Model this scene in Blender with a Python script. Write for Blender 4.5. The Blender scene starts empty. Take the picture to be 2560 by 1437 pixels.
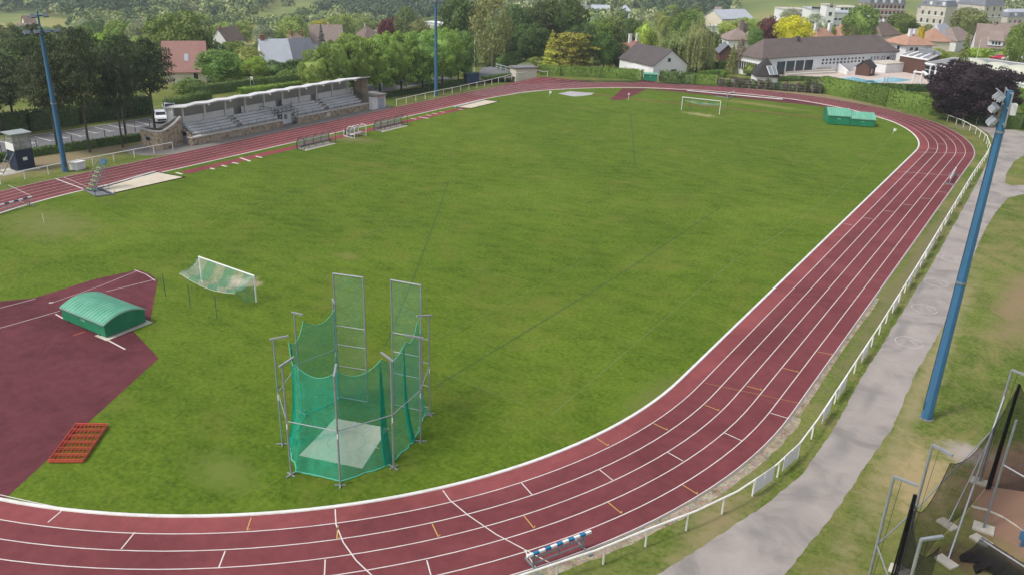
import bpy, bmesh, math, random
import numpy as np
from mathutils import Vector, Matrix
SC = bpy.context.scene
COL = SC.collection
random.seed(7)
RNG = np.random.default_rng(11)
PI = math.pi

# ------------------------------------------------------------------ camera geometry (calibrated on the running track)
CP = np.array([53.68604, -92.45271, 27.8336])
YAW, PITCH, ROLL, FPX, PW, PH = -0.57667, 0.3967, 0.03463, 2106.172, 2560.0, 1437.0
_fw = np.array([math.sin(YAW)*math.cos(PITCH), math.cos(YAW)*math.cos(PITCH), -math.sin(PITCH)])
_r0 = np.array([math.cos(YAW), -math.sin(YAW), 0.0]); _u0 = np.cross(_r0, _fw)
_ri = _r0*math.cos(ROLL)+_u0*math.sin(ROLL); _up = -_r0*math.sin(ROLL)+_u0*math.cos(ROLL)

def ray(px, py):
    return _fw*FPX+_ri*(px-PW/2)-_up*(py-PH/2)
def G(px, py, z=0.0):
    """world point at height z seen at photo pixel (px,py)"""
    d = ray(px, py); t = (z-CP[2])/d[2]; p = CP+d*t
    return (float(p[0]), float(p[1]), z)
def PJ(x, y, z):
    d = np.array([x, y, z])-CP; w = d@_fw
    return (PW/2+FPX*(d@_ri)/w, PH/2-FPX*(d@_up)/w)
def smooth(a, b, x):
    t = min(1.0, max(0.0, (x-a)/(b-a))); return t*t*(3-2*t)

TL = np.array([[0, 0], [165, 0], [220, -5], [300, -12], [420, -21], [600, -31], [800, -40], [1000, -46], [1150, -42], [1400, -12], [1700, 40], [1950, 70]], float)
TR = np.array([[0, 0], [250, 0], [330, -3], [450, -10], [560, -15], [640, -19], [760, -18], [900, -8], [1100, 10], [1500, 50], [1950, 75]], float)
def hterr(x, y):
    dx, dy = x-CP[0], y-CP[1]
    D = math.hypot(dx, dy)
    az = math.atan2(dx, dy)-YAW
    w = smooth(-0.18, 0.34, az)
    h = (1-w)*np.interp(D, TL[:, 0], TL[:, 1])+w*np.interp(D, TR[:, 0], TR[:, 1])
    if abs(az) > 1.0: h *= smooth(1.9, 1.0, abs(az))
    if D > 260:
        k = smooth(260, 700, D)
        h += k*(5*math.sin(x*0.006+1.0)*math.cos(y*0.005)+2.5*math.sin(x*0.017+y*0.013))
    return float(h)
def GT(px, py):
    """point on the terrain seen at a photo pixel"""
    d = ray(px, py); d = d/math.hypot(d[0], d[1])
    D = 30.0; last = D
    while D < 3000:
        p = CP+d*D
        if p[2] <= hterr(p[0], p[1]): break
        last = D; D += 4.0
    lo, hi = last, D
    for _ in range(12):
        m = (lo+hi)/2; p = CP+d*m
        if p[2] <= hterr(p[0], p[1]): hi = m
        else: lo = m
    p = CP+d*hi
    return (float(p[0]), float(p[1]), float(p[2]))
def AT(px, py, D):
    """point at horizontal distance D along a photo pixel"""
    d = ray(px, py); d = d/math.hypot(d[0], d[1]); p = CP+d*D
    return (float(p[0]), float(p[1]), float(p[2]))
def AG(px, D):
    """terrain point at horizontal distance D, seen in pixel column px (iterated)"""
    py = 100.0
    for _ in range(6):
        p = AT(px, py, D); h = hterr(p[0], p[1]); py = PJ(p[0], p[1], h)[1]
    return (p[0], p[1], h)

# ------------------------------------------------------------------ materials
def lin(c):
    if isinstance(c, str):
        c = c.lstrip('#'); c = [int(c[i:i+2], 16)/255 for i in (0, 2, 4)]
        return tuple(v/12.92 if v <= 0.04045 else ((v+0.055)/1.055)**2.4 for v in c)
    return tuple(c)
class NT:
    def __init__(s, name):
        s.m = bpy.data.materials.new(name); s.m.use_nodes = True
        s.t = s.m.node_tree; s.n = s.t.nodes; s.n.clear()
        s.out = s.n.new('ShaderNodeOutputMaterial')
    def add(s, typ, **kw):
        n = s.n.new(typ)
        for k, v in kw.items():
            if k in n.inputs: n.inputs[k].default_value = v
            else: setattr(n, k, v)
        return n
    def link(s, a, b): s.t.links.new(a, b)
    def coord(s, kind='Object', scale=(1, 1, 1), rot=(0, 0, 0)):
        if kind == 'World':
            tc = s.add('ShaderNodeNewGeometry'); o = tc.outputs['Position']
        else:
            tc = s.add('ShaderNodeTexCoord'); o = tc.outputs[kind]
        mp = s.add('ShaderNodeMapping'); mp.inputs['Scale'].default_value = scale; mp.inputs['Rotation'].default_value = rot
        s.link(o, mp.inputs['Vector']); return mp.outputs['Vector']
    def noise(s, vec, scale, detail=4, rough=0.6, dist=0.0):
        n = s.add('ShaderNodeTexNoise'); n.inputs['Scale'].default_value = scale; n.inputs['Detail'].default_value = detail
        n.inputs['Roughness'].default_value = rough; n.inputs['Distortion'].default_value = dist
        s.link(vec, n.inputs['Vector']); return n.outputs['Fac']
    def ramp(s, fac, stops):
        r = s.add('ShaderNodeValToRGB'); e = r.color_ramp.elements
        while len(e) < len(stops): e.new(0.5)
        for i, (p, c) in enumerate(stops):
            e[i].position = p; c = lin(c); e[i].color = (c[0], c[1], c[2], 1)
        s.link(fac, r.inputs['Fac']); return r.outputs['Color']
    def framp(s, fac, a, b, lo=0.0, hi=1.0):
        m = s.add('ShaderNodeMapRange'); m.inputs['From Min'].default_value = a; m.inputs['From Max'].default_value = b
        m.inputs['To Min'].default_value = lo; m.inputs['To Max'].default_value = hi
        s.link(fac, m.inputs['Value']); return m.outputs['Result']
    def mix(s, fac, a, b, mode='MIX'):
        m = s.add('ShaderNodeMix', data_type='RGBA', blend_type=mode)
        for v, i in ((fac, 0), (a, 6), (b, 7)):
            if isinstance(v, (int, float)): m.inputs[i].default_value = v
            elif isinstance(v, (tuple, str)):
                c = lin(v); m.inputs[i].default_value = (c[0], c[1], c[2], 1)
            else: s.link(v, m.inputs[i])
        return m.outputs[2]
    def math(s, op, a, b=None):
        m = s.add('ShaderNodeMath', operation=op)
        for v, i in ((a, 0), (b, 1)):
            if v is None: continue
            if isinstance(v, (int, float)): m.inputs[i].default_value = v
            else: s.link(v, m.inputs[i])
        return m.outputs[0]
    def bsdf(s, color, rough=0.8, spec=0.3, metal=0.0, bump=None, bstr=0.2, bdist=0.05, **kw):
        b = s.add('ShaderNodeBsdfPrincipled')
        if isinstance(color, (tuple, str)):
            c = lin(color); b.inputs['Base Color'].default_value = (c[0], c[1], c[2], 1)
        else: s.link(color, b.inputs['Base Color'])
        if isinstance(rough, (int, float)): b.inputs['Roughness'].default_value = rough
        else: s.link(rough, b.inputs['Roughness'])
        b.inputs['Specular IOR Level'].default_value = spec; b.inputs['Metallic'].default_value = metal
        if bump is not None:
            bn = s.add('ShaderNodeBump'); bn.inputs['Strength'].default_value = bstr; bn.inputs['Distance'].default_value = bdist
            s.link(bump, bn.inputs['Height']); s.link(bn.outputs['Normal'], b.inputs['Normal'])
        for k, v in kw.items(): b.inputs[k].default_value = v
        s.link(b.outputs[0], s.out.inputs['Surface']); return b
def simple(name, color, var=0.12, scale=2.0, rough=0.75, spec=0.3, metal=0.0, bstr=0.0, dirt=None, coord='Object', dscale=0.6, damt=0.4):
    """a painted / plain surface with uneven tone and optional dirt patches"""
    t = NT(name); v = t.coord(coord); c = np.array(lin(color))
    f = t.noise(v, scale, 6, 0.65)
    col = t.ramp(f, [(0.25, tuple(np.clip(c*(1-var), 0, 1))), (0.75, tuple(np.clip(c*(1+var), 0, 1)))])
    if dirt is not None:
        d = t.noise(v, dscale, 8, 0.7, 0.4); k = t.framp(d, 0.48, 0.72, 0, damt)
        col = t.mix(k, col, dirt)
    b = t.bsdf(col, rough, spec, metal, bump=f if bstr else None, bstr=bstr)
    return t.m

# ------------------------------------------------------------------ mesh builder
class MB:
    def __init__(s): s.v = []; s.f = []; s.mi = []
    def add(s, vs, fs, mi=0):
        o = len(s.v); s.v.extend([tuple(map(float, q)) for q in vs])
        for f in fs: s.f.append(tuple(i+o for i in f)); s.mi.append(mi)
    def box(s, c, d, rz=0.0, mi=0, ax=None):
        x, y, z = d[0]/2, d[1]/2, d[2]/2
        P = [(-x, -y, -z), (x, -y, -z), (x, y, -z), (-x, y, -z), (-x, -y, z), (x, -y, z), (x, y, z), (-x, y, z)]
        if ax is not None: P = [tuple(ax @ Vector(p)) for p in P]
        elif rz:
            cc, ss = math.cos(rz), math.sin(rz); P = [(p[0]*cc-p[1]*ss, p[0]*ss+p[1]*cc, p[2]) for p in P]
        s.add([(p[0]+c[0], p[1]+c[1], p[2]+c[2]) for p in P],
              [(0, 3, 2, 1), (4, 5, 6, 7), (0, 1, 5, 4), (1, 2, 6, 5), (2, 3, 7, 6), (3, 0, 4, 7)], mi)
    def b2(s, a, b, mi=0):
        s.box([(a[i]+b[i])/2 for i in range(3)], [abs(b[i]-a[i]) for i in range(3)], mi=mi)
    def bar(s, p0, p1, w, h=None, mi=0):
        """rectangular bar from p0 to p1"""
        p0, p1 = Vector(p0), Vector(p1); d = p1-p0; L = d.length
        if L < 1e-6: return
        d /= L; upv = Vector((0, 0, 1)) if abs(d.z) < 0.95 else Vector((1, 0, 0))
        sx = d.cross(upv).normalized(); sy = sx.cross(d)
        M = Matrix((sx, d, sy)).transposed(); h = h or w
        s.box((p0+p1)/2, (w, L, h), ax=M, mi=mi)
    def tube(s, pts, r, n=6, mi=0, cap=True):
        pts = [Vector(p) for p in pts]; rs = r if isinstance(r, (list, tuple)) else [r]*len(pts)
        rings = []; prev = None
        for i, p in enumerate(pts):
            d = (pts[min(i+1, len(pts)-1)]-pts[max(i-1, 0)])
            d.normalize()
            ref = Vector((0, 0, 1)) if abs(d.z) < 0.9 else Vector((1, 0, 0))
            if prev is None: sx = d.cross(ref).normalized()
            else:
                sx = (prev-d*prev.dot(d)); sx = sx.normalized() if sx.length > 1e-6 else d.cross(ref).normalized()
            prev = sx; sy = d.cross(sx)
            rings.append([p+(sx*math.cos(2*PI*k/n)+sy*math.sin(2*PI*k/n))*rs[i] for k in range(n)])
        vs = [q for rg in rings for q in rg]; fs = []
        for i in range(len(pts)-1):
            for k in range(n):
                a, b = i*n+k, i*n+(k+1) % n; fs.append((a, b, b+n, a+n))
        if cap:
            fs.append(tuple(range(n-1, -1, -1))); fs.append(tuple(range((len(pts)-1)*n, len(pts)*n)))
        s.add(vs, fs, mi)
    def prism(s, poly, z0, z1, mi=0):
        n = len(poly); ar = sum(poly[i][0]*poly[(i+1) % n][1]-poly[(i+1) % n][0]*poly[i][1] for i in range(n))
        if ar < 0: poly = poly[::-1]
        vs = [(p[0], p[1], z0) for p in poly]+[(p[0], p[1], z1) for p in poly]
        fs = [tuple(range(n-1, -1, -1)), tuple(range(n, 2*n))]+[(i, (i+1) % n, (i+1) % n+n, i+n) for i in range(n)]
        s.add(vs, fs, mi)
    def sheet(s, poly, z, mi=0):
        n = len(poly); ar = sum(poly[i][0]*poly[(i+1) % n][1]-poly[(i+1) % n][0]*poly[i][1] for i in range(n))
        if ar < 0: poly = poly[::-1]
        s.add([(p[0], p[1], z) for p in poly], [tuple(range(n))], mi)
    def strip(s, A, B, za=None, zb=None, mi=0):
        """ribbon between polylines A and B"""
        n = len(A); f = lambda p, z: (p[0], p[1], z if z is not None else p[2])
        s.add([f(p, za) for p in A]+[f(p, zb if zb is not None else za) for p in B],
              [(i, i+1, n+i+1, n+i) for i in range(n-1)], mi)
    def quad(s, a, b, c, d, mi=0): s.add([a, b, c, d], [(0, 1, 2, 3)], mi)
    def poly(s, pts, mi=0): s.add(pts, [tuple(range(len(pts)))], mi)
    def build(s, name, mats, parent=None, smooth=False, fixn=False):
        me = bpy.data.meshes.new(name)
        v = s.v
        if parent is not None and parent.get('_world'):
            L = parent.location; v = [(p[0]-L[0], p[1]-L[1], p[2]-L[2]) for p in v]
        elif parent is not None and parent.parent is not None and parent.parent.get('_world'):
            L = parent.parent.location; v = [(p[0]-L[0], p[1]-L[1], p[2]-L[2]) for p in v]
        me.from_pydata(v, [], s.f)
        if not isinstance(mats, (list, tuple)): mats = [mats]
        for m in mats: me.materials.append(m)
        if len(mats) > 1: me.polygons.foreach_set('material_index', s.mi)
        if smooth: me.polygons.foreach_set('use_smooth', [True]*len(me.polygons))
        if fixn:
            bm = bmesh.new(); bm.from_mesh(me); bmesh.ops.remove_doubles(bm, verts=bm.verts, dist=1e-4)
            bmesh.ops.recalc_face_normals(bm, faces=bm.faces); bm.to_mesh(me); bm.free()
        me.update()
        o = bpy.data.objects.new(name, me); COL.objects.link(o)
        if parent is not None: o.parent = parent
        return o
def tag(o, label, cat, group=None, kind=None):
    o['label'] = label; o['category'] = cat
    if group: o['group'] = group
    if kind: o['kind'] = kind
    return o
def thing(name, label, cat, loc=(0, 0, 0), rz=0.0, group=None, world=False):
    """Empty at the thing's base. world=True: its parts are built in world coordinates and re-based"""
    o = bpy.data.objects.new(name, None); COL.objects.link(o); o.empty_display_size = 0.3
    o.location = (loc[0], loc[1], loc[2] if len(loc) > 2 else 0.0); o.rotation_euler = (0, 0, rz)
    if world: o['_world'] = 1
    return tag(o, label, cat, group)
def struct(name, mb, mats, smooth=False):
    o = mb.build(name, mats, smooth=smooth); o['kind'] = 'structure'; return o
def dup(root, loc, rz=None, scale=None, label=None, color=None):
    r = root.copy(); COL.objects.link(r); r.location = loc
    if rz is not None: r.rotation_euler = (0, 0, rz)
    if scale is not None: r.scale = scale if isinstance(scale, (tuple, list)) else (scale,)*3
    if label: r['label'] = label
    for ch in root.children:
        c = ch.copy(); COL.objects.link(c); c.parent = r
        if color is not None: c.color = color
        for g in ch.children:
            d = g.copy(); COL.objects.link(d); d.parent = c
    return r
# ------------------------------------------------------------------ camera, light, air
cam = bpy.data.cameras.new('camera'); co = bpy.data.objects.new('camera', cam); COL.objects.link(co)
cam.sensor_width = 36; cam.lens = FPX/PW*36; cam.clip_start = 0.5; cam.clip_end = 6000
co.matrix_world = Matrix(((_ri[0], _up[0], -_fw[0], CP[0]), (_ri[1], _up[1], -_fw[1], CP[1]), (_ri[2], _up[2], -_fw[2], CP[2]), (0, 0, 0, 1)))
SC.camera = co
SUN_EL, SUN_AZ = math.radians(54), math.atan2(-0.50, -0.866)      # azimuth measured from +Y towards +X
sd = Vector((math.sin(SUN_AZ)*math.cos(SUN_EL), math.cos(SUN_AZ)*math.cos(SUN_EL), math.sin(SUN_EL)))
sl = bpy.data.lights.new('sun', 'SUN'); sl.energy = 1.5; sl.angle = math.radians(10); sl.color = (1.0, 0.95, 0.87)
so = bpy.data.objects.new('sun', sl); COL.objects.link(so); so.rotation_euler = sd.to_track_quat('Z', 'Y').to_euler()
so.location = (0, 0, 120)
w = bpy.data.worlds.new('World'); SC.world = w; w.use_nodes = True
nt = w.node_tree; nt.nodes.clear()
sky = nt.nodes.new('ShaderNodeTexSky'); sky.sky_type = 'NISHITA'; sky.sun_disc = False
sky.sun_elevation = SUN_EL; sky.sun_rotation = SUN_AZ; sky.dust_density = 3.0; sky.ozone_density = 1.0; sky.air_density = 1.0
hs = nt.nodes.new('ShaderNodeHueSaturation'); hs.inputs['Saturation'].default_value = 0.45   # thin cloud veil greys the blue
bg = nt.nodes.new('ShaderNodeBackground'); bg.inputs['Strength'].default_value = 0.135
wo = nt.nodes.new('ShaderNodeOutputWorld')
nt.links.new(sky.outputs[0], hs.inputs['Color']); nt.links.new(hs.outputs[0], bg.inputs['Color']); nt.links.new(bg.outputs[0], wo.inputs['Surface'])
vs = SC.view_settings; vs.view_transform = 'Standard'; vs.look = 'None'; vs.gamma = 1; vs.use_curve_mapping = False; vs.exposure = 0.47
SC.cycles.max_bounces = 6; SC.cycles.diffuse_bounces = 2; SC.cycles.glossy_bounces = 2; SC.cycles.transparent_max_bounces = 12
SC.cycles.volume_bounces = 0; SC.cycles.use_denoising = True; SC.cycles.denoising_input_passes = 'RGB_ALBEDO_NORMAL'; SC.cycles.denoising_prefilter = 'NONE'
SC.cycles.caustics_reflective = False; SC.cycles.caustics_refractive = False
# ------------------------------------------------------------------ ground materials
def grass_core(t, dark, mid, light, dry, fine=3.2, big=0.055, dryamt=(0.52, 0.75), streak=None):
    P = t.coord('World')
    b = t.noise(P, big, 5, 0.62, 0.6); m = t.noise(P, 0.42, 6, 0.7, 0.3); f = t.noise(P, fine, 5, 0.75)
    g = t.math('ADD', t.math('MULTIPLY', b, 0.24), t.math('ADD', t.math('MULTIPLY', m, 0.24), t.math('MULTIPLY', f, 0.52)))
    col = t.ramp(g, [(0.41, dark), (0.5, mid), (0.59, light)])
    d = t.noise(P, 0.16, 7, 0.72, 0.8)
    col = t.mix(t.framp(d, dryamt[0], dryamt[1], 0, 0.75), col, dry)
    if streak:
        S = t.coord('World', (0.045, 0.9, 1), (0, 0, streak)); sn = t.noise(S, 1.0, 5, 0.7)
        col = t.mix(t.framp(sn, 0.46, 0.66, 0, 0.30), col, light)
        S2 = t.coord('World', (0.06, 1.6, 1), (0, 0, streak+PI/2)); col = t.mix(t.framp(t.noise(S2, 1.0, 4, 0.65), 0.5, 0.68, 0, 0.20), col, dark)
        wv = t.add('ShaderNodeTexWave', wave_type='BANDS', bands_direction='Y'); wv.inputs['Scale'].default_value = 0.19; wv.inputs['Distortion'].default_value = 2.2; wv.inputs['Detail Scale'].default_value = 0.6; t.link(t.coord('World', (1, 1, 1), (0, 0, streak)), wv.inputs['Vector'])
        col = t.mix(t.math('MULTIPLY', wv.outputs['Fac'], 0.13), col, light)
    bump = t.math('ADD', f, t.math('MULTIPLY', t.noise(P, 11.0, 3, 0.8), 0.6))
    return col, bump, P
def spot(t, P, col, cx, cy, r, c2, soft=0.5, nscale=0.7, namt=0.9, sq=None):
    """a worn patch of the ground itself, ragged by noise"""
    sp = t.add('ShaderNodeMapping'); sp.inputs['Location'].default_value = (-cx, -cy, 0)
    t.link(P, sp.inputs['Vector'])
    s2 = t.add('ShaderNodeMapping'); s2.inputs['Scale'].default_value = (1/r, 1/(r if sq is None else sq), 0)
    t.link(sp.outputs[0], s2.inputs['Vector'])
    ln = t.add('ShaderNodeVectorMath', operation='LENGTH'); t.link(s2.outputs[0], ln.inputs[0])
    n = t.noise(P, nscale, 6, 0.7, 0.4)
    v = t.math('ADD', ln.outputs['Value'], t.math('MULTIPLY', t.math('SUBTRACT', n, 0.5), namt*2))
    k = t.framp(v, 1.0, 1.0-soft, 0, 1)
    return t.mix(k, col, c2)

t = NT('grass_pitch')
c, bmp, P = grass_core(t, (0.046, 0.086, 0.005), (0.082, 0.138, 0.009), (0.134, 0.194, 0.020), (0.17, 0.165, 0.035), dryamt=(0.52, 0.78), streak=-0.62)
for (px, py, r, sq, cc) in [(560, 1180, 3.2, 1.8, (0.13, 0.17, 0.032)), (870, 640, 2.0, 1.0, (0.15, 0.17, 0.04)), (610, 705, 1.9, 1.5, (0.40, 0.33, 0.22)), (1750, 287, 4, 1.6, (0.30, 0.28, 0.13)),
                            (1900, 262, 11, 1.8, (0.21, 0.20, 0.07)), (1650, 1000, 2, 6, (0.13, 0.155, 0.035)), (120, 560, 8, 5, (0.15, 0.17, 0.045)), (870, 345, 6, 3, (0.16, 0.16, 0.06))]:
    q = G(px, py); c = spot(t, P, c, q[0], q[1], r, cc, 0.8, 0.9, 1.1, sq)
t.bsdf(c, 0.9, 0.12, bump=bmp, bstr=0.35, bdist=0.04); M_PITCH = t.m

t = NT('ground_grass')
c, bmp, P = grass_core(t, (0.055, 0.09, 0.012), (0.105, 0.145, 0.026), (0.17, 0.20, 0.05), (0.25, 0.21, 0.09), dryamt=(0.45, 0.66))
# far land: meadow colour by big patches
geo = t.add('ShaderNodeSeparateXYZ'); t.link(P, geo.inputs[0])
fp = t.noise(P, 0.0035, 4, 0.55, 0.5)
meadow = t.ramp(fp, [(0.40, (0.12, 0.17, 0.05)), (0.5, (0.20, 0.24, 0.07)), (0.62, (0.30, 0.28, 0.10))])
dist = t.add('ShaderNodeVectorMath', operation='DISTANCE'); t.link(P, dist.inputs[0]); dist.inputs[1].default_value = (CP[0], CP[1], 0)
c = t.mix(t.framp(dist.outputs['Value'], 300, 420), c, meadow)
DRY = (0.26, 0.21, 0.125)
c = spot(t, P, c, -50.5, -42, 5.5, DRY, 0.6, 0.35, 0.5, 22)                      # needle litter under the pines
c = spot(t, P, c, 51.3, -45.5, 2.6, (0.34, 0.27, 0.14), 0.7, 0.9, 1.0, 5.5)      # dry turf by the path
q = G(2440, 1140); c = spot(t, P, c, q[0], q[1], 2.3, (0.36, 0.31, 0.27), 0.6, 0.9, 0.6, 1.6)
q = G(2570, 1250); c = spot(t, P, c, q[0], q[1], 3.6, (0.27, 0.165, 0.115), 0.4, 0.9, 0.5, 7.5)
q = G(2420, 1400); c = spot(t, P, c, q[0], q[1], 2.2, (0.12, 0.085, 0.05), 0.7, 1.2, 0.9, 1.6)
q = G(2545, 760); c = spot(t, P, c, q[0], q[1], 2.2, (0.24, 0.18, 0.10), 0.8, 0.5, 0.9, 12)
c = spot(t, P, c, 44.6, -5, 1.1, (0.17, 0.155, 0.075), 0.8, 0.9, 1.0, 45)
c = spot(t, P, c, 49.6, -30, 1.1, (0.27, 0.235, 0.12), 0.9, 0.7, 1.2, 32)
c = spot(t, P, c, 43.5, -57, 1.6, (0.24, 0.205, 0.10), 0.9, 0.7, 1.2, 9)
c = spot(t, P, c, 10, 84.5, 48, (0.235, 0.20, 0.105), 0.5, 0.2, 0.4, 7)          # worn verge behind the far bend
q = G(2500, 330); c = spot(t, P, c, q[0], q[1], 9, (0.25, 0.215, 0.15), 0.8, 0.3, 0.7, 4)
t.bsdf(c, 0.92, 0.1, bump=bmp, bstr=0.35, bdist=0.05); M_GROUND = t.m

def rubber(name, base, var=0.10):
    t = NT(name); P = t.coord('World'); b = np.array(base)
    n1 = t.noise(P, 0.12, 6, 0.65, 0.8); n2 = t.noise(P, 1.3, 5, 0.7); n3 = t.noise(P, 28.0, 3, 0.8)
    g = t.math('ADD', t.math('MULTIPLY', n1, 0.5), t.math('ADD', t.math('MULTIPLY', n2, 0.25), t.math('MULTIPLY', n3, 0.25)))
    col = t.ramp(g, [(0.40, tuple(b*(1-2.4*var))), (0.5, tuple(b)), (0.60, tuple(b*(1+2.4*var)))])
    S = t.coord('World', (0.6, 0.09, 1)); st = t.noise(S, 1.0, 5, 0.65)
    col = t.mix(t.framp(st, 0.52, 0.78, 0, 0.35), col, tuple(b*0.62))
    col = t.mix(t.framp(t.noise(P, 0.07, 7, 0.75, 1.2), 0.54, 0.72, 0, 0.35), col, tuple(b*1.25+0.03))
    t.bsdf(col, 0.8, 0.14, bump=n3, bstr=0.25, bdist=0.01); return t.m
M_TRACK = rubber('track_rubber', (0.168, 0.045, 0.050))
M_TRACK1 = rubber('track_rubber_worn', (0.228, 0.062, 0.064))
M_APRON = rubber('apron_rubber', (0.120, 0.033, 0.041), 0.15)
M_RUNUP = rubber('runway_rubber', (0.215, 0.055, 0.06))
M_LINE = simple('line_paint', (0.66, 0.60, 0.58), 0.10, 1.5, 0.7, dirt=(0.45, 0.3, 0.3), coord='World', damt=0.5)
M_LINE_Y = simple('line_paint_yellow', (0.56, 0.33, 0.10), 0.10, 2, 0.7)
M_KERBW = simple('kerb_white', (0.74, 0.73, 0.70), 0.08, 1.5, 0.6, dirt=(0.45, 0.42, 0.36), coord='World', damt=0.5, dscale=0.9)
t = NT('path_asphalt'); P = t.coord('World')
n1 = t.noise(P, 0.28, 6, 0.62, 0.7); n2 = t.noise(P, 2.2, 6, 0.7); n3 = t.noise(P, 30, 3, 0.8)
col = t.ramp(n1, [(0.38, (0.235, 0.215, 0.20)), (0.50, (0.33, 0.295, 0.272)), (0.64, (0.385, 0.342, 0.315))])
col = t.mix(t.framp(n2, 0.5, 0.8, 0, 0.3), col, (0.27, 0.245, 0.23))
col = t.mix(t.framp(n3, 0.35, 0.7, 0, 0.3), col, (0.22, 0.2, 0.19))
vo = t.add('ShaderNodeTexVoronoi', feature='DISTANCE_TO_EDGE'); vo.inputs['Scale'].default_value = 1.3
wv = t.add('ShaderNodeVectorMath', operation='ADD'); nz = t.add('ShaderNodeTexNoise'); nz.inputs['Scale'].default_value = 1.1; t.link(P, nz.inputs['Vector'])
t.link(P, wv.inputs[0]); t.link(nz.outputs['Color'], wv.inputs[1]); t.link(wv.outputs[0], vo.inputs['Vector'])
ck = t.math('MULTIPLY', t.framp(vo.outputs['Distance'], 0.016, 0.0, 0, .6), t.framp(t.noise(P, 0.17, 3), 0.56, 0.66))
col = t.mix(ck, col, (0.14, 0.13, 0.12))
for (px, py, r, sq) in ((2180, 990, .55, 3.2), (2110, 1110, .7, 2.6), (2250, 830, .5, 3.0), (2010, 1230, .8, 1.6), (1890, 1330, 1.1, .9), (2300, 720, .45, 3)):
    q = G(px, py); col = spot(t, P, col, q[0], q[1], r, (0.235, 0.22, 0.21), 0.8, 0.9, 0.7, sq)
t.bsdf(col, 0.85, 0.25, bump=n3, bstr=0.2, bdist=0.02); M_PATH = t.m
t = NT('gravel'); P = t.coord('World'); vo = t.add('ShaderNodeTexVoronoi'); vo.inputs['Scale'].default_value = 13; t.link(P, vo.inputs['Vector'])
col = t.mix(0.45, t.ramp(t.noise(P, 1.2, 5, 0.7), [(0.35, (0.22, 0.17, 0.12)), (0.65, (0.40, 0.34, 0.27))]), vo.outputs['Color'], 'SOFT_LIGHT')
col = t.mix(t.framp(t.noise(P, 0.9, 6, 0.75), 0.55, 0.66, 0, 0.9), col, (0.09, 0.12, 0.03))
t.bsdf(col, 0.95, 0.1, bump=vo.outputs['Distance'], bstr=0.6, bdist=0.03); M_GRAVEL = t.m
M_CONC = simple('concrete', (0.56, 0.52, 0.44), 0.12, 0.8, 0.85, bstr=0.1, dirt=(0.25, 0.24, 0.2), dscale=0.5, damt=0.5)
M_CONC_D = simple('concrete_dark', (0.24, 0.225, 0.205), 0.15, 0.7, 0.9, bstr=0.1, dirt=(0.14, 0.13, 0.12), coord='World')
M_ASPH = simple('parking_asphalt', (0.165, 0.163, 0.172), 0.12, 0.35, 0.85, bstr=0.1, dirt=(0.11, 0.11, 0.115), coord='World', dscale=0.2)
M_SAND = simple('sand', (0.58, 0.52, 0.41), 0.10, 0.5, 0.95, bstr=0.3, dirt=(0.50, 0.41, 0.28), coord='World', dscale=0.35, damt=0.6)

# ------------------------------------------------------------------ terrain sheet (polar grid round the camera foot)
rad = [0, 25, 60, 110, 165, 190, 215, 235, 260, 285, 320, 360, 400, 440, 480, 520, 570, 620, 680, 740, 800, 870, 940, 1020, 1100, 1200, 1300, 1420, 1550, 1700, 1900]
na = 180; mb = MB()
vs_ = [(CP[0], CP[1], 0.0)]
for r_ in rad[1:]:
    for k in range(na):
        a = 2*PI*k/na; x = CP[0]+r_*math.sin(a); y = CP[1]+r_*math.cos(a); vs_.append((x, y, hterr(x, y)))
fs_ = [(0, 1+(k+1) % na, 1+k) for k in range(na)]
for i in range(len(rad)-2):
    for k in range(na):
        a = 1+i*na+k; b = 1+i*na+(k+1) % na; fs_.append((a, b, b+na, a+na))
mb.add(vs_, fs_); struct('ground', mb, M_GROUND, smooth=True)

# ------------------------------------------------------------------ running track (a slightly squashed far bend, as surveyed from the photo)
R0, LS = 35.80, 86.57; HY = LS/2; LW = 1.26
_TH = [-90, -74, -65, -57, -48, -40, -28, -10, 5, 15, 29, 36, 52, 70, 90]
_SS = [.972, .905, .880, .863, .852, .845, .832, .857, .894, .926, .958, .979, 1.008, 1.003, 1.0]
def far(th, off):
    s = float(np.interp(th, _TH, _SS)); a = math.radians(th)
    return ((R0+off)*s*math.sin(a), HY+(R0+off)*s*math.cos(a))
def left(y, off):
    b = smooth(33, HY, y); k = 0.86+(0.975-0.86)*b; f = 1.0-0.028*b
    return (-(R0*f+off*k), y)
def near(th, off):                      # th 90 (right) .. -90 (left), measured from -Y
    a = math.radians(th); k = 0.86+0.14*smooth(-90, -40, th)
    return ((R0+off*k)*math.sin(a), -HY-(R0+off*k)*math.cos(a))
_thf = list(np.linspace(90, -90, 91))
def loop(off):
    P = [(R0+off, y) for y in np.linspace(-HY, HY, 30)]
    P += [far(t_, off) for t_ in _thf[1:]]
    P += [left(y, off) for y in np.linspace(HY, -HY, 40)[1:]]
    P += [near(t_, off) for t_ in np.linspace(-90, 90, 91)[1:]]
    return P
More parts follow.
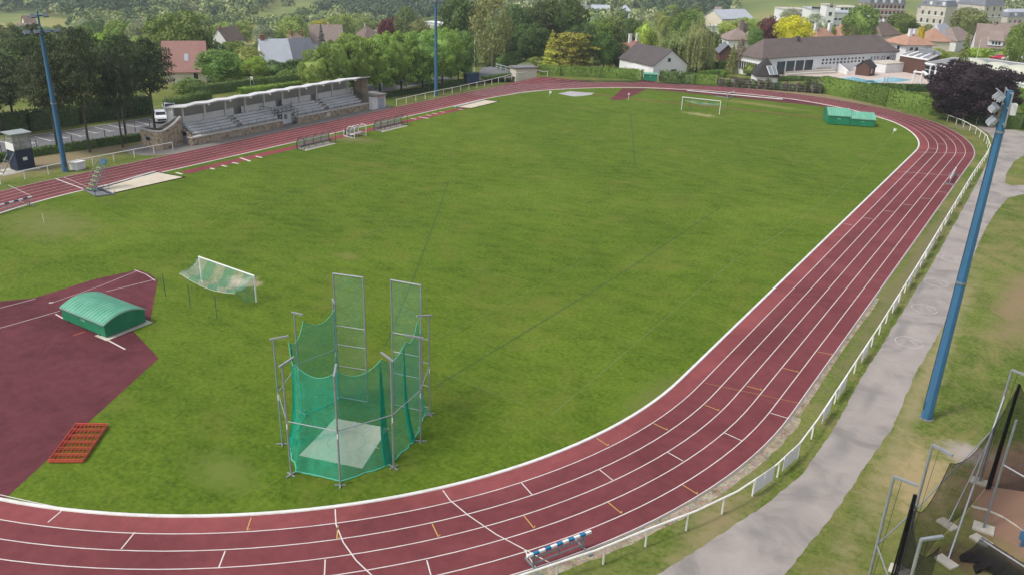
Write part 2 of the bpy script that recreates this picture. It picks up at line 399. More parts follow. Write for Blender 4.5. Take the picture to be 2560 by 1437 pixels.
# smooth the squash table so that the bend has no corners
for _ in range(2):
    base = [far(t_, 0) for t_ in _thf]
def ring(mb, o0, o1, z, mi=0, z1=None):
    A, B = loop(o0), loop(o1); n = len(A)
    mb.strip(A, B, z, z if z1 is None else z1, mi)
mb = MB(); mb.sheet(loop(-0.2)[:-1], 0.004); struct('grass_field', mb, M_PITCH)
mb = MB(); ring(mb, 0.0, LW, 0.004, 1); ring(mb, LW, 6*LW, 0.004, 0); struct('running_track', mb, [M_TRACK, M_TRACK1])
mb = MB()
for a_, b_, za, zb in ((-0.22, -0.20, 0.0, 0.06), (-0.20, -0.02, 0.06, 0.06), (-0.02, 0.0, 0.06, 0.0)):
    ring(mb, a_, b_, za, 0, zb)
struct('track_kerb', mb, M_KERBW)
LNE = MB()
def lane_line(off, w): ring(LNE, off-w/2, off+w/2, 0.016)
for k in range(1, 6): lane_line(k*LW, 0.062)
lane_line(6*LW-0.06, 0.06)
def pxline(mb, pts, w, z=0.018):
    Q = [Vector(G(*p)) for p in pts]; A = []; B = []
    for i, q in enumerate(Q):
        d = (Q[min(i+1, len(Q)-1)]-Q[max(i-1, 0)]).normalized(); n = Vector((-d.y, d.x, 0))
        A.append(q+n*w/2); B.append(q-n*w/2)
    mb.strip(A, B, z, z)
for a in [((162, 1270), (120, 1305)), ((337, 1330), (303, 1372)), ((563, 1377), (547, 1418)), ((813, 1398), (811, 1440)), ((1067, 1400), (1078, 1440)),
          ((1304, 1207), (1331, 1237)), ((1497, 1172), (1532, 1200)), ((1667, 1129), (1708, 1152)), ((1810, 1081), (1854, 1101)), ((1926, 1032), (1972, 1046)),
          ((2108, 560), (2130, 563)), ((2157, 545), (2182, 548)), ((2207, 527), (2234, 530)), ((2255, 511), (2281, 514)), ((2302, 496), (2328, 498)), ((2346, 480), (2370, 482)), ((2359, 461), (2384, 463)),
          ((2239, 429), (2399, 441)), ((2294, 381), (2438, 384)), ((2363, 349), (2391, 350)), ((2323, 372), (2344, 372)), ((2344, 361), (2366, 361)),
          ((838, 1272), (840, 1310), (858, 1355), (890, 1400), (932, 1440)), ((1107, 1225), (1125, 1250), (1170, 1287), (1240, 1335), (1310, 1372), (1381, 1410)), ((1310, 1372), (1340, 1420)),
          ((160, 444), (216, 467)), ((20, 463), (75, 489)), ((40, 500), (60, 508))]:
    pxline(LNE, a, 0.065)
pxline(LNE, ((138, 447), (208, 473)), 0.16)
YEL = MB()
for a, b in [((628, 1293), (617, 1326)), ((845, 1313), (842, 1347)), ((1080, 1308), (1096, 1342)), ((1310, 1289), (1335, 1320)), ((1520, 1255), (1554, 1283)), ((1706, 1211), (1744, 1235)),
             ((1491, 1095), (1521, 1114)), ((1634, 1058), (1669, 1075)), ((1762, 1012), (1798, 1026)), ((1867, 965), (1905, 975)), ((1957, 920), (1997, 930)), ((2045, 879), (2083, 887))]:
    pxline(YEL, (a, b), 0.06); A, B = Vector(G(*a)), Vector(G(*b)); d = (A-B).normalized(); n = Vector((-d.y, d.x, 0))
    s = 1 if n.y > 0 else -1; e = B+d*0.16+n*s*0.14
    w_ = Vector((d.y, -d.x, 0))*0.03
    YEL.quad(B-w_+Vector((0, 0, .018)), B+w_+Vector((0, 0, .018)), e+w_+Vector((0, 0, .018)), e-w_+Vector((0, 0, .018)))
pxline(YEL, ((1762, 957), (2010, 1010)), 0.03)
struct('track_arrows', YEL, M_LINE_Y)

# ------------------------------------------------------------------ red aprons inside and outside the oval
def gpoly(px, z=0): return [G(*p)[:2] for p in px]
def jag(poly, amp=0.08, step=0.8):
    """subdivide a polygon and roughen its outline"""
    out = []
    n = len(poly)
    for i in range(n):
        a, b = Vector(poly[i]), Vector(poly[(i+1) % n]); k = max(1, int((b-a).length/step)); d = (b-a).normalized(); nn = Vector((-d.y, d.x))
        for j in range(k):
            q = a.lerp(b, j/k)+nn*random.uniform(-amp, amp)*(0 if j == 0 else 1); out.append((q.x, q.y))
    return out
mb = MB()
arc = [near(t_, -0.20) for t_ in np.linspace(-62, 20.5, 60)]
mb.sheet([arc[-1], (5.2, -62.43), (-0.1, -60.9)]+[(-0.3, -59.3)]+gpoly([(395, 700), (375, 685), (348, 674), (240, 697), (85, 745), (0, 753)])+[(-21, -63.4)]+arc[:-1], 0.008)
mb.sheet(gpoly([(1556, 222), (1620, 222), (1590, 237), (1560, 250), (1526, 251), (1530, 246)]), 0.0085)
inr = [far(t_, -0.05) for t_ in np.linspace(-29, 38, 34)]
mb.sheet(inr+gpoly([(2085, 271), (2040, 265), (1957, 257), (1880, 249), (1813, 242.5), (1740, 235), (1680, 229), (1640, 226.5), (1600, 224)]), 0.009)
mb.sheet([far(t_, 6*LW) for t_ in np.linspace(-43, -29, 12)]+gpoly([(1660, 211), (1610, 199), (1590, 207)]), 0.0085)
mb.sheet(gpoly([(1420, 199.3), (1492, 206.8), (1440, 208), (1378, 209)]), 0.0105)
struct('red_apron', mb, M_APRON)
mb = MB()
lft = [left(y, 0.02) for y in np.linspace(33, HY, 6)]
mb.sheet(gpoly([(1345, 193.5), (1365, 193), (1420, 199), (1500, 208)])+[far(t_, 6*LW-.1) for t_ in np.linspace(-53, -90, 20)], 0.006)
struct('sprint_chute', mb, M_TRACK)
for i, yy in enumerate(np.linspace(0, 1, 7)):
    a = Vector(left(36, 0.3+5.9*yy)); e0, e1 = Vector(G(1352, 194.5)[:2]), Vector(G(1500, 209)[:2]); e = e0.lerp(e1, 1-yy)
    d = (e-a).normalized(); n = Vector((-d.y, d.x))*0.03
    LNE.quad((*(a+n), .0175), (*(a-n), .0175), (*(e-n), .0175), (*(e+n), .0175))
# long-jump runway beside the home straight
mb = MB(); mb.sheet([(-34.45, -31.6), (-32.85, -31.6), (-32.55, 24.2), (-34.1, 24.2)], 0.008); struct('jump_runway', mb, M_RUNUP)
mb = MB(); q0, q1 = G(1480, 238), G(2075, 293)
pxline(mb, ((1480, 236), (1560, 246), (1700, 260), (1900, 279), (2080, 298)), 0.55, 0.0095); struct('service_strip', mb, M_RUNUP)
for a, b, w_ in [((526, 421), (536, 424), .3), ((554, 414), (567, 417), .3), ((580, 407), (596, 410), .3), ((600, 395), (626, 404), .3), ((639, 391), (655, 395), .3), ((440, 432), (456, 436), .3),
                 ((1027, 297), (1041, 299), .3), ((1046, 293), (1072, 297), .3), ((1065, 288), (1078, 290), .25), ((1081, 284), (1094, 286), .25), ((1099, 280), (1112, 282), .25), ((1146, 274), (1158, 275), .25)]:
    pxline(LNE, (a, b), w_, 0.0125)
# high-jump / javelin markings on the red area
for a, w_ in [(((0, 770), (50, 757), (88, 747)), .05), (((0, 820), (60, 803), (150, 777)), .05), (((130, 757), (250, 715), (347, 676)), .04), (((265, 729), (330, 713), (390, 698)), .05),
              (((336, 675), (365, 686), (388, 702)), .07), (((139, 785), (158, 796)), .11), (((266, 848), (313, 873)), .11), (((122, 757), (134, 756)), .16), (((0, 1236), (80, 1254), (160, 1270)), .06)]:
    pxline(LNE, a, w_, 0.0135)
struct('track_lines', LNE, M_LINE)
mb = MB(); pxline(mb, ((184, 838), (213, 829)), .09, 0.0135); struct('orange_mark', mb, simple('orange_paint', (0.5, 0.12, 0.06), 0.1))
# faded pitch markings: dark scorched lines and pale old paint
mb = MB()
for a, w_ in [(((1122, 452), (1090, 545), (1040, 680), (985, 815), (960, 870)), .11), (((1800, 520), (1560, 680), (1300, 838), (1090, 965)), .12), (((1575, 280), (1583, 350), (1588, 420)), .13), (((0, 690), (80, 680)), .1),
              (((930, 432), (780, 470), (620, 515)), .12), (((1060, 545), (900, 590)), .1), (((300, 480), (470, 470)), .07)]:
    pxline(mb, a, w_, 0.0085)
struct('pitch_lines_dark', mb, simple('scorched_grass', (0.045, 0.10, 0.02), 0.2, 1.0, 0.95, coord='World'))
mb = MB()
for a, w_ in [(((1378, 1037), (1500, 935), (1640, 815), (1830, 655), (1950, 585), (2130, 450), (2225, 345)), .045), (((1120, 940), (1240, 985), (1320, 1012)), .04), (((1085, 850), (1300, 740), (1480, 640)), .035), (((1180, 672), (1330, 705)), .03)]:
    pxline(mb, a, w_, 0.0085)
struct('pitch_lines_pale', mb, simple('old_paint_grass', (0.15, 0.20, 0.075), 0.25, 0.7, 0.95, coord='World'))
q = [G(2063, 541), G(2098, 536), G(2100, 541)]

# ------------------------------------------------------------------ path, gravel, concrete aprons, parking
lp = [(1610, 1460), (1640, 1437), (1770, 1355), (1900, 1270), (2000, 1190), (2080, 1080), (2150, 950), (2250, 790), (2330, 660), (2420, 500), (2462, 420), (2484, 352), (2470, 332), (2440, 314)]
rp = [(2500, 318), (2560, 330), (2640, 340), (2640, 380), (2560, 389), (2535, 405), (2515, 435), (2512, 457), (2530, 464), (2600, 462), (2600, 480), (2560, 486), (2520, 495), (2490, 530), (2470, 562), (2450, 600), (2400, 730), (2350, 830), (2290, 930), (2230, 1070), (2160, 1170), (2080, 1290), (1960, 1437), (1940, 1460)]
mb = MB(); mb.sheet(jag(gpoly(lp+rp), 0.05, 0.4), 0.006); struct('path', mb, M_PATH)
mb = MB()
for (cx, cy) in [(2272, 855), (2311, 772), (2340, 706), (2382, 647)]:
    c0 = Vector(G(cx, cy)); A = []; B = []
    for k in range(41):
        a = 2*PI*k/40+0.6; A.append((c0.x+1.02*math.cos(a), c0.y+1.02*math.sin(a))); B.append((c0.x+0.95*math.cos(a), c0.y+0.95*math.sin(a)))
    mb.strip(A[:38], B[:38], 0.0105, 0.0105)
    # the short zig-zag chalk stroke (like an open N) inside each ring
    z = [(-14, -8), (18, 5), (2, -3), (30, 2), (16, 12)] if False else [(0, 6), (2, -8), (26, 4), (14, -8)]
    k = (855-60)/795*0+1.0
    s = {2272: 1.0, 2311: .9, 2340: .8, 2382: .72}[cx]
    pxline(mb, [(cx+25*s, cy+6*s), (cx+5*s, cy-9*s), (cx+33*s, cy-1*s), (cx+34*s, cy+8*s)] if False else [(cx+22*s, cy+9*s), (cx+2*s, cy-5*s)], .05, 0.0105)
    pxline(mb, [(cx+2*s, cy-5*s), (cx+34*s, cy-4*s)], .05, 0.0112)
    pxline(mb, [(cx+34*s, cy-4*s), (cx+24*s, cy+3*s)], .05, 0.0118) if False else None
struct('chalk_rings', mb, simple('chalk', (0.46, 0.44, 0.41), 0.3, 1.2, 0.9, coord='World'))
mb = MB(); A = []; B = []
for t_ in np.linspace(96, 22, 90):
    if t_ > 90: y = -HY+(t_-90)*4; A.append((R0+6*LW+.1, y)); B.append((R0+6*LW+.4+random.uniform(-.07, .07), y))
    else:
        A.append(near(t_, 6*LW+.1)); B.append(near(t_, 6*LW+.70+random.uniform(-.07, .07)))
mb.strip(A, B, 0.005, 0.005); struct('gravel_strip', mb, M_GRAVEL)
mb = MB(); ring(mb, 6*LW, 6*LW+.09, 0.02, 0); struct('track_edging', mb, M_CONC_D)
mb = MB()
mb.sheet([(-42.15, -26.5), (-42.0, 14.8), (-43.6, 17.2), (-50, 16.4), (-50.5, -24), (-49.5, -29.5), (-46.5, -30.3), (-44.0, -29.5)], 0.006); struct('stand_apron', mb, M_CONC_D)
# ------------------------------------------------------------------ foliage
def leaf_mat(name, trans=0.34, rough=0.6, spec=0.25, spread=0.35):
    t = NT(name); oi = t.add('ShaderNodeObjectInfo'); ge = t.add('ShaderNodeNewGeometry')
    o = t.coord('Object'); n = t.noise(o, 3.2, 4, 0.6)
    hs = t.add('ShaderNodeHueSaturation'); t.link(oi.outputs['Color'], hs.inputs['Color'])
    v = t.math('ADD', t.framp(ge.outputs['Random Per Island'], 0, 1, 1-spread, 1+spread), t.framp(n, 0.3, 0.7, -0.22, 0.22)); t.link(v, hs.inputs['Value'])
    t.link(t.framp(n, 0.3, 0.7, 0.492, 0.508), hs.inputs['Hue'])
    b = t.bsdf(hs.outputs[0], rough, spec)
    tr = t.add('ShaderNodeBsdfTranslucent'); t.link(hs.outputs[0], tr.inputs['Color'])
    mx = t.add('ShaderNodeMixShader'); mx.inputs[0].default_value = trans
    t.link(b.outputs[0], mx.inputs[1]); t.link(tr.outputs[0], mx.inputs[2]); t.link(mx.outputs[0], t.out.inputs['Surface'])
    return t.m
M_LEAF = leaf_mat('leaves'); M_NEEDLE = leaf_mat('needles', 0.2, 0.7, 0.2, 0.4); M_FARLEAF = leaf_mat('far_leaves', 0.15)
t = NT('bark'); o = t.coord('Object', (1, 1, 0.25)); n = t.noise(o, 9, 5, 0.7)
t.bsdf(t.ramp(n, [(0.3, (0.06, 0.05, 0.042)), (0.7, (0.16, 0.135, 0.115))]), 0.9, 0.15, bump=n, bstr=0.5); M_BARK = t.m
M_PALEBARK = simple('pale_bark', (0.36, 0.34, 0.29), 0.25, 3, 0.85)

def rnd_dirs(n, rng, zmin=-1.0):
    z = rng.uniform(zmin, 1, n); a = rng.uniform(0, 2*PI, n); r = np.sqrt(1-z*z)
    return np.stack([r*np.cos(a), r*np.sin(a), z], 1)
def quads_from(C, N, S, rng, asp=0.7):
    n = len(C); up = np.where(np.abs(N[:, 2:3]) < 0.9, np.array([[0, 0, 1.0]]), np.array([[1.0, 0, 0]]))
    U = np.cross(N, up); U /= np.linalg.norm(U, axis=1, keepdims=True)+1e-9; V = np.cross(N, U)
    a = rng.uniform(0, 2*PI, n)[:, None]; U2 = U*np.cos(a)+V*np.sin(a); V2 = -U*np.sin(a)+V*np.cos(a)
    S = np.asarray(S).reshape(-1, 1); U2 = U2*S; V2 = V2*S*asp
    lift = N*S*0.25
    return np.stack([C-U2, C-V2-lift, C+U2, C+V2-lift], 1).reshape(-1, 3)
def mesh_np(name, V, quads=None, tris=None, mats=()):
    me = bpy.data.meshes.new(name); nv = len(V); nq = 0 if quads is None else len(quads); ntr = 0 if tris is None else len(tris)
    me.vertices.add(nv); me.vertices.foreach_set('co', np.asarray(V, np.float32).ravel())
    me.loops.add(nq*4+ntr*3); me.polygons.add(nq+ntr)
    li = []; st = []; 
    if nq: li.append(np.asarray(quads, np.int32).ravel()); st.append(np.arange(nq)*4)
    if ntr: li.append(np.asarray(tris, np.int32).ravel()); st.append(nq*4+np.arange(ntr)*3)
    me.loops.foreach_set('vertex_index', np.concatenate(li)); me.polygons.foreach_set('loop_start', np.concatenate(st).astype(np.int32))
    for m in mats: me.materials.append(m)
    me.update(calc_edges=True); me.validate(); return me
def ico(sub=2):
    bm = bmesh.new(); bmesh.ops.create_icosphere(bm, subdivisions=sub, radius=1); V = np.array([v.co[:] for v in bm.verts]); F = np.array([[v.index for v in f.verts] for f in bm.faces]); bm.free(); return V, F
ICOV, ICOF = ico(2)
def crown_mesh(name, fn, seed, mat, leaf=0.028, core=None, asp=0.7):
    rng = np.random.default_rng(seed); C, N, S = fn(rng)
    L = quads_from(C, N, S*leaf, rng, asp); q = np.arange(len(L)).reshape(-1, 4); tr = None
    if core is not None:
        V = ICOV*(1+0.16*rng.standard_normal((len(ICOV), 1)))*np.array(core[1])+np.array(core[0])
        tr = ICOF+len(L); L = np.concatenate([L, V])
    return mesh_np(name, L, q, tr, [mat])
def clumpy(cz, rx, rz, ncl, nlf, cr=(0.12, 0.2), sq=2.0, zmin=-0.75, loose=0.0):
    def fn(rng):
        D = rnd_dirs(ncl, rng, zmin); k = (np.abs(D)**sq).sum(1)**(-1/sq); D = D*k[:, None]
        f = rng.uniform(0.62, 0.98, (ncl, 1)); cc = D*f*np.array([rx, rx, rz])+np.array([0, 0, cz]); rr = rng.uniform(cr[0], cr[1], ncl)
        per = nlf//ncl; C = []; N = []
        for c, r in zip(cc, rr):
            d = rnd_dirs(per, rng); out = (c-np.array([0, 0, cz])); out = out/(np.linalg.norm(out)+1e-6); out = out*0.6+np.array([0, 0, 0.5])
            d = d+out*0.75; d /= np.linalg.norm(d, axis=1, keepdims=True)
            p = c+d*r*rng.uniform(0.75, 1.08+loose, (per, 1))*np.array([1, 1, 0.8*rz/rx if rz < rx else 0.85]); C.append(p); N.append(d+0.55*rng.standard_normal((per, 3)))
        C = np.concatenate(C); N = np.concatenate(N); N /= np.linalg.norm(N, axis=1, keepdims=True)
        return C, N, rng.uniform(0.7, 1.35, len(C))
    return fn
def layered(z0, z1, nl, prof, nlf, droop=0.1, thick=0.03, gap=0.35):
    """conifer: whorls of branches; prof(t) = radius at height fraction t"""
    def fn(rng):
        C = []; N = []; tot = sum(prof((i+.5)/nl) for i in range(nl))
        for i in range(nl):
            t_ = (i+0.5)/nl; z = z0+(z1-z0)*t_; R = prof(t_)*rng.uniform(0.85, 1.1); nb = max(4, int(6+R*16)); per = int(nlf*prof(t_)/tot/nb)+1
            for b in range(nb):
                a = 2*PI*(b+rng.uniform(-.35, .35))/nb+i*0.7; rb = R*rng.uniform(0.65, 1.1)
                s = np.sqrt(rng.uniform(0.03, 1, per)); w = rng.normal(0, 0.09*R+0.012, per)*(1.1-0.6*s)
                x = s*rb*np.cos(a)-w*np.sin(a); y = s*rb*np.sin(a)+w*np.cos(a)
                zz = z-droop*s**1.5*rb+rng.normal(0, thick, per)*0.6+rng.uniform(-.012, .012)
                C.append(np.stack([x, y, zz], 1)); n = np.stack([np.cos(a)*0.35+0*x, np.sin(a)*0.35+0*x, 0.8+0*x], 1)+0.5*rng.standard_normal((per, 3)); N.append(n)
        C = np.concatenate(C); N = np.concatenate(N); N /= np.linalg.norm(N, axis=1, keepdims=True)
        return C, N, rng.uniform(0.7, 1.3, len(C))
    return fn
def willowy(nlf):
    def fn(rng):
        C = []; N = []; ns = nlf//26
        for i in range(ns):
            d = rnd_dirs(1, rng, -0.1)[0]; r = rng.uniform(0.6, 1.0); top = np.array([d[0]*0.46*r, d[1]*0.46*r, 0.50+d[2]*0.46*r])
            top += 0.07*np.array([math.sin(9*d[0]+2), math.cos(8*d[1]), math.sin(7*d[0]+5*d[1])])
            L = min(rng.uniform(0.2, 0.5), top[2]-0.05); k = np.linspace(0, 1, 26); o = np.array([d[0], d[1]])*0.05
            p = np.stack([top[0]+o[0]*np.sqrt(k), top[1]+o[1]*np.sqrt(k), top[2]-L*k], 1)+rng.normal(0, 0.011, (26, 3)); C.append(p)
            N.append(np.tile(np.array([d[0], d[1], 0.35]), (26, 1))+0.45*rng.standard_normal((26, 3)))
        C = np.concatenate(C); N = np.concatenate(N); N /= np.linalg.norm(N, axis=1, keepdims=True)
        return C, N, rng.uniform(0.7, 1.2, len(C))
    return fn
CROWN = {}
def reg(kind, meshes, trunk): CROWN[kind] = (meshes, trunk)
def trunk_mesh(name, h, r0, limbs, mat, seed=0, spread=0.3):
    rng = random.Random(seed); m = MB()
    pts = [(0, 0, 0), (rng.uniform(-.01, .01), rng.uniform(-.01, .01), h*0.5), (rng.uniform(-.02, .02), rng.uniform(-.02, .02), h)]
    m.tube(pts, [r0*1.25, r0*0.9, r0*0.35], 7)
    for i in range(limbs):
        a = rng.uniform(0, 2*PI); z = h*rng.uniform(0.35, 0.9); L = spread*rng.uniform(0.6, 1.0)
        m.tube([(0, 0, z), (math.cos(a)*L*.5, math.sin(a)*L*.5, z+L*.35), (math.cos(a)*L, math.sin(a)*L, z+L*.55)], [r0*.42, r0*.28, r0*.1], 5)
    me = bpy.data.meshes.new(name); me.from_pydata(m.v, [], m.f); me.materials.append(mat); me.polygons.foreach_set('use_smooth', [True]*len(me.polygons)); me.update(); return me
reg('round', [crown_mesh('crown', clumpy(0.54, 0.41, 0.43, 75, 5600, (0.10, 0.17), 2.0, -0.9), s, M_LEAF, 0.021, ((0, 0, 0.52), (0.29, 0.29, 0.32))) for s in (1, 2, 3)], trunk_mesh('trunk', 0.55, 0.022, 6, M_BARK, 1))
reg('oval', [crown_mesh('crown', clumpy(0.5, 0.41, 0.48, 70, 4200, (0.1, 0.17), 2.2, -0.95), s, M_LEAF, 0.023, ((0, 0, 0.48), (0.28, 0.28, 0.37))) for s in (4, 5)], trunk_mesh('trunk', 0.5, 0.018, 6, M_BARK, 2))
reg('lime', [crown_mesh('crown', clumpy(0.545, 0.49, 0.43, 130, 12000, (0.06, 0.11), 3.2, -0.95), s, M_LEAF, 0.0155, ((0, 0, 0.53), (0.36, 0.36, 0.35))) for s in (6, 7, 8)], trunk_mesh('trunk', 0.5, 0.022, 7, M_BARK, 3))
reg('plum', [crown_mesh('crown', clumpy(0.50, 0.43, 0.46, 150, 17000, (0.06, 0.11), 2.3, -0.95, 0.1), 9, M_LEAF, 0.014, ((0, 0, 0.50), (0.33, 0.33, 0.37)))], trunk_mesh('trunk', 0.5, 0.02, 8, M_BARK, 4))
reg('bush', [crown_mesh('crown', clumpy(0.42, 0.40, 0.46, 36, 2200, (0.12, 0.22), 2.3, -0.8), s, M_LEAF, 0.032, ((0, 0, 0.40), (0.30, 0.30, 0.36))) for s in (10, 11)], trunk_mesh('trunk', 0.3, 0.02, 4, M_BARK, 5))
reg('loose', [crown_mesh('crown', clumpy(0.57, 0.38, 0.40, 46, 2600, (0.08, 0.15), 2.0, -0.95, 0.5), s, M_LEAF, 0.022) for s in (12, 13)], trunk_mesh('trunk', 0.85, 0.012, 9, M_PALEBARK, 6, 0.25))
reg('cone', [crown_mesh('crown', clumpy(0.40, 0.42, 0.42, 50, 3000, (0.1, 0.18), 1.25, -0.9), 14, M_LEAF, 0.024, ((0, 0, 0.40), (0.24, 0.24, 0.36)))], trunk_mesh('trunk', 0.5, 0.018, 4, M_BARK, 7))
reg('thuja', [crown_mesh('crown', clumpy(0.5, 0.42, 0.46, 50, 3000, (0.08, 0.15), 3.0, -0.95), 15, M_NEEDLE, 0.02, ((0, 0, 0.5), (0.36, 0.36, 0.43)))], trunk_mesh('trunk', 0.4, 0.02, 2, M_BARK, 8))
def pineprof(t_): return 0.5*(0.55+0.75*t_*(1-t_)*2.2)*(1.0 if t_ < 0.75 else 1.0-(t_-0.75)*2.6)
reg('pine', [crown_mesh('crown', layered(0.45, 0.985, 12, pineprof, 9000, 0.03, 0.022), s, M_NEEDLE, 0.0145, None, 0.5) for s in (16, 17, 18)], trunk_mesh('trunk', 0.93, 0.016, 18, M_BARK, 9, 0.26))
reg('spruce', [crown_mesh('crown', layered(0.07, 0.99, 17, lambda t_: 0.5*(1-t_)**0.8+0.015, 4200, 0.25, 0.012), s, M_NEEDLE, 0.02) for s in (19, 20)], trunk_mesh('trunk', 0.95, 0.016, 0, M_BARK, 10))
def cedprof(t_): return 0.5*(1.0 if t_ < 0.25 else 1.02-0.28*(t_-0.25))
reg('cedar', [crown_mesh('crown', layered(0.08, 0.93, 7, cedprof, 8200, 0.16, 0.014), s, M_NEEDLE, 0.018) for s in (21, 22)], trunk_mesh('trunk', 0.9, 0.02, 10, M_BARK, 11, 0.35))
reg('willow', [crown_mesh('crown', willowy(17000), 23, M_LEAF, 0.019, ((0, 0, 0.55), (0.33, 0.33, 0.28)), 0.45)], trunk_mesh('trunk', 0.6, 0.024, 6, M_BARK, 12))
_tc = [0]
GREENS = {'dark': (0.120, 0.185, 0.055), 'mid': (0.23, 0.325, 0.075), 'light': (0.37, 0.45, 0.12), 'bright': (0.36, 0.50, 0.08), 'yellow': (0.78, 0.66, 0.05), 'gold': (0.55, 0.50, 0.07),
          'olive': (0.26, 0.31, 0.11), 'grey': (0.36, 0.41, 0.25), 'blue': (0.19, 0.25, 0.22), 'purple': (0.058, 0.033, 0.046), 'rust': (0.20, 0.075, 0.075), 'pine': (0.072, 0.098, 0.042), 'willow': (0.36, 0.47, 0.16), 'brown': (0.40, 0.30, 0.18)}
NICE = {'round': 'leafy_tree', 'oval': 'leafy_tree', 'lime': 'clipped_tree', 'plum': 'leafy_tree', 'bush': 'shrub', 'loose': 'leafy_tree', 'cone': 'leafy_tree', 'thuja': 'columnar_conifer', 'pine': 'pine_tree', 'spruce': 'spruce_tree', 'cedar': 'cedar_tree', 'willow': 'willow_tree'}
def tree_at(kind, base, w, h, col, label, group=None, cat=None, trunk=True):
    ms, tm = CROWN[kind]; _tc[0] += 1; k = _tc[0]; me = ms[k % len(ms)]
    c = np.array(GREENS[col] if isinstance(col, str) else col); c = c*(1+0.10*RNG.standard_normal())*(1+0.06*RNG.standard_normal(3))
    o = thing(NICE[kind], label, cat or ('shrub' if kind == 'bush' else 'tree'), base, RNG.uniform(0, 6.28), group); o.scale = (w, w, h)
    cr = bpy.data.objects.new('crown', me); COL.objects.link(cr); cr.parent = o; cr.color = (*np.clip(c, 0.004, 0.9), 1)
    if trunk:
        tk = bpy.data.objects.new('trunk', tm); COL.objects.link(tk); tk.parent = o
    return o
def solve_h(b, ytop):
    h = 8.0
    for _ in range(8):
        y0 = PJ(b[0], b[1], b[2]+h)[1]; y1 = PJ(b[0], b[1], b[2]+h+1)[1]; h += (ytop-y0)/(y1-y0)
    return h
TREELOG = []
def tree(kind, px, ytop, wpx, col, label, yb=None, D=None, fixbase=False, **kw):
    """a tree whose crown centre is seen at column px, top at ytop, crown wpx wide; it stands at terrain pixel row yb or at distance D"""
    bx = px
    for _ in range(4):
        b = GT(bx, yb) if yb is not None else AG(bx, D)
        h = solve_h(b, ytop)
        if fixbase: break
        m = PJ(b[0], b[1], b[2]+h*0.6); bx += px-m[0]
    d = math.dist(b, CP); w = wpx*d/FPX
    TREELOG.append((kind, px, round(math.hypot(b[0]-CP[0], b[1]-CP[1])), round(h, 1), round(w, 1)))
    return tree_at(kind, b, w*0.94, h*1.0, col, label, **kw)

# ------------------------------------------------------------------ hedges
def hedge(name, pts, wd, ht, col, label, leaf=0.13, dens=18, group=None, rag=0.06, base=None, topcol=None, cat='hedge'):
    """clipped hedge along a polyline: a rough solid core clothed in small leaves"""
    P = [Vector((p[0], p[1], p[2] if len(p) > 2 else 0)) for p in pts]; rng = RNG; Ls = []
    V = []; F = []
    for i in range(len(P)-1):
        a, b = P[i], P[i+1]; L = (b-a).length; d = (b-a)/L; n = Vector((-d.y, d.x, 0)).normalized(); k = max(1, int(L/1.2))
        hh = wd/2-0.05; base_i = len(V)
        for j in range(k+1):
            q = a.lerp(b, j/k); r_ = lambda: random.uniform(-rag, rag)
            for off, z in ((-hh, 0), (-hh, ht-.1), (hh, ht-.1), (hh, 0)):
                V.append(tuple(q+n*(off+r_())+Vector((0, 0, z+(r_() if z else 0)))))
        for j in range(k):
            o = base_i+j*4
            for s_ in range(3): F.append((o+s_, o+s_+1, o+s_+5, o+s_+4))
        F.append((base_i, base_i+1, base_i+2, base_i+3)); e = base_i+k*4; F.append((e+3, e+2, e+1, e))
        # leaves: two flanks + top
        for (cnt, side) in ((int(L*ht*dens), 1), (int(L*ht*dens), -1), (int(L*wd*dens), 0)):
            u = rng.uniform(0, L, cnt); v = rng.uniform(0, 1, cnt)
            A = np.array(a)[None, :]+np.array(d)[None, :]*u[:, None]
            if side: C = A+np.array(n)[None, :]*side*(wd/2+rng.normal(0, rag*.6, cnt)[:, None])+np.array([0, 0, 1.0])*(v*ht)[:, None]; N = np.tile(np.array(n)*side, (cnt, 1))
            else: C = A+np.array(n)[None, :]*((v-.5)*wd)[:, None]+np.array([0, 0, 1.0])*(ht+rng.normal(0, rag*.7, cnt))[:, None]; N = np.tile([0, 0, 1.0], (cnt, 1))
            N = N+0.6*rng.standard_normal((cnt, 3)); N /= np.linalg.norm(N, axis=1, keepdims=True); Ls.append(quads_from(C, N, rng.uniform(.7, 1.3, cnt)*leaf, rng))
    Lq = np.concatenate(Ls); V = np.array(V); q = np.concatenate([np.arange(len(Lq)).reshape(-1, 4), np.array(F)+len(Lq)])
    me = mesh_np(name, np.concatenate([Lq, V]), q, None, [M_LEAF])
    o = bpy.data.objects.new(name, me); COL.objects.link(o); c = GREENS[col] if isinstance(col, str) else col; o.color = (*c, 1)
    return tag(o, label, cat, group)
# ------------------------------------------------------------------ trees one by one
def sgn(n): return n
T = tree
# dark pines round the car park (base pixel known: trunks stand in clear view)
for (px, yb, yt, w_, lab) in [(225, 381, 92, 150, 'dark pine with a bare grey trunk, right beside the tall blue floodlight mast'),
                              (307, 369, 128, 120, 'tall dark pine in the grass strip before the stone stair wall'),
                              (317, 352, 84, 140, 'dark pine whose trunk stands at the clipped hedge, behind the front row of pines'),
                              (146, 382, 120, 150, 'dark pine whose trunk is half hidden by the left blue floodlight mast'),
                              (388, 330, 92, 150, 'broad dark pine in front of the parked white car'),
                              (40, 328, 135, 150, 'dark pine behind the navy timing tower'),
                              (8, 338, 170, 140, 'dark pine at the left edge of the photo'),
                              (226, 305, 66, 150, 'tall dark pine at the far edge of the car park'),
                              (120, 300, 58, 150, 'highest dark pine, its top beside the lamp head of the left mast'),
                              (330, 296, 88, 140, 'dark pine at the far kerb of the car park, left of the white car')]:
    tree('pine', px, yt, w_, 'pine', lab, yb=yb, fixbase=True, group='dark pines by the car park')
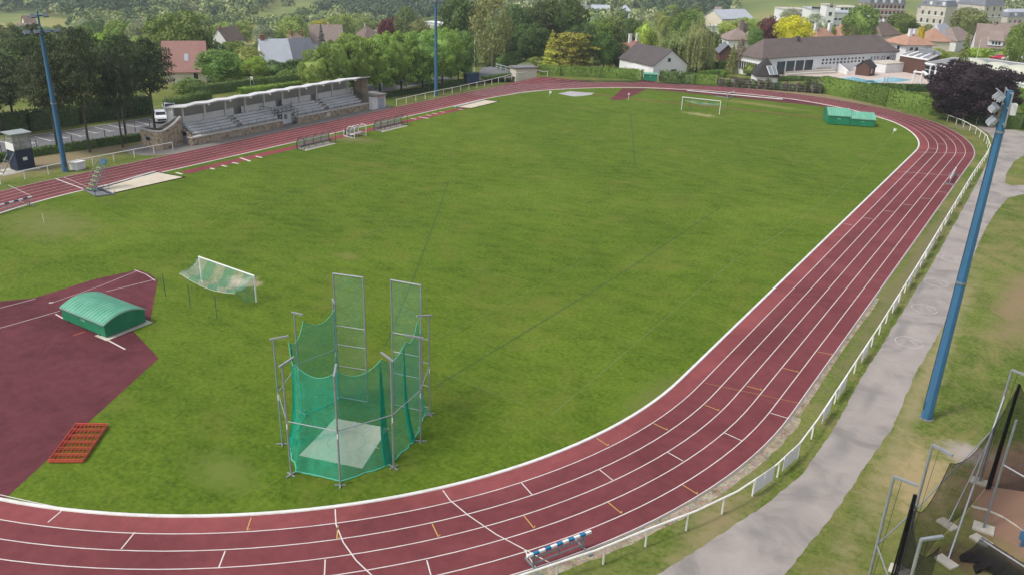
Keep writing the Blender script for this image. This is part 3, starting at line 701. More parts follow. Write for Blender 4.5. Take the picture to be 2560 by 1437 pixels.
for (px, yt, w_, D, c, lab) in [(300, 52, 80, 252, 'mid', 'leafy tree seen through the gap above the pines'), (345, 58, 72, 240, 'grey', 'pale grey-green round tree left of the big dark chestnut'),
                                (396, 38, 70, 262, 'dark', 'dark tree touching the left side of the big chestnut'), (262, 84, 80, 218, 'bright', 'yellow-green tree rising just behind the pines'),
                                (210, 62, 62, 285, 'mid', 'green tree over the pines, right of the mast lamp head'), (160, 66, 62, 268, 'dark', 'dark green tree behind the left mast lamp head'),
                                (112, 66, 58, 330, 'grey', 'greyish tree below the yellow field'), (70, 72, 60, 320, 'dark', 'dark tree beside the far barn at left'),
                                (20, 60, 84, 300, 'dark', 'dark tree at the left edge below the yellow field'), (38, 92, 92, 232, 'dark', 'dark spreading tree above the red roof corner'),
                                (66, 125, 110, 196, 'mid', 'green tree right of the red roof corner at the left edge'), (100, 105, 90, 205, 'dark', 'shadowy tree left of the mast between pines')]:
    tree('round', px, yt, w_, c, lab, D=D, group='trees behind the pines')
tree('round', 450, 28, 172, 'mid', 'big dark round chestnut behind the pink-tiled roof', D=206)
tree('round', 548, 122, 122, 'mid', 'round garden tree right of the pink-tiled house', yb=213)
for (px, yt, w_, D, c, lab) in [(618, 116, 84, 188, 'light', 'light green tree left of the slate-grey roof'), (590, 102, 60, 216, 'mid', 'green tree above the round garden tree'), (652, 106, 62, 220, 'mid', 'green tree behind the left chimney of the slate roof'),
                                (585, 150, 60, 180, 'bright', 'bright low tree right of the round garden tree'), (642, 142, 66, 183, 'bright', 'bright green tree below the light one, left of the slate house'),
                                (690, 76, 68, 325, 'mid', 'green tree over the brown hipped roof'), (735, 38, 78, 330, 'light', 'tall pale tree on the slope above the brown hipped roof'), (778, 58, 64, 346, 'light', 'light tree left of the golden-topped tree'),
                                (660, 62, 60, 300, 'grey', 'grey-green tree below the golden field'), (724, 78, 56, 325, 'light', 'light tree right behind the brown hipped roof'), (560, 56, 72, 372, 'light', 'pale tree above the small white gable'),
                                (606, 50, 66, 382, 'light', 'pale tree behind the ridge of the white gable house'), (802, 50, 66, 348, 'gold', 'golden-topped tree behind the blue spruce'), (850, 36, 84, 362, 'light', 'large light tree behind the twin tiled roofs'),
                                (892, 34, 92, 396, 'light', 'rounded light tree between two tiled roofs'), (930, 54, 74, 402, 'light', 'light tree left of the copper tree'), (965, 46, 46, 252, 'rust', 'small copper-leaved tree behind the lime row'),
                                (990, 38, 40, 262, 'rust', 'darker copper-leaved tree next to the olive pines')]:
    tree('round', px, yt, w_, c, lab, D=D, group='garden trees left of the limes')
for (px, yt, w_, D, lab) in [(515, 52, 26, 300, 'narrow blue-black spruce right of the chestnut'), (586, 48, 30, 366, 'narrow dark spruce behind the white gable house'), (830, 52, 30, 352, 'blue-grey spruce between light trees')]:
    tree('spruce', px, yt, w_, 'blue', lab, D=D, group='spruces among the gardens')
tree('spruce', 804, 58, 48, 'blue', 'blue spruce standing before the brown tiled roof', D=202)
for (px, yt, w_, D, lab) in [(1016, 14, 84, 255, 'olive pine behind the limes, left of the middle mast'), (1050, 44, 66, 245, 'lower olive pine just left of the middle mast')]:
    tree('pine', px, yt, w_, 'olive', lab, D=D, group='olive pines behind the limes')
for (px, yt, w_, D, c, lab, kd) in [(1150, -14, 120, 235, 'dark', 'tall dark tree right of the middle mast', 'round'), (1112, 58, 66, 238, 'dark', 'dark tree right behind the middle mast', 'round'), (1232, -22, 120, 214, 'olive', 'open birch with pale trunks behind the lane', 'loose'),
                                    (1196, 40, 80, 226, 'olive', 'thin birch left of the tall open birch', 'loose'), (1290, 12, 92, 238, 'dark', 'dark tree left above the brown dormer house', 'round'), (1345, 4, 112, 246, 'dark', 'dark tree high above the brown dormer house', 'round'),
                                    (1402, -12, 146, 248, 'dark', 'largest dark tree at the top of the photo, above the golden cedar', 'round'), (1452, 60, 96, 222, 'dark', 'dark tree behind the flat golden cedar top', 'round'), (1502, 44, 96, 238, 'mid', 'green tree right above the golden cedar', 'round'),
                                    (1540, 34, 92, 244, 'olive', 'olive tree in the wood left of the bright cone tree', 'round'), (1582, 46, 66, 236, 'dark', 'dark tree touching the left of the bright cone tree', 'round'), (1325, 58, 112, 224, 'dark', 'shaded tree right behind the brown dormer roof', 'round'),
                                    (1268, 68, 84, 226, 'dark', 'shaded tree at the left end of the brown dormer roof', 'round'), (1512, 84, 76, 206, 'dark', 'blue-black tree right of the golden cedar', 'round'), (1545, 104, 66, 210, 'dark', 'dark tree behind the columnar golden conifer', 'round'),
                                    (1690, 60, 60, 262, 'dark', 'purple-black tree right of the bright cone tree', 'round'), (1712, 28, 74, 258, 'mid', 'green tree behind the weeping willow', 'round')]:
    tree(kd, px, yt, w_, c, lab, D=D, group='wood behind the far corner')
tree('spruce', 1380, 74, 64, 'gold', 'golden upright conifer left of the spreading cedar', yb=172)
tree('cedar', 1432, 68, 150, (0.44, 0.43, 0.07), 'spreading golden cedar with flat tiers behind the far hedge', yb=184)
tree('cedar', 1392, 118, 96, (0.38, 0.41, 0.07), 'low golden cedar between the upright conifer and the big cedar', yb=184)
tree('thuja', 1547, 113, 26, 'gold', 'narrow golden columnar conifer left of the white gable house', yb=164)
tree('cone', 1614, 33, 72, 'bright', 'bright green cone-shaped tree behind the red tiled house', D=232)
tree('willow', 1712, 66, 150, 'willow', 'large weeping willow behind the white gable house', yb=178)
tree('willow', 1748, 42, 84, 'willow', 'taller weeping willow crown rising behind the large one', D=205)
for (px, yt, w_, D, c, lab) in [(1822, 52, 56, 315, 'light', 'light tree left behind the white hipped bungalow'), (1868, 44, 66, 318, 'light', 'light tree behind the chimneys of the white hipped bungalow'), (1780, 80, 50, 250, 'mid', 'green tree right of the willow'),
                                (1925, 42, 66, 272, 'rust', 'copper beech left of the yellow tree'), (1984, 40, 98, 258, 'yellow', 'vivid yellow tree behind the left end of the bath house roof'), (2072, 58, 34, 285, 'light', 'small light tree below the grey school block'),
                                (2156, 10, 92, 285, 'mid', 'big round green tree in front of the brick mansion'), (2255, 34, 78, 335, 'mid', 'green tree left of the stone mansion'), (2222, 66, 66, 322, 'light', 'light tree behind the tiled roof right of the round tree'), (2320, 62, 60, 330, 'olive', 'olive tree at the left foot of the stone mansion'),
                                (2424, 20, 90, 335, 'olive', 'bronze-green tree before the stone mansion wing'), (2546, 54, 56, 262, 'mid', 'green tree at the right edge beside the tiled gables'), (2299, 66, 22, 272, 'yellow', 'tiny yellow tree behind the white chimneys'),
                                (2128, 66, 40, 262, 'olive', 'rusty-green tree right of the red hipped roofs'), (1888, 70, 46, 262, 'mid', 'green tree in the gap right of the white bungalow'), (2040, 36, 60, 360, 'grey', 'thin grey-green tree before the white school wing'), (1975, 24, 60, 400, 'grey', 'grey willow-like tree left before the school')]:
    tree('round' if c != 'grey' else 'loose', px, yt, w_, c, lab, D=D, group='trees among the houses at right')
tree('spruce', 2412, 74, 52, 'mid', 'dark green conical conifer behind the flat pool roofs', D=214)
tree('spruce', 1832, 108, 44, 'olive', 'olive conifer left of the long tiled bath house', yb=184)
tree('loose', 1850, 96, 26, 'brown', 'dead brown conifer beside the olive one', yb=184)
for (px, yt, w_, yb, c, lab) in [(1228, 126, 40, 168, 'mid', 'rounded green shrub where the lane bends'), (1288, 126, 62, 172, 'dark', 'dark shrub below the left dormer'), (1340, 140, 56, 178, 'mid', 'green shrub left of the golden conifer'), (1318, 156, 60, 182, 'grey', 'grey-green shrub behind the small concrete shed'), (1258, 134, 40, 170, 'mid', 'green shrub between the lane rail and the dark shrub'),
                                 (1880, 156, 44, 190, 'mid', 'young tree left of the dark garden pavilion'), (690, 150, 76, 200, 'dark', 'dark shrub under the left half of the slate roof'), (745, 146, 82, 200, 'dark', 'dark shrub under the right half of the slate roof'), (640, 168, 70, 204, 'mid', 'green shrub in the garden left of the slate house'),
                                 (470, 195, 90, 232, 'mid', 'leafy shrub before the pink-tiled house wall'), (610, 190, 50, 212, 'light', 'light shrub at the garden lawn'), (720, 172, 60, 204, 'mid', 'mid-green shrub in the row behind the hedge'),
                                 (2345, 122, 64, 150, 'bright', 'bright shrub left of the conical conifer'), (2452, 118, 70, 150, 'bright', 'bright shrub right of the conical conifer'), (2505, 122, 70, 150, 'mid', 'shrub above the parked red car'), (2552, 120, 50, 152, 'bright', 'bright shrub at the right edge'),
                                 (2300, 126, 40, 150, 'mid', 'green shrub right of the villa balcony'), (1556, 152, 34, 176, 'bright', 'small bright shrub under the columnar conifer'), (1775, 150, 40, 180, 'mid', 'small tree in front of the grey shed')]:
    tree('bush', px, yt, w_, c, lab, yb=yb, group='garden shrubs')
plum = tree('plum', 2436, 150, 216, 'purple', 'large purple-black plum tree beside the pool hedge', yb=300, group=None)
# clipped limes behind the grandstand
LIMES = [(795, 122, 92, 250), (845, 98, 100, 246), (898, 90, 104, 242), (948, 84, 104, 237), (1002, 80, 104, 231), (1056, 76, 106, 224), (1106, 70, 104, 214), (1146, 74, 90, 206),
         (880, 84, 96, 222), (985, 78, 98, 214), (1085, 72, 98, 203)]
for i, (px, yt, w_, yb) in enumerate(LIMES):
    nm = ['leftmost', 'second', 'third', 'fourth', 'fifth', 'sixth', 'seventh', 'rightmost'][i] + ' clipped lime of the front row behind the grandstand' if i < 8 else ['left', 'middle', 'right'][i-8]+' lime of the back row, half hidden by the front limes'
    tree('lime', px, yt, w_, (0.30, 0.40, 0.095), nm, yb=yb, group='clipped limes behind the grandstand')
# garden and slope trees further off, placed at random between the houses
rr = random.Random(21); cnt = 0
BOX = [(520, 60, 640, 110), (640, 95, 800, 170), (760, 60, 960, 105), (940, 70, 1010, 100), (1060, 30, 1115, 70), (1345, 58, 1365, 85), (1450, 0, 1600, 30), (1780, 15, 1935, 50), (1850, 60, 2560, 140), (1940, 0, 2150, 70), (2160, 0, 2260, 75), (2270, 0, 2560, 90), (0, 25, 160, 70), (640, 0, 800, 45), (1780, 40, 1800, 70)]
def boxhit(x, y, mg=24): return any(a-mg <= x <= c+mg and b-6 <= y <= d for a, b, c, d in BOX)
SPOTNAME = ['left of the chestnut', 'behind the chestnut', 'above the pink roof', 'above the slate roof', 'above the twin roofs', 'left of the middle mast', 'right of the middle mast', 'above the brown dormers', 'above the golden cedar', 'above the bright cone tree', 'above the willow', 'behind the white bungalow', 'above the bath house', 'near the brick mansion', 'near the stone mansion', 'at the right edge']
SPOTX = [380, 500, 600, 750, 900, 1070, 1200, 1350, 1480, 1600, 1760, 1900, 2100, 2260, 2470, 2600]
used = {}
for D0, D1, n, x0, x1 in ((200, 300, 45, -20, 1150), (300, 430, 105, -20, 1720), (330, 600, 40, 1650, 1940)):
    for _ in range(n):
        px = rr.uniform(x0, x1); D = rr.uniform(D0, D1); b = AG(px, D); by = PJ(*b)[1]; h = rr.uniform(6, 10) if D > 300 else rr.uniform(5, 8)
        ty = PJ(b[0], b[1], b[2]+h)[1]; tx = PJ(b[0], b[1], b[2]+h)[0]
        if boxhit(tx, ty+8) or boxhit(tx, (by+ty)/2) or by < 2: continue
        kd, c = rr.choice([('round', 'mid'), ('oval', 'mid'), ('oval', 'dark'), ('oval', 'light'), ('round', 'light'), ('oval', 'mid'), ('oval', 'light'), ('oval', 'grey'), ('loose', 'grey'), ('spruce', 'blue'), ('oval', 'dark')])
        far_ = 'far ' if D > 430 else ''; ad = {'mid': 'green', 'dark': 'dark', 'light': 'light green', 'grey': 'grey-green', 'blue': 'blue-green'}[c]
        sp = next(SPOTNAME[i] for i in range(16) if px <= SPOTX[i]); key = (ad, kd, sp, far_); used[key] = used.get(key, 0)+1
        tree_at(kd, b, h*rr.uniform(.75, 1.05), h, c, f"{far_}{'conical' if kd == 'spruce' else 'leafy' if kd != 'oval' else 'upright'} {ad} tree on the slope {sp}", group=f"{far_}{'conical' if kd == 'spruce' else 'leafy' if kd != 'oval' else 'upright'} {ad} trees on the slope {sp}"); cnt += 1
# ------------------------------------------------------------------ far-off wood on the hills: one mass of crowns
t = NT('far_wood_leaves'); P = t.coord('World'); ge = t.add('ShaderNodeNewGeometry'); at = t.add('ShaderNodeAttribute', attribute_name='tint'); n = t.math('ADD', t.math('MULTIPLY', t.noise(P, 0.012, 3, 0.6), 0.45), t.math('MULTIPLY', at.outputs['Fac'], 0.55))
c = t.ramp(n, [(0.30, (0.09, 0.14, 0.07)), (0.45, (0.17, 0.24, 0.085)), (0.58, (0.30, 0.36, 0.13)), (0.72, (0.38, 0.42, 0.21))])
hv = t.add('ShaderNodeHueSaturation'); t.link(c, hv.inputs['Color']); t.link(t.framp(ge.outputs['Random Per Island'], 0, 1, .65, 1.35), hv.inputs['Value']); t.bsdf(hv.outputs[0], 0.7, 0.15); M_WOOD = t.m
def inpoly(x, y, poly):
    c = False; n = len(poly)
    for i in range(n):
        a, b = poly[i], poly[i-1]
        if (a[1] > y) != (b[1] > y) and x < (b[0]-a[0])*(y-a[1])/(b[1]-a[1])+a[0]: c = not c
    return c
FIELDS = [[(-60, 28), (60, 34), (150, 46), (165, 64), (100, 72), (-60, 66)], [(628, 44), (655, 30), (720, 8), (745, -20), (830, -20), (800, 8), (740, 26), (700, 46)], [(1835, -40), (1850, 30), (1880, 46), (1935, 50), (2150, 12), (2180, -40)], [(2250, -40), (2250, 24), (2300, 12), (2440, 10), (2440, -40)]]
DARKW = [[(230, -90), (670, -90), (655, 14), (560, 18), (470, 8), (330, 38), (210, 40), (100, 18)], [(850, -90), (1190, -90), (1140, 60), (1060, 70), (900, 44), (800, 36), (760, 24)], [(1600, -90), (1830, -90), (1820, 60), (1700, 70), (1620, 40)]]
Ls = []; TI = []; rg = np.random.default_rng(5); nW = 0
for _ in range(9000):
    px = rg.uniform(-150, 2700); D = 410+ (rg.uniform(0, 1)**0.75)*900; b = AG(px, D); X, Y = PJ(*b)
    if Y < -70 or any(inpoly(X, Y, f) for f in FIELDS): continue
    if px > 1840 and D < 700: continue
    if px > 1840 and rg.uniform() < 0.35: continue
    h = rg.uniform(5, 14)*(1.0 if D > 600 else .8); w_ = h*rg.uniform(.26, .6); k = 150 if D < 560 else 110 if D < 800 else 64
    T_ = PJ(b[0], b[1], b[2]+h*.8)
    if any(inpoly(X, T_[1]-f_, f) for f in FIELDS for f_ in (0, -4)): continue
    if boxhit(X, T_[1]+3) and D < 620: continue
    d = rnd_dirs(k, rg, -0.3); cc = np.array(b)+np.array([0, 0, h*.55])+d*np.array([w_, w_, h*.45])*rg.uniform(.75, 1.05, (k, 1)); N = d+0.5*rg.standard_normal((k, 3)); N /= np.linalg.norm(N, axis=1, keepdims=True)
    DK = any(inpoly(X, (Y+T_[1])/2, f) for f in DARKW); TI.append(np.full(k*4, rg.uniform(-.25, .15) if DK else rg.uniform(.1, .9))); Ls.append(quads_from(cc, N, rg.uniform(.8, 1.5, k)*(.55 if D < 560 else .80 if D < 800 else 1.2), rg)); nW += 1
L = np.concatenate(Ls); me = mesh_np('far_wood', L, np.arange(len(L)).reshape(-1, 4), None, [M_WOOD]); ta = me.attributes.new('tint', 'FLOAT', 'POINT'); ta.data.foreach_set('value', np.concatenate(TI).astype(np.float32)); o = bpy.data.objects.new('far_wood', me); COL.objects.link(o)
tag(o, 'far-off woodland covering the hillsides at the top of the photo', 'woodland', kind='stuff')
print('TREES', _tc[0], cnt, 'far wood', nW, len(L)//4)
for q in TREELOG: print(q)
# ------------------------------------------------------------------ materials of the built things
M_WHITE = simple('white_paint', (0.78, 0.78, 0.77), 0.05, 0.8, 0.6, dirt=(0.55, 0.53, 0.48), dscale=0.35, damt=0.45)
M_WHITE2 = simple('old_white_paint', (0.66, 0.65, 0.60), 0.08, 0.9, 0.7, dirt=(0.42, 0.39, 0.33), dscale=0.5, damt=0.6)
M_RAIL = simple('rail_white', (0.80, 0.79, 0.74), 0.06, 1.2, 0.5, dirt=(0.5, 0.46, 0.36), dscale=1.0, damt=0.4)
M_GALV = simple('galvanised_steel', (0.40, 0.42, 0.45), 0.15, 3, 0.42, 0.5, 0.55)
M_GALVD = simple('dull_steel', (0.26, 0.28, 0.30), 0.15, 3, 0.5, 0.4, 0.4)
M_BLUE = simple('mast_blue', (0.045, 0.155, 0.29), 0.10, 0.6, 0.42, 0.5, dirt=(0.05, 0.12, 0.2), dscale=0.3, damt=0.4)
M_NAVY = simple('navy_boards', (0.018, 0.03, 0.06), 0.2, 1.0, 0.55)
M_DGREEN = simple('rail_dark', (0.055, 0.10, 0.11), 0.2, 2, 0.5)
M_SLAB = simple('weathered_concrete', (0.50, 0.49, 0.48), 0.10, 0.7, 0.85, dirt=(0.3, 0.29, 0.28), dscale=0.5, damt=0.5)
M_BENCH = simple('bench_slats', (0.86, 0.86, 0.86), 0.08, 1.2, 0.7, dirt=(0.42, 0.42, 0.42), dscale=0.6, damt=0.5)
M_TREAD = simple('tread', (0.33, 0.33, 0.35), 0.12, 0.8, 0.85)
M_BACK = simple('grey_render', (0.50, 0.50, 0.47), 0.06, 0.5, 0.85, dirt=(0.36, 0.35, 0.32), dscale=0.3, damt=0.4)
M_TAN = simple('tan_sheet', (0.42, 0.34, 0.22), 0.10, 0.7, 0.5, dirt=(0.3, 0.25, 0.17))
M_BLACK = simple('black_rubber', (0.012, 0.012, 0.014), 0.2, 2, 0.7)
M_GLASSD = simple('dark_glass', (0.02, 0.028, 0.035), 0.2, 1, 0.12, 0.6)
M_ORANGE = simple('orange_steel', (0.58, 0.085, 0.048), 0.15, 2, 0.55, dirt=(0.3, 0.08, 0.05), dscale=1.2)
M_STRIPEB = simple('barrier_blue', (0.012, 0.19, 0.38), 0.08, 2, 0.45)
M_STRIPEN = simple('barrier_navy', (0.02, 0.07, 0.20), 0.08, 2, 0.45)
t = NT('rubble_stone'); o = t.coord('Object', (1, 1, 1)); vo = t.add('ShaderNodeTexVoronoi'); vo.inputs['Scale'].default_value = 3.4; vo.inputs['Randomness'].default_value = 0.9; t.link(o, vo.inputs['Vector'])
ve = t.add('ShaderNodeTexVoronoi', feature='DISTANCE_TO_EDGE'); ve.inputs['Scale'].default_value = 3.4; ve.inputs['Randomness'].default_value = 0.9; t.link(o, ve.inputs['Vector'])
sx = t.add('ShaderNodeSeparateColor'); t.link(vo.outputs['Color'], sx.inputs[0])
c = t.ramp(sx.outputs[0], [(0.0, (0.22, 0.165, 0.115)), (0.35, (0.38, 0.295, 0.20)), (0.7, (0.50, 0.40, 0.28)), (1.0, (0.42, 0.38, 0.32))])
c = t.mix(t.framp(ve.outputs['Distance'], 0.05, 0.0, 0, .7), c, (0.36, 0.32, 0.26)); c = t.mix(t.framp(t.noise(o, 6, 5, .7), .4, .7, 0, .4), c, (0.2, 0.15, 0.1))
t.bsdf(c, 0.9, 0.15, bump=ve.outputs['Distance'], bstr=0.5, bdist=0.04); M_STONE = t.m
def netmat(name, col, op, rough=0.8):
    t = NT(name); o = t.coord('Object'); n = t.noise(o, 2.2, 4, 0.6); c = np.array(col)
    b = t.bsdf(t.ramp(n, [(.3, tuple(c*.85)), (.7, tuple(np.clip(c*1.15, 0, 1)))]), rough, 0.15)
    tr = t.add('ShaderNodeBsdfTransparent'); mx = t.add('ShaderNodeMixShader'); t.link(t.framp(n, .3, .7, op-.06, op+.06), mx.inputs[0])
    t.link(tr.outputs[0], mx.inputs[1]); t.link(b.outputs[0], mx.inputs[2]); t.link(mx.outputs[0], t.out.inputs['Surface']); return t.m
M_NETG = netmat('green_net', (0.016, 0.44, 0.28), 0.47); M_NETGT = netmat('green_net_thin', (0.14, 0.34, 0.25), 0.26); M_NETGF = netmat('green_net_folds', (0.010, 0.40, 0.25), 0.80)
M_NETK = netmat('black_net', (0.012, 0.012, 0.014), 0.62); M_NETKF = netmat('black_net_folds', (0.010, 0.010, 0.012), 0.76)
M_ROPE = simple('green_rope', (0.10, 0.42, 0.28), 0.1, 3, 0.8)
t = NT('goal_net'); o = t.coord('Object'); 
tr = t.add('ShaderNodeBsdfTransparent'); b = t.bsdf((0.20, 0.50, 0.44), 0.8, 0.2); mx = t.add('ShaderNodeMixShader'); mx.inputs[0].default_value = 0.24
t.link(tr.outputs[0], mx.inputs[1]); t.link(b.outputs[0], mx.inputs[2]); t.link(mx.outputs[0], t.out.inputs['Surface']); M_GNET1 = t.m
M_GNET2 = netmat('goal_net_white', (0.66, 0.68, 0.62), 0.22)

# ------------------------------------------------------------------ grandstand
FX = -44.2; YL, YR = -22.4, 12.2; G0, G1 = -6.4, -3.4
gs = thing('grandstand', 'long white open grandstand with four rows of benches under a zig-zag folded roof', 'grandstand', (FX, -5, 0), world=True)
m = MB()
for a, b in ((YL, G0), (G1, YR)):
    m.b2((FX-0.35, a, 0), (FX, b, 1.0))
m.b2((FX-2.4, YL+.002, 0), (FX-.352, YL+.35, 1.3)); m.build('base_wall', M_STONE, gs)
m = MB()
for a, b in ((YL-.06, G0+.06), (G1-.06, YR+.06)): m.b2((FX-1.0, a, 1.003), (FX+.12, b, 1.14))
m.build('front_ledge', M_WHITE2, gs)
# side wall steps down with the rows
m = MB(); prof = [(FX-.36, 1.0), (FX-.36, 1.4), (FX-.8, 1.4), (FX-.8, 1.7), (FX-1.42, 1.7), (FX-1.42, 2.0), (FX-2.04, 2.0), (FX-2.04, 2.3), (FX-4.2, 2.3), (FX-4.2, 0), (FX-2.41, 0), (FX-2.41, 1.0)]
m.add([(x, YL-.02, z) for x, z in prof]+[(x, YL+.30, z) for x, z in prof], [tuple(range(12)), tuple(range(23, 11, -1))]+[(i, i+12, (i+1) % 12+12, (i+1) % 12) for i in range(12)])
m.build('end_wall', M_STONE, gs, fixn=True)
ROW = [(FX-.80-.62*i, 1.14+.30*i) for i in range(4)]
m = MB()
for i, (x, z) in enumerate(ROW):
    secs = ((YL+.3, G0), (G1, YR)) if i < 2 else ((YL+.3, YR),)
    for a, b in secs: m.b2((x-.62, a, z-1.1 if i else .2), (x+.0, b, z+.0-.002*i))
m.b2((ROW[3][0]-1.9, YL+.3, 1.0), (ROW[3][0]-.622, YR, ROW[3][1]+.02)); m.build('terrace', M_TREAD, gs)
for i, (x, z) in enumerate(ROW):
    secs = [(YL+.9, -14.2), (-13.0, G0-.25), (G1+.25, 3.0), (4.2, YR-.6)] if i < 2 else [(YL+.9, -14.2), (-13.0, 3.0), (4.2, YR-.6)]
    for a, b in secs:
        m = MB(); m.b2((x-.60, a, z+.25), (x-.08, b, z+.35)); m.b2((x-.30, a, z+.02), (x-.22, b, z+.268))
        for y in np.arange(a+.3, b, 1.8): m.b2((x-.59, y, z+.02), (x-.31, y+.1, z+.268))
        m.build('bench', M_BENCH, gs)
    for y in (-13.6, 3.6):
        if i < 3: m = MB(); m.b2((x-.92, y-.45, z+.002), (x-.622, y+.45, z+.47)); m.build('aisle_step', M_WHITE2, gs)
BX = ROW[3][0]-.72; ZT = ROW[3][1]
for a, b in ((YL+.1, -12.5), (-11.1, -4.6), (-3.2, 2.6), (4.2, YR-.05)):
    m = MB(); m.b2((BX-.12, a, ZT+.02), (BX, b, ZT+1.25)); m.build('parapet', M_WHITE, gs)
m = MB(); m.b2((BX-1.25, YL-.3, 0), (BX-1.05, YR, 4.62))
m.build('back_wall', M_BACK, gs)
m = MB(); m.b2((BX-1.05, YL-.28, 2.0), (BX-.02, YL-.13, 4.66)); m.b2((BX, YL-.35, 1.9), (BX+.2, YL-.1, 4.8)); m.build('end_panel', M_WHITE, gs)
RF0, RF1 = -22.9, 12.55; NB = 10; bay = (RF1-RF0)/NB
for k in range(NB):
    y = RF0+(k+.5)*bay
    m = MB(); m.b2((BX+.05, y-.12, ZT+.02), (BX+.27, y+.12, 4.95)); m.build('column', M_WHITE, gs)
m = MB(); xs = [FX+.25, BX-1.4]; zf = [5.42, 4.60]; pr = []
for k in range(NB):
    y0 = RF0+k*bay
    pr += [(y0, 0), (y0+bay*.42, .14)]
pr.append((RF1, 0))
n = len(pr); th = .15
vs_ = [(xs[0], y, zf[0]+h) for y, h in pr]+[(xs[1], y, zf[1]+h) for y, h in pr]+[(xs[0], y, zf[0]+h*.55-th) for y, h in pr]+[(xs[1], y, zf[1]+h*.55-th) for y, h in pr]
fs_ = []
for i in range(n-1):
    fs_ += [(i, n+i, n+i+1, i+1), (2*n+i, 2*n+i+1, 3*n+i+1, 3*n+i), (i, i+1, 2*n+i+1, 2*n+i), (n+i, 3*n+i, 3*n+i+1, n+i+1)]
fs_ += [(0, 2*n, 3*n, n), (n-1, 2*n-1, 4*n-1, 3*n-1)]
m.add(vs_, fs_); rf = m.build('roof', simple('roof_sheet', (.60, .60, .61), .06, .5, .7, dirt=(.45, .45, .44), dscale=.3), gs, fixn=True)
m = MB()
for k in range(1, NB):
    y = RF0+k*bay; m.tube([(xs[0]-.3, y, 5.20), (xs[0]+.2, y, 5.16)], .09, 8)
m.build('drain_spout', M_WHITE2, rf)
m = MB(); m.b2((BX+.3, YR-.06, ZT-1.3), (FX+.1, YR-.01, 5.0)); sp = m.build('side_panel', M_TAN, gs)
m = MB()
for z in (1.2, 2.4, 3.6, 4.8): m.bar((BX+.3, YR-.1, z), (FX+.1, YR-.1, z), .06)
for x in (BX+.35, FX-1.5, FX+.06): m.bar((x, YR-.1, 1.0), (x, YR-.1, 5.0), .07)
m.build('panel_frame', M_GALVD, gs)
# recess with navy door
m = MB(); m.b2((FX-1.6, G0-.1, 0), (FX-1.42, G1+.1, 1.72)); m.build('recess_wall', M_WHITE, gs)
m = MB(); m.b2((FX-1.415, G0+.25, .02), (FX-1.36, G0+1.15, 1.70)); m.build('door', M_NAVY, gs)
m = MB(); m.b2((FX-1.355, G0+.6, 1.1), (FX-1.34, G0+.8, 1.4)); m.build('door_sign', M_WHITE, gs)
m = MB(); m.b2((FX-1.415, G0+1.5, .75), (FX-1.37, G0+2.1, 1.45)); m.build('notice_board', M_GALVD, gs)
m = MB(); m.b2((FX-1.6, G0, 1.722), (FX-1.0, G1, 1.80)); m.build('recess_canopy', M_WHITE2, gs)
def railing(m, pts, h, mids=(0.5,), every=1.8, r=.03):
    for i in range(len(pts)-1):
        a, b = Vector(pts[i]), Vector(pts[i+1]); L = (b-a).length; k = max(1, round(L/every))
        m.bar(a+Vector((0, 0, h)), b+Vector((0, 0, h)), r*2)
        for f in mids: m.bar(a+Vector((0, 0, h*f)), b+Vector((0, 0, h*f)), r*1.3)
        for j in range(k+1): q = a.lerp(b, j/k); m.bar(q, q+Vector((0, 0, h)), r*1.6)
m = MB()
for a, b in ((YL+.1, G0-.1), (G1+.1, YR-.2)): railing(m, [(FX-.06, a, 1.14), (FX-.06, b, 1.14)], .75, (0.5,), 1.6, .024)
m.build('front_railing', M_GALVD, gs)
m = MB(); railing(m, [(FX-.1, G0-.1, 1.14), (FX-1.7, G0-.1, 1.5), (FX-1.7, G1+.1, 1.6), (FX-.1, G1+.1, 1.14)], 1.0, (.33, .66), .9, .028)
railing(m, [(BX+.3, G0-1.5, ZT), (FX-1.8, G0-.4, 1.75)], .9, (), 2.5); railing(m, [(BX+.3, G1+1.6, ZT), (FX-1.8, G1+.5, 1.75)], .9, (), 2.5)
m.build('recess_railing', M_DGREEN, gs)
m = MB()
for i in range(4): x, z = ROW[i]; railing(m, [(x-.6, YL+.3, z), (x-.05, YL+.3, z)], .9, (.5,), .7, .025); railing(m, [(x-.05, YL+.3, z-.3), (x-.05, YL+1.0, z-.3)], .8, (.5,), .7, .02)
m.build('stair_railing', M_DGREEN, gs)
m = MB(); railing(m, [(BX+.2, YR-.5, ZT), (FX-.2, YR-.5, 1.3)], 1.0, (.33, .66), .8, .03); railing(m, [(ROW[3][0]-.64, YL+.5, ZT), (ROW[3][0]-.64, YR-.3, ZT)], .12, (), 3, .02); m.build('aisle_railing', M_DGREEN, gs)
m = MB(); m.b2((FX+.02, 2.6, .25), (FX+.06, 3.3, .8)); m.build('wall_vent', M_WHITE2, gs)
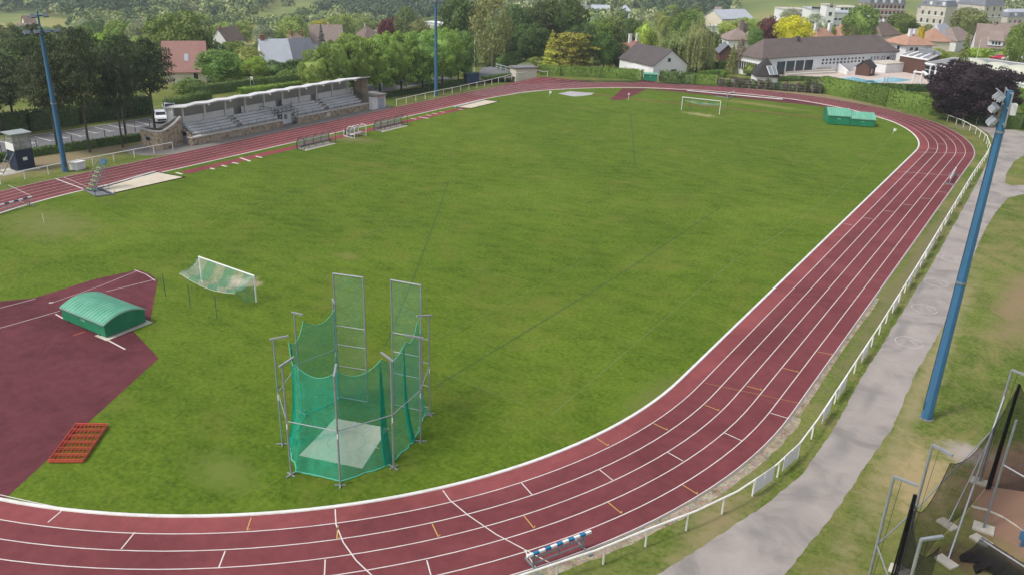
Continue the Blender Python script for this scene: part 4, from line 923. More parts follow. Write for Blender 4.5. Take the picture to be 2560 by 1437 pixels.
# stair block with planter, rubble walls
W = [(-46.07, -22.43, 3.6), (-45.85, -23.4, 3.05), (-45.55, -24.6, 2.6), (-45.2, -25.7, 2.4), (-45.1, -26.3, 2.38), (-45.4, -26.75, 2.38), (-46.2, -26.95, 2.36), (-48.4, -27.0, 2.36), (-48.9, -26.9, 2.36), (-49.3, -25.6, 2.4)]
def offs(W, d):
    O = []
    for i, p in enumerate(W):
        a, b = Vector(W[max(i-1, 0)][:2]), Vector(W[min(i+1, len(W)-1)][:2]); t_ = (b-a).normalized(); O.append((p[0]-t_.y*d, p[1]+t_.x*d, p[2]))
    return O
def wall_poly(m, W, d0, d1, zb, dz0=0, dz1=0):
    A, B = offs(W, d0), offs(W, d1); n = len(W)
    bz = (lambda p: zb) if zb is not None else (lambda p: p[2]+dz0)
    vs_ = [(p[0], p[1], bz(p)) for p in A]+[(p[0], p[1], bz(p)) for p in B]+[(p[0], p[1], p[2]+dz1) for p in A]+[(p[0], p[1], p[2]+dz1) for p in B]
    fs_ = []
    for i in range(n-1): fs_ += [(i, i+1, 2*n+i+1, 2*n+i), (n+i+1, n+i, 3*n+i, 3*n+i+1), (2*n+i, 2*n+i+1, 3*n+i+1, 3*n+i)]
    fs_ += [(0, 2*n, 3*n, n), (n-1, 2*n-1, 4*n-1, 3*n-1)]
    m.add(vs_, fs_)
m = MB(); wall_poly(m, W, 0, -.3, 0); m.build('stair_wall', M_STONE, gs, fixn=True)
m = MB(); wall_poly(m, W, .06, -.36, None, .003, .14); m.build('coping', M_SLAB, gs, fixn=True)
m = MB(); m.prism([(p[0], p[1]) for p in offs(W, -.31)][3:]+[(-47.2, -24.6)], 1.4, 2.28); m.build('planter_soil', simple('soil', (0.075, 0.062, 0.035), 0.4, 3, .95), gs)
W2 = [(-46.9, -22.5, 3.5), (-47.2, -23.6, 2.9), (-47.6, -24.9, 2.35)]
m = MB(); wall_poly(m, W2, 0, -.25, 0); m.build('stair_wall', M_STONE, gs, fixn=True)
m = MB(); wall_poly(m, W2, .05, -.3, None, .003, .12); m.build('coping', M_SLAB, gs, fixn=True)
m = MB(); m.box((-47.1, -27.03, 1.35), (.9, .06, .55)); wn = m.build('window', M_GALVD, gs); m = MB(); m.box((-47.1, -27.07, 1.35), (.74, .03, .40)); m.build('pane', M_GLASSD, wn)
m = MB(); m.b2((-46.0, YL-.1, 0), (-45.2, YL-.03, 1.65)); m.tube([(-45.6, YL-.1, 1.55), (-45.6, YL-.03, 1.55)], .4, 16); m.build('arched_door', M_GALVD, gs)

# ------------------------------------------------------------------ kiosk beside the stand
k = thing('kiosk', 'small white flat-roofed kiosk with a grey roller shutter at the right end of the grandstand', 'kiosk', (-44.6, 13.8, 0), world=True)
m = MB(); m.b2((-46.4, 12.35, 0), (-43.45, 15.6, 2.15)); m.build('wall', M_WHITE, k)
m = MB(); m.b2((-46.6, 12.28, 2.153), (-43.2, 15.8, 2.33)); m.build('roof', M_CONC_D, k)
m = MB(); m.b2((-43.445, 13.7, .05), (-43.40, 15.3, 1.75)); m.build('shutter', simple('shutter_grey', (0.36, 0.40, 0.45), .06, 4, .45), k)
m = MB(); m.b2((-43.445, 13.6, 1.82), (-43.38, 15.4, 2.1)); m.build('sign_band', simple('faded_red_band', (0.5, 0.32, 0.3), .1), k)
m = MB(); b = GT(948, 236); m.tube([(b[0], b[1], 0), (b[0], b[1], 4.5), (b[0], b[1], 9.2)], [.09, .07, .035], 8); m.b2((b[0]-.3, b[1]-.3, 0), (b[0]+.3, b[1]+.3, .12))
o = m.build('flag_pole', M_GALV); tag(o, 'bare thin grey flag pole behind the white kiosk', 'flagpole')

# ------------------------------------------------------------------ floodlight masts
def mast(base, H, label, ang, full, S_=.84):
    t_ = thing('floodlight_mast', label, 'floodlight', base, ang, 'blue floodlight masts')
    m = MB(); m.tube([(0, 0, 0), (0, 0, H*.5), (0, 0, H)], [.335, .275, .20], 8); mo = m.build('mast', M_BLUE, t_)
    m = MB(); m.box((.0, -(.37 if not full else .315), .95), (.26, .06, .6)); m.build('access_hatch', M_DGREEN, mo)
    m = MB(); [m.tube([(0, 0, H*f-.06), (0, 0, H*f+.06)], r_, 12) for f, r_ in ((.5, .335 if not full else .305), (.98, .24))]; [m.tube([(math.cos(a)*.43, math.sin(a)*.43, 0), (math.cos(a)*.43, math.sin(a)*.43, .14)], .03, 6) for a in np.linspace(0, 2*PI, 9)[:-1]]; m.build('flange', M_GALVD, mo)
    m = MB(); m.tube([(.0, -.40 if not full else -.33, 1.2), (0, -.31 if not full else -.275, H*.5), (0, -.21, H)], .022, 5); m.build('cable', M_BLACK, mo)
    m = MB(); m.tube([(0, 0, 0), (0, 0, .05)], .46, 12); m.build('foot_plate', M_CONC_D, t_)
    if not full:
        for z, L in ((H-.1, 4.0), (H+1.6, 2.0)):
            m = MB(); m.bar((-L/2, 0, z), (L/2, 0, z), .12); m.bar((-L/2, .25, z-.1), (L/2, .25, z-.1), .08); m.build('cross_arm', M_BLUE, t_)
            for x in np.linspace(-L/2+.3, L/2-.3, 4 if L > 3 else 2):
                m = MB(); ax = Matrix.Rotation(math.radians(-30), 3, 'X'); m.box((x, -.25, z+.02), (.62, .22, .40), ax=ax); lp_ = m.build('lamp_head', M_GALVD, t_)
                m = MB(); m.box((x, -.37, z-.045), (.54, .02, .34), ax=ax); m.build('lens', M_GLASSD, lp_)
        m = MB(); m.tube([(0, 0, H), (0, 0, H+2.1)], [.12, .10], 8); m.build('top_tube', M_BLUE, t_)
    else:
        m = MB(); m.tube([(0, 0, H), (0, 0, H+1.9)], [.17, .15], 8); m.build('top_tube', M_BLUE, t_)
        m = MB()
        for z in (H+.1, H+1.0, H+1.8): m.bar((-1.2, 0, z), (.8, 0, z), .08); m.bar((-1.2, -.5, z), (.8, -.5, z), .05)
        m.bar((-1.2, 0, H), (-1.2, 0, H+1.9), .07); m.bar((.75, 0, H), (.75, 0, H+1.9), .07); m.build('lamp_frame', M_GALV, t_)
        for z, xs_ in ((H+.05, (-.85, -.2)), (H+.75, (-1.0, -.4)), (H+1.45, (-.8, -.25, .45))):
            for x in xs_:
                m = MB(); ax = Matrix.Rotation(math.radians(-38), 3, 'X') @ Matrix.Rotation(math.radians(random.uniform(-8, 8)), 3, 'Z')
                m.box((x, -.45, z+.05), (.52, .17, .42), ax=ax); lp_ = m.build('lamp_head', M_GALV, t_)
                m = MB(); m.box((x, -.45-.086, z+.05-.068), (.45, .02, .35), ax=ax); m.build('lens', simple('lamp_lens', (.5, .45, .42), .1, 2, .2) if 'lamp_lens' not in bpy.data.materials else bpy.data.materials['lamp_lens'], lp_)
                m = MB(); [m.box((x, -.45+.11, z+.13+dz), (.5, .06, .05), ax=ax) for dz in (-.12, 0, .12)]; m.build('cooling_fin', M_GALVD, lp_)
        m = MB(); m.box((-.05, .35, H+.9), (.5, .3, .6)); m.build('ballast_box', M_WHITE, t_)
    return t_
mast((-44.35, -40.18, 0), 16.2, 'tall blue floodlight mast before the dark pines at left', math.radians(90), False)
mast((-44.17, 30.17, 0), 16.6, 'tall blue floodlight mast in front of the clipped limes', math.radians(95), False)
mast((50.58, -38.28, 0), 18.9, 'thick blue floodlight mast with large grey lamp heads beside the path', math.radians(-75), True)

# ------------------------------------------------------------------ white spectator rails
def rail(pts, label, posts_at, h=1.05, r=.055):
    t_ = thing('spectator_rail', label, 'railing', pts[0], world=True, group=None)
    m = MB(); m.tube([(p[0], p[1], h) for p in pts], r, 6); m.build('top_rail', M_RAIL, t_)
    for (x, y) in posts_at:
        m = MB(); m.tube([(x, y, -.05), (x, y, h-.03)], r*.95, 6); m.build('post', M_RAIL, t_)
    return t_
def posts_along(pts, every, cnt=100):
    out = []; acc = 0; nxt = 0
    for i in range(len(pts)-1):
        a, b = Vector(pts[i]), Vector(pts[i+1]); L = (b-a).length
        while nxt <= acc+L+1e-6: q = a.lerp(b, (nxt-acc)/L); out.append((q.x, q.y)); nxt += every
        acc += L
    return out[:cnt]
Lr = [(-44.65, -60.0), (-44.62, -47), (-44.6, -41), (-44.4, -33), (-44.05, -25.6)]
rail(Lr[::-1], 'white rail between the track and the pines, left of the grandstand', posts_along(Lr[::-1], 2.75))
Cr = [(-43.1, 18.0), (-43.4, 26), (-43.55, 36), (-43.8, 46), G(1292, 196)[:2], G(1341, 190)[:2]]
rail(Cr, 'white rail right of the grandstand, past the middle mast', posts_along(Cr, 2.7))
c2 = [G(1341, 190)[:2], G(1357, 192)[:2], G(1370, 192)[:2]]; rail(c2, 'short end of white rail at the far corner beside the shed', posts_along(c2, 2.6))
Rr = [(36.4, -69.6), (37.6, -67.2), (39.05, -64.6), (39.9, -63.1), (41.25, -60.2), (42.6, -57.5), (43.75, -54.6), (44.6, -51.4), (45.1, -48.0), (45.22, -44.5), (45.25, -38), (45.3, -28), (45.2, -10), (45.0, 10), (44.8, 30), (44.85, 44), (44.7, 51), (43.4, 58.5), (41.0, 65.0), (38.2, 70.2), (35.4, 73.6)]
rail(Rr, 'long white rail along the right side of the track and round its far bend', posts_along(Rr, 2.62))
yb = [G(*p)[1] for p in [(1915, 1228), (1980, 1170), (2074, 1052), (2110, 992), (2168, 902), (2238, 778), (2275, 717), (2291, 692), (2306, 667), (2321, 643), (2335, 621), (2348, 599), (2372, 560), (2399, 512), (2424, 468)]]
NAMES = ['nearest blank white board on the right-hand rail', 'second blank white board, right behind the nearest one', 'third blank white board on the right-hand rail', 'fourth blank white board, close behind the third', 'fifth blank white board, alone on the rail beside the nearest chalk rings', 'sixth blank white board, at the first clear gap before the row of boards']
board0 = None
for i, y in enumerate(yb):
    x = float(np.interp(y, [p[1] for p in Rr], [p[0] for p in Rr])); x2 = float(np.interp(y+1, [p[1] for p in Rr], [p[0] for p in Rr])); ang = -math.atan2(x2-x, 1.0)
    lab = NAMES[i] if i < 6 else f'blank white board in the unbroken row along the far part of the right-hand rail'
    if board0 is None:
        board0 = thing('rail_board', lab, 'board', (x, y, 0), ang, 'white boards hung on the rail')
        m = MB(); m.b2((.06, -.98, .22), (.085, .98, 1.22)); m.build('panel', simple('board_back', (0.88, 0.88, 0.88), .04, 1, .5, dirt=(.72, .72, .72)), board0)
        m = MB(); m.bar((.10, 0, .25), (.10, 0, 1.18), .05); m.b2((.03, -.95, .9), (.058, .95, .96)); m.build('bracket', M_RAIL, board0)
    else:
        r = dup(board0, (x, y, 0), ang, label=lab)
        if i >= 6: r['group'] = 'blank boards in the far row on the rail'
# ------------------------------------------------------------------ steeplechase barriers
def barrier(a, b, h, label, matb, tilt=0.0):
    A, B = Vector(a), Vector(b); L = (B-A).length; ang = math.atan2((B-A).y, (B-A).x); c = (A+B)/2
    t_ = thing('steeple_barrier', label, 'barrier', (c.x, c.y, .02), ang, 'steeplechase barriers')
    n = 11; s = (L+.3)/n
    m = MB()
    for i in range(n): x = -(L+.3)/2+i*s; m.b2((x, -.065, h-.13), (x+s, .065, h), mi=i % 2)
    m.build('beam', [M_WHITE, matb], t_)
    for sx in (-1, 1):
        x = sx*(L/2-.25); m = MB(); m.bar((x, 0, .06), (x, 0, h-.135), .09); m.bar((x, -.62, .05), (x, .72, .05), .08); m.bar((x-.12, -.62, .05), (x+.12, -.62, .05), .07); m.build('foot', M_GALVD, t_)
    m = MB(); m.bar((-L/2+.3, 0, h*.62), (L/2-.3, 0, h*.62), .06); m.bar((-L/2+.3, 0, h*.27), (L/2-.3, 0, h*.27), .06); m.bar((0, 0, h*.28), (0, 0, h*.62), .05); m.build('brace', M_GALVD, t_)
    return t_
barrier(G(1322, 1424), G(1468, 1366), .92, 'blue and white barrier at the bottom of the photo, on the outer lane', M_STRIPEB)
barrier(G(-42, 546), G(80, 513), .92, 'navy and white barrier cut by the left edge of the photo', M_STRIPEN)
barrier(G(2372, 462), G(2386, 437), .92, 'grey-looking barrier seen end-on on the right-hand straight', M_GALV)
# ------------------------------------------------------------------ hammer cage
C0 = Vector((22.8, -62.0, 0)); PH_ = 6.85
BP = [(728, 1187), (851, 1213), (984, 1169), (1052, 1103), (1074, 1037)]; BP2 = [(706, 1110), (754, 1032), (845, 993)]
posts = [Vector(G(*q)) for q in BP2[::-1]]+[Vector(G(*q)) for q in BP]
cg = thing('hammer_cage', 'hammer cage of grey posts hung with green netting round a concrete throwing pad', 'throwing cage', C0, world=True)
tips = []
for p in posts:
    d = (C0-p).normalized(); side = Vector((-d.y, d.x, 0))
    m = MB(); m.tube([p, p+Vector((0, 0, PH_))], .055, 8); m.bar(p-d*.35+Vector((0, 0, .04)), p+d*.35+Vector((0, 0, .04)), .07); m.bar(p-side*.3+Vector((0, 0, .04)), p+side*.3+Vector((0, 0, .04)), .06)
    po = m.build('post', M_GALV, cg)
    m = MB(); m.bar(p-d*.22+Vector((0, 0, PH_-.05)), p+d*.82+Vector((0, 0, PH_+.12)), .10, .09); m.build('arm', M_GALV, po); tips.append(p+d*.80)
    m = MB(); m.bar(p+Vector((.06, -.06, 3.0)), p+Vector((.06, -.06, 3.3)), .05); m.build('winch', M_WHITE, po)
m = MB()
for i in range(len(posts)-1): m.tube([posts[i]+Vector((0, 0, 3.45)), posts[i+1]+Vector((0, 0, 3.45))], .03, 6)
m.build('tie_rail', M_GALV, cg)
ga = [Vector(G(849, 996)), Vector(G(920, 1008))]; gb = [Vector(G(985, 1015)), Vector(G(1056, 1031))]
for (g0, g1) in (ga, gb):
    H = 8.65; m = MB(); up = lambda z: Vector((0, 0, z))
    m.tube([g0+up(.1), g0+up(H)], .05, 8); m.tube([g1+up(.1), g1+up(H)], .05, 8); m.tube([g0+up(H), g1+up(H)], .05, 8)
    for z in (.12, 2.4, 3.9, 5.2): m.tube([g0+up(z), g1+up(z)], .028, 6)
    gt = m.build('gate', M_GALV, cg); m = MB(); m.quad(g0+up(.12), g1+up(.12), g1+up(H), g0+up(H)); m.build('gate_net', M_NETGT, gt)
for p, g0 in ((posts[0], ga[0]), (posts[-1], gb[1])):
    m = MB()
    for z in (.5, 2.0, 3.6, 5.2): m.tube([p+Vector((0, 0, z)), g0+Vector((0, 0, z))], .025, 6)
    m.build('hinge_bar', M_GALV, cg)
chain = [ga[0]+Vector((0, 0, 0))]+tips+[gb[1]]
tops = [6.0]+[6.55]*len(tips)+[6.0]
def curtain(chain, tops, sag, seg, z0, bow, wob, rng):
    """hanging net: rows of points from the top edge down to the ground"""
    cols = []
    for i in range(len(chain)-1):
        a, b = chain[i], chain[i+1]
        for j in range(seg+(1 if i == len(chain)-2 else 0)):
            u = j/seg; p = a.lerp(b, u); zt = tops[i]*(1-u)+tops[i+1]*u-sag*4*u*(1-u)
            cols.append((p, zt, u))
    NR = 9; V = []; 
    for (p, zt, u) in cols:
        out = (p-C0); out.z = 0; out = out.normalized() if out.length > .1 else Vector((0, 1, 0))
        ph = rng.uniform(-wob, wob)
        for r_ in range(NR+1):
            f = r_/NR; off = bow*math.sin(f*PI*.9)*-1+ph*f+.45*f**3
            q = p+out*off; V.append((q.x, q.y, zt*(1-f)+z0*f))
    F = []
    nc = len(cols)
    for c_ in range(nc-1):
        for r_ in range(NR): a = c_*(NR+1)+r_; F.append((a, a+1, a+NR+2, a+NR+1))
    return V, F, NR+1
rg_ = random.Random(3)
V, F, NR1 = curtain(chain, tops, .60, 10, .03, .12, .07, rg_)
m = MB(); m.add(V, F); nt_ = m.build('net', M_NETG, cg, smooth=True)
m = MB(); m.tube([V[i*NR1] for i in range(len(V)//NR1)], .022, 5); m.build('head_rope', M_ROPE, nt_)
m = MB(); m.tube([(V[i*NR1+NR1-1][0], V[i*NR1+NR1-1][1], .05) for i in range(len(V)//NR1)], .045, 5); m.build('foot_rope', M_ROPE, nt_)
# gathered folds at the left and right wings
for (i0, wd_, seed) in ((3, .55, 1), (6, .5, 2), (7, .4, 3)):
    p = chain[i0]; out = (p-C0).normalized(); sd_ = Vector((-out.y, out.x, 0)); m = MB(); rf_ = random.Random(seed); N = 12; vs_ = []
    for j in range(N+1):
        u = j/N-.5; zz = tops[i0]-.05-abs(u)*1.8
        for r_ in range(7):
            f = r_/6; q = p+sd_*u*wd_*(0.25+1.0*f)+out*(.10*math.sin(j*2.2)*(0.4+f)+.42*f**3-.1); vs_.append((q.x, q.y, zz*(1-f)+.04*f))
    m.add(vs_, [(j*7+r_, j*7+r_+1, j*7+r_+8, j*7+r_+7) for j in range(N) for r_ in range(6)]); m.build('net_fold', M_NETGF, cg, smooth=True)
pad = [Vector(G(*q)) for q in [(748, 1138), (838, 1046), (971, 1070), (906, 1171)]]
m = MB(); m.prism([(p.x, p.y) for p in pad], 0.0, .03); struct('throwing_pad', m, simple('pad_concrete', (.66, .61, .51), .08, .7, .9, dirt=(.5, .47, .4), coord='World', dscale=.5, damt=.5))
m = MB(); cc = sum(pad, Vector())/4; A = [(cc.x+1.12*math.cos(a), cc.y+1.12*math.sin(a)) for a in np.linspace(0, 2*PI, 49)]; B = [(cc.x+1.06*math.cos(a), cc.y+1.06*math.sin(a)) for a in np.linspace(0, 2*PI, 49)]
m.strip(A, B, .036, .036); struct('throwing_ring', m, M_SLAB)
m = MB()
for a, b in [((794, 1089), (822, 1095)), ((887, 1054), (879, 1074)), ((935, 1063), (908, 1080)), ((917, 1113), (948, 1121))]: pxline(m, (a, b), .06, .037)
struct('pad_lines', m, M_WHITE)
# ------------------------------------------------------------------ black cage at the lower right corner
C1 = Vector((55.9, -52.3, 0)); bc = thing('discus_cage', 'black-netted throwing cage with grey crank-top posts cut by the lower right corner', 'throwing cage', C1, world=True)
H2 = 7.2
P1, P2, P5, P3 = (Vector(G(*q, H2)) for q in ((2234.5, 1190.5), (2331, 1111), (2303, 1348), (2530, 924)))
P4 = Vector(G(2458, 1321)); arms = [((2234.5, 1190.5), (2294, 1213)), ((2331, 1111), (2381, 1138)), ((2303, 1348), (2357, 1340)), ((2530, 924), (2575, 942))]
tip2 = []
for (a, b) in arms:
    A, B = Vector(G(*a, H2)), Vector(G(*b, H2)); m = MB(); m.tube([Vector((A.x, A.y, 0)), A], .065, 8); po = m.build('post', M_GALV, bc)
    m = MB(); m.bar(A, B, .13, .10); m.build('arm', M_GALV, po); tip2.append(B)
    m = MB(); m.tube([A.lerp(B, .35)-Vector((0, 0, .1)), Vector((A.x*.9+B.x*.1, A.y*.9+B.y*.1, .2))], .008, 4); m.build('halyard', M_BLACK, po)
    m = MB(); m.b2((A.x-.45, A.y-.35, 0), (A.x+.45, A.y+.35, .08)); m.build('footing', M_CONC, po)
m = MB(); m.tube([P4, P4+Vector((0, 0, 6.6))], .06, 8); po = m.build('post', M_GALVD, bc); m = MB(); m.b2((P4.x-.5, P4.y-.4, 0), (P4.x+.5, P4.y+.4, .1)); m.build('footing', M_CONC, po)
m = MB()
for a, b in ((P5, P1), (P1, P2), (P2, P3)): m.tube([Vector((a.x, a.y, 3.6)), Vector((b.x, b.y, 3.6))], .035, 6)
m.tube([Vector((P4.x, P4.y, 4.0)), Vector((P4.x+3.2, P4.y-1.6, 3.9))], .04, 6)
m.tube([Vector(G(2368, 1311)), Vector((P3.x, P3.y, 3.6))], .04, 6); m.tube([Vector(G(2370, 1398)), Vector((P3.x, P3.y, 5.6))], .05, 6); m.build('brace', M_GALV, bc)
for q in ((2368, 1311), (2365, 1405), (2452, 1352)):
    p = Vector(G(*q)); m = MB(); m.box((p.x, p.y, .05), (.95, .6, .1), rz=-.5); m.build('footing', M_CONC, bc)
C0_ = C0; C0 = C1
ch2 = [tip2[2]-Vector((0, 0, H2)), tip2[0]-Vector((0, 0, H2)), tip2[1]-Vector((0, 0, H2)), Vector((P3.x+.5, P3.y-.6, 0))-Vector((0, 0, 0)), Vector((P3.x+3.4, P3.y+.5, 0))]
for q in ch2: q.z = 0
V, F, NR1 = curtain(ch2, [6.7, 6.5, 6.8, 6.8, 7.0], 1.5, 9, .05, .1, .06, random.Random(9)); C0 = C0_
m = MB(); m.add(V, F); nt_ = m.build('net', M_NETK, bc, smooth=True)
m = MB(); m.tube([V[i*NR1] for i in range(len(V)//NR1)], .018, 5); m.build('head_rope', M_BLACK, nt_)
for i0, (w0, w1) in ((1, (.15, .5)), (3, (.12, .35))):
    p = ch2[i0]; m = MB(); vs_ = []; N = 8
    for j in range(N+1):
        u = j/N-.5
        for r_ in range(6): f = r_/5; q = p+Vector((.7, .7, 0)).normalized()*u*(w0+(w1-w0)*f)+Vector((.06*math.sin(j*2.1), -.06*math.sin(j*2.1), 0)); vs_.append((q.x, q.y, 6.75*(1-f)+.1*f))
    m.add(vs_, [(j*6+r_, j*6+r_+1, j*6+r_+7, j*6+r_+6) for j in range(N) for r_ in range(5)]); m.build('net_fold', M_NETKF, bc, smooth=True)
# fallen net heap and frame bar at the corner
m = MB(); rg_ = random.Random(4); a, b = Vector(G(2450, 1345, .7)), Vector(G(2600, 1440, .7)); nn = 26; vs_ = []
for i in range(nn+1):
    p = a.lerp(b, i/nn); d = (b-a); d.z = 0; d = d.normalized(); s_ = Vector((-d.y, d.x, 0)); s_ = s_ if s_.x < 0 else -s_
    for j in range(7):
        f = j/6; q = p+s_*(-.1+1.5*f*(1+.25*math.sin(i*.9)))+d*(.12*math.sin(i*1.7+j)*f); vs_.append((q.x, q.y, max(.04, .72*(1-f)**1.6+.10*f*math.sin(i*1.3)+rg_.uniform(-.03, .03)+.06)))
m.add(vs_, [(i*7+j, i*7+j+1, i*7+j+8, i*7+j+7) for i in range(nn) for j in range(6)]); m.build('net_heap', M_NETKF, bc, smooth=True)
m = MB(); m.tube([Vector(G(2450, 1345, .7)), Vector(G(2600, 1440, .7))], .05, 6); m.build('frame_bar', M_GALV, bc)
m = MB(); pts = [G(*q) for q in ((2430, 1268), (2470, 1277), (2510, 1295), (2545, 1318), (2600, 1362))]
A = [(p[0], p[1]) for p in pts]; B = [(p[0]-.10, p[1]+.14) for p in pts]
m.strip(A, B, .05, .05); m.strip(A, A, 0, .05); struct('sector_kerb', m, M_CONC)
tag(tree_at('bush', G(2575, 1420), .35, .35, 'mid', 'weed') if False else bc, bc['label'], bc['category'])
m = MB(); p = Vector(G(2552, 1365)); m.tube([p, p+Vector((0, 0, 1.6))], .07, 8); m.b2((p.x-.2, p.y-.05, .4), (p.x+.2, p.y+.05, .9)); tag(m.build('blue_post', M_BLUE), 'short blue post behind the fallen black net at the lower right edge', 'post')
# ------------------------------------------------------------------ football goals
def goal(A, B, h, depth, label, sag):
    A, B = Vector(A), Vector(B); c = (A+B)/2; d = (B-A).normalized(); n = Vector((d.y, -d.x, 0))     # n points behind the goal
    t_ = thing('football_goal', label, 'goal', c, world=True, group='football goals'); up = Vector((0, 0, 1))
    m = MB(); m.tube([A, A+up*h, ], .06, 8); m.build('goal_post', M_WHITE, t_); m = MB(); m.tube([B, B+up*h], .06, 8); m.build('goal_post', M_WHITE, t_)
    m = MB(); m.tube([A+up*h-d*.06, B+up*h+d*.06], .06, 8); m.build('crossbar', M_WHITE, t_)
    # slack net hung over cords: top edge at the bar, back edge high on the poles, belly hanging
    NU, NV = 18, 9
    for s in range(6):
        m = MB(); vs_ = []
        for i in range(4):
            u = (s+i/3)/6; p = A.lerp(B, u)
            for v in range(NV+1):
                f = v/NV; q = p+n*depth*f; z = h*(1-f)+(h*.72)*f-sag*math.sin(PI*f)*(1-.55*(2*u-1)**2) if f < .99 else h*.62-.45*math.sin(PI*u)
                vs_.append((q.x, q.y, max(.25, z)))
        m.add(vs_, [(i*(NV+1)+v, i*(NV+1)+v+1, (i+1)*(NV+1)+v+1, (i+1)*(NV+1)+v) for i in range(3) for v in range(NV)])
        m.build('net_panel', M_GNET1 if s % 2 else M_GNET2, t_, smooth=True)
    for p in (A, B):
        m = MB(); m.add([p+up*h, p+up*.05, p+n*depth*.55+up*.3, p+n*depth+up*(h*.62)], [(0, 1, 2, 3)]); m.build('side_net', M_GNET1, t_)
    m = MB(); m.tube([A+n*depth+up*(h*.62)]+[A.lerp(B, u)+n*depth+up*(h*.62-.45*math.sin(PI*u)) for u in (.2, .4, .6, .8)]+[B+n*depth+up*(h*.62)], .015, 4); m.build('net_cord', M_WHITE2, t_)
goal((-3.8, -51.97, 0), (2.98, -51.98, 0), 2.27, 2.0, 'football goal with green and white striped net near the hammer cage', .95)
goal(G(1798, 287), G(1703.5, 276), 2.3, 1.9, 'football goal at the far end of the pitch', .75)
for pts, lab, grp in ((((414, 741), (476, 769), (543, 799)), 'thin dark net pole behind the near goal', ('left', 'middle', 'right')), (((1723, 270), (1768, 275), (1816, 281)), 'thin dark net pole behind the far goal', ('left', 'middle', 'right'))):
    for q, w_ in zip(pts, grp):
        p = G(*q); m = MB(); m.tube([p, (p[0], p[1], 2.0)], .03, 6); tag(m.build('net_pole', M_DGREEN), w_+' '+lab, 'pole', 'net poles behind the goals')
# ------------------------------------------------------------------ green mat shelters
t = NT('shelter_green'); o = t.coord('Object'); wv = t.add('ShaderNodeTexWave', wave_type='BANDS', bands_direction='Z'); wv.inputs['Scale'].default_value = 4.0; t.link(o, wv.inputs['Vector'])
t.bsdf(t.ramp(t.noise(o, .8, 5, .6), [(.3, (0.004, 0.18, 0.080)), (.7, (0.012, 0.25, 0.115))]), .5, .4, bump=wv.outputs['Fac'], bstr=.5, bdist=.04); M_SHELT = t.m
t = NT('shelter_roof'); o = t.coord('Object'); n = t.noise(o, .9, 6, .7)
S_ = t.coord('Object', (.8, 5, 1)); dn = t.noise(S_, 1.0, 6, .7)
t.bsdf(t.mix(t.framp(dn, .5, .75, 0, .45), t.ramp(n, [(.3, (0.09, 0.33, 0.21)), (.7, (0.18, 0.46, 0.33))]), (.22, .33, .24)), .45, .45); M_SHROOF = t.m
def shelter(c, L, Wd, h, rise, ang, label, ribs=True, slide=0.0, grp='green landing-mat shelters'):
    """arched lid on a box; arch runs across Wd, lid ribs run along Wd"""
    t_ = thing('mat_shelter', label, 'mat shelter', c, ang, grp)
    m = MB(); m.b2((-L/2, -Wd/2, .10), (L/2, Wd/2, h))
    N = 16
    for sx in (-1, 1):
        x = sx*L/2; ring_ = [(x, -Wd/2+Wd*i/N, h+rise*(1-(2*i/N-1)**2)) for i in range(N+1)]; m.poly(ring_ if sx > 0 else ring_[::-1])
    m.build('box', M_SHELT, t_)
    m = MB(); e = .06
    K = int(L/.34) if ribs else 2; xs_ = np.linspace(-L/2-e, L/2+e, K*4+1)
    V = []
    for k_, x in enumerate(xs_):
        rb = (.075 if ribs and k_ % 4 in (0, 1) else 0)
        for i in range(N+1): V.append((x, -(Wd/2+e)+(Wd+2*e)*i/N, h+.012+rb+rise*(1-(2*i/N-1)**2)))
    nv = len(V); nx = len(xs_)
    m.add(V, [(a*(N+1)+i, (a+1)*(N+1)+i, (a+1)*(N+1)+i+1, a*(N+1)+i+1) for a in range(nx-1) for i in range(N)])
    m.build('lid', M_SHROOF, t_)
    m = MB()
    for sx in (-1, 1):
        m.tube([(sx*(L/2+e), -(Wd/2+e)+(Wd+2*e)*i/N, h+.02+rise*(1-(2*i/N-1)**2)) for i in range(N+1)], .045, 5)
    for sy in (-1, 1): m.bar((-L/2-e, sy*(Wd/2+e), h), (L/2+e, sy*(Wd/2+e), h), .08)
    m.build('edge_trim', simple('trim_grey_green', (.22, .34, .30), .1, 2, .4) if 'trim_grey_green' not in bpy.data.materials else bpy.data.materials['trim_grey_green'], t_)
    for sx in (-.7, .7):
        m = MB()
        for sy in (-1, 1): m.tube([(sx*L/2-.05, sy*(Wd/2-.05), .08), (sx*L/2+.05, sy*(Wd/2-.05), .08)], .08, 8)
        m.build('wheel', M_BLACK, t_)
    m = MB(); m.b2((-.25, -Wd/2-.02, h*.62), (.25, -Wd/2-.001, h*.78)); m.build('name_plate', M_SHROOF, t_)
    return t_
a, b, c_ = Vector(G(265, 845)), Vector(G(158, 800)), Vector(G(366, 806)); cen = (b+c_)/2
shelter(cen, (a-b).length, (a-c_).length, 1.02, .46, math.atan2((a-b).y, (a-b).x), 'green ribbed mat shelter on the red high-jump area, near the goal')
m = MB(); d = (a-b).normalized(); n_ = Vector((-d.y, d.x, 0)); p = [cen+d*x+n_*y for x, y in ((1.6, -1.9), (3.0, -1.9), (3.0, 1.95), (1.6, 1.95))]; m.prism([(q.x, q.y) for q in p], 0, .014); struct('shelter_slab', m, M_CONC)
q0, q1, q2 = Vector(G(2067, 312)), Vector(G(2124, 316)), Vector(G(2186, 320)); dd = (q2-q0).normalized(); ang = math.atan2(dd.y, dd.x); nn = Vector((-dd.y, dd.x, 0))
w1 = (q1-q0).length; w2 = (q2-q1).length
shelter(q0+dd*w1/2+nn*2.7, w1-.08, 5.1, 1.50, .85, ang, 'left half of the green shelter pair on the far bend, its lid slightly higher', grp='green landing-mat shelters')
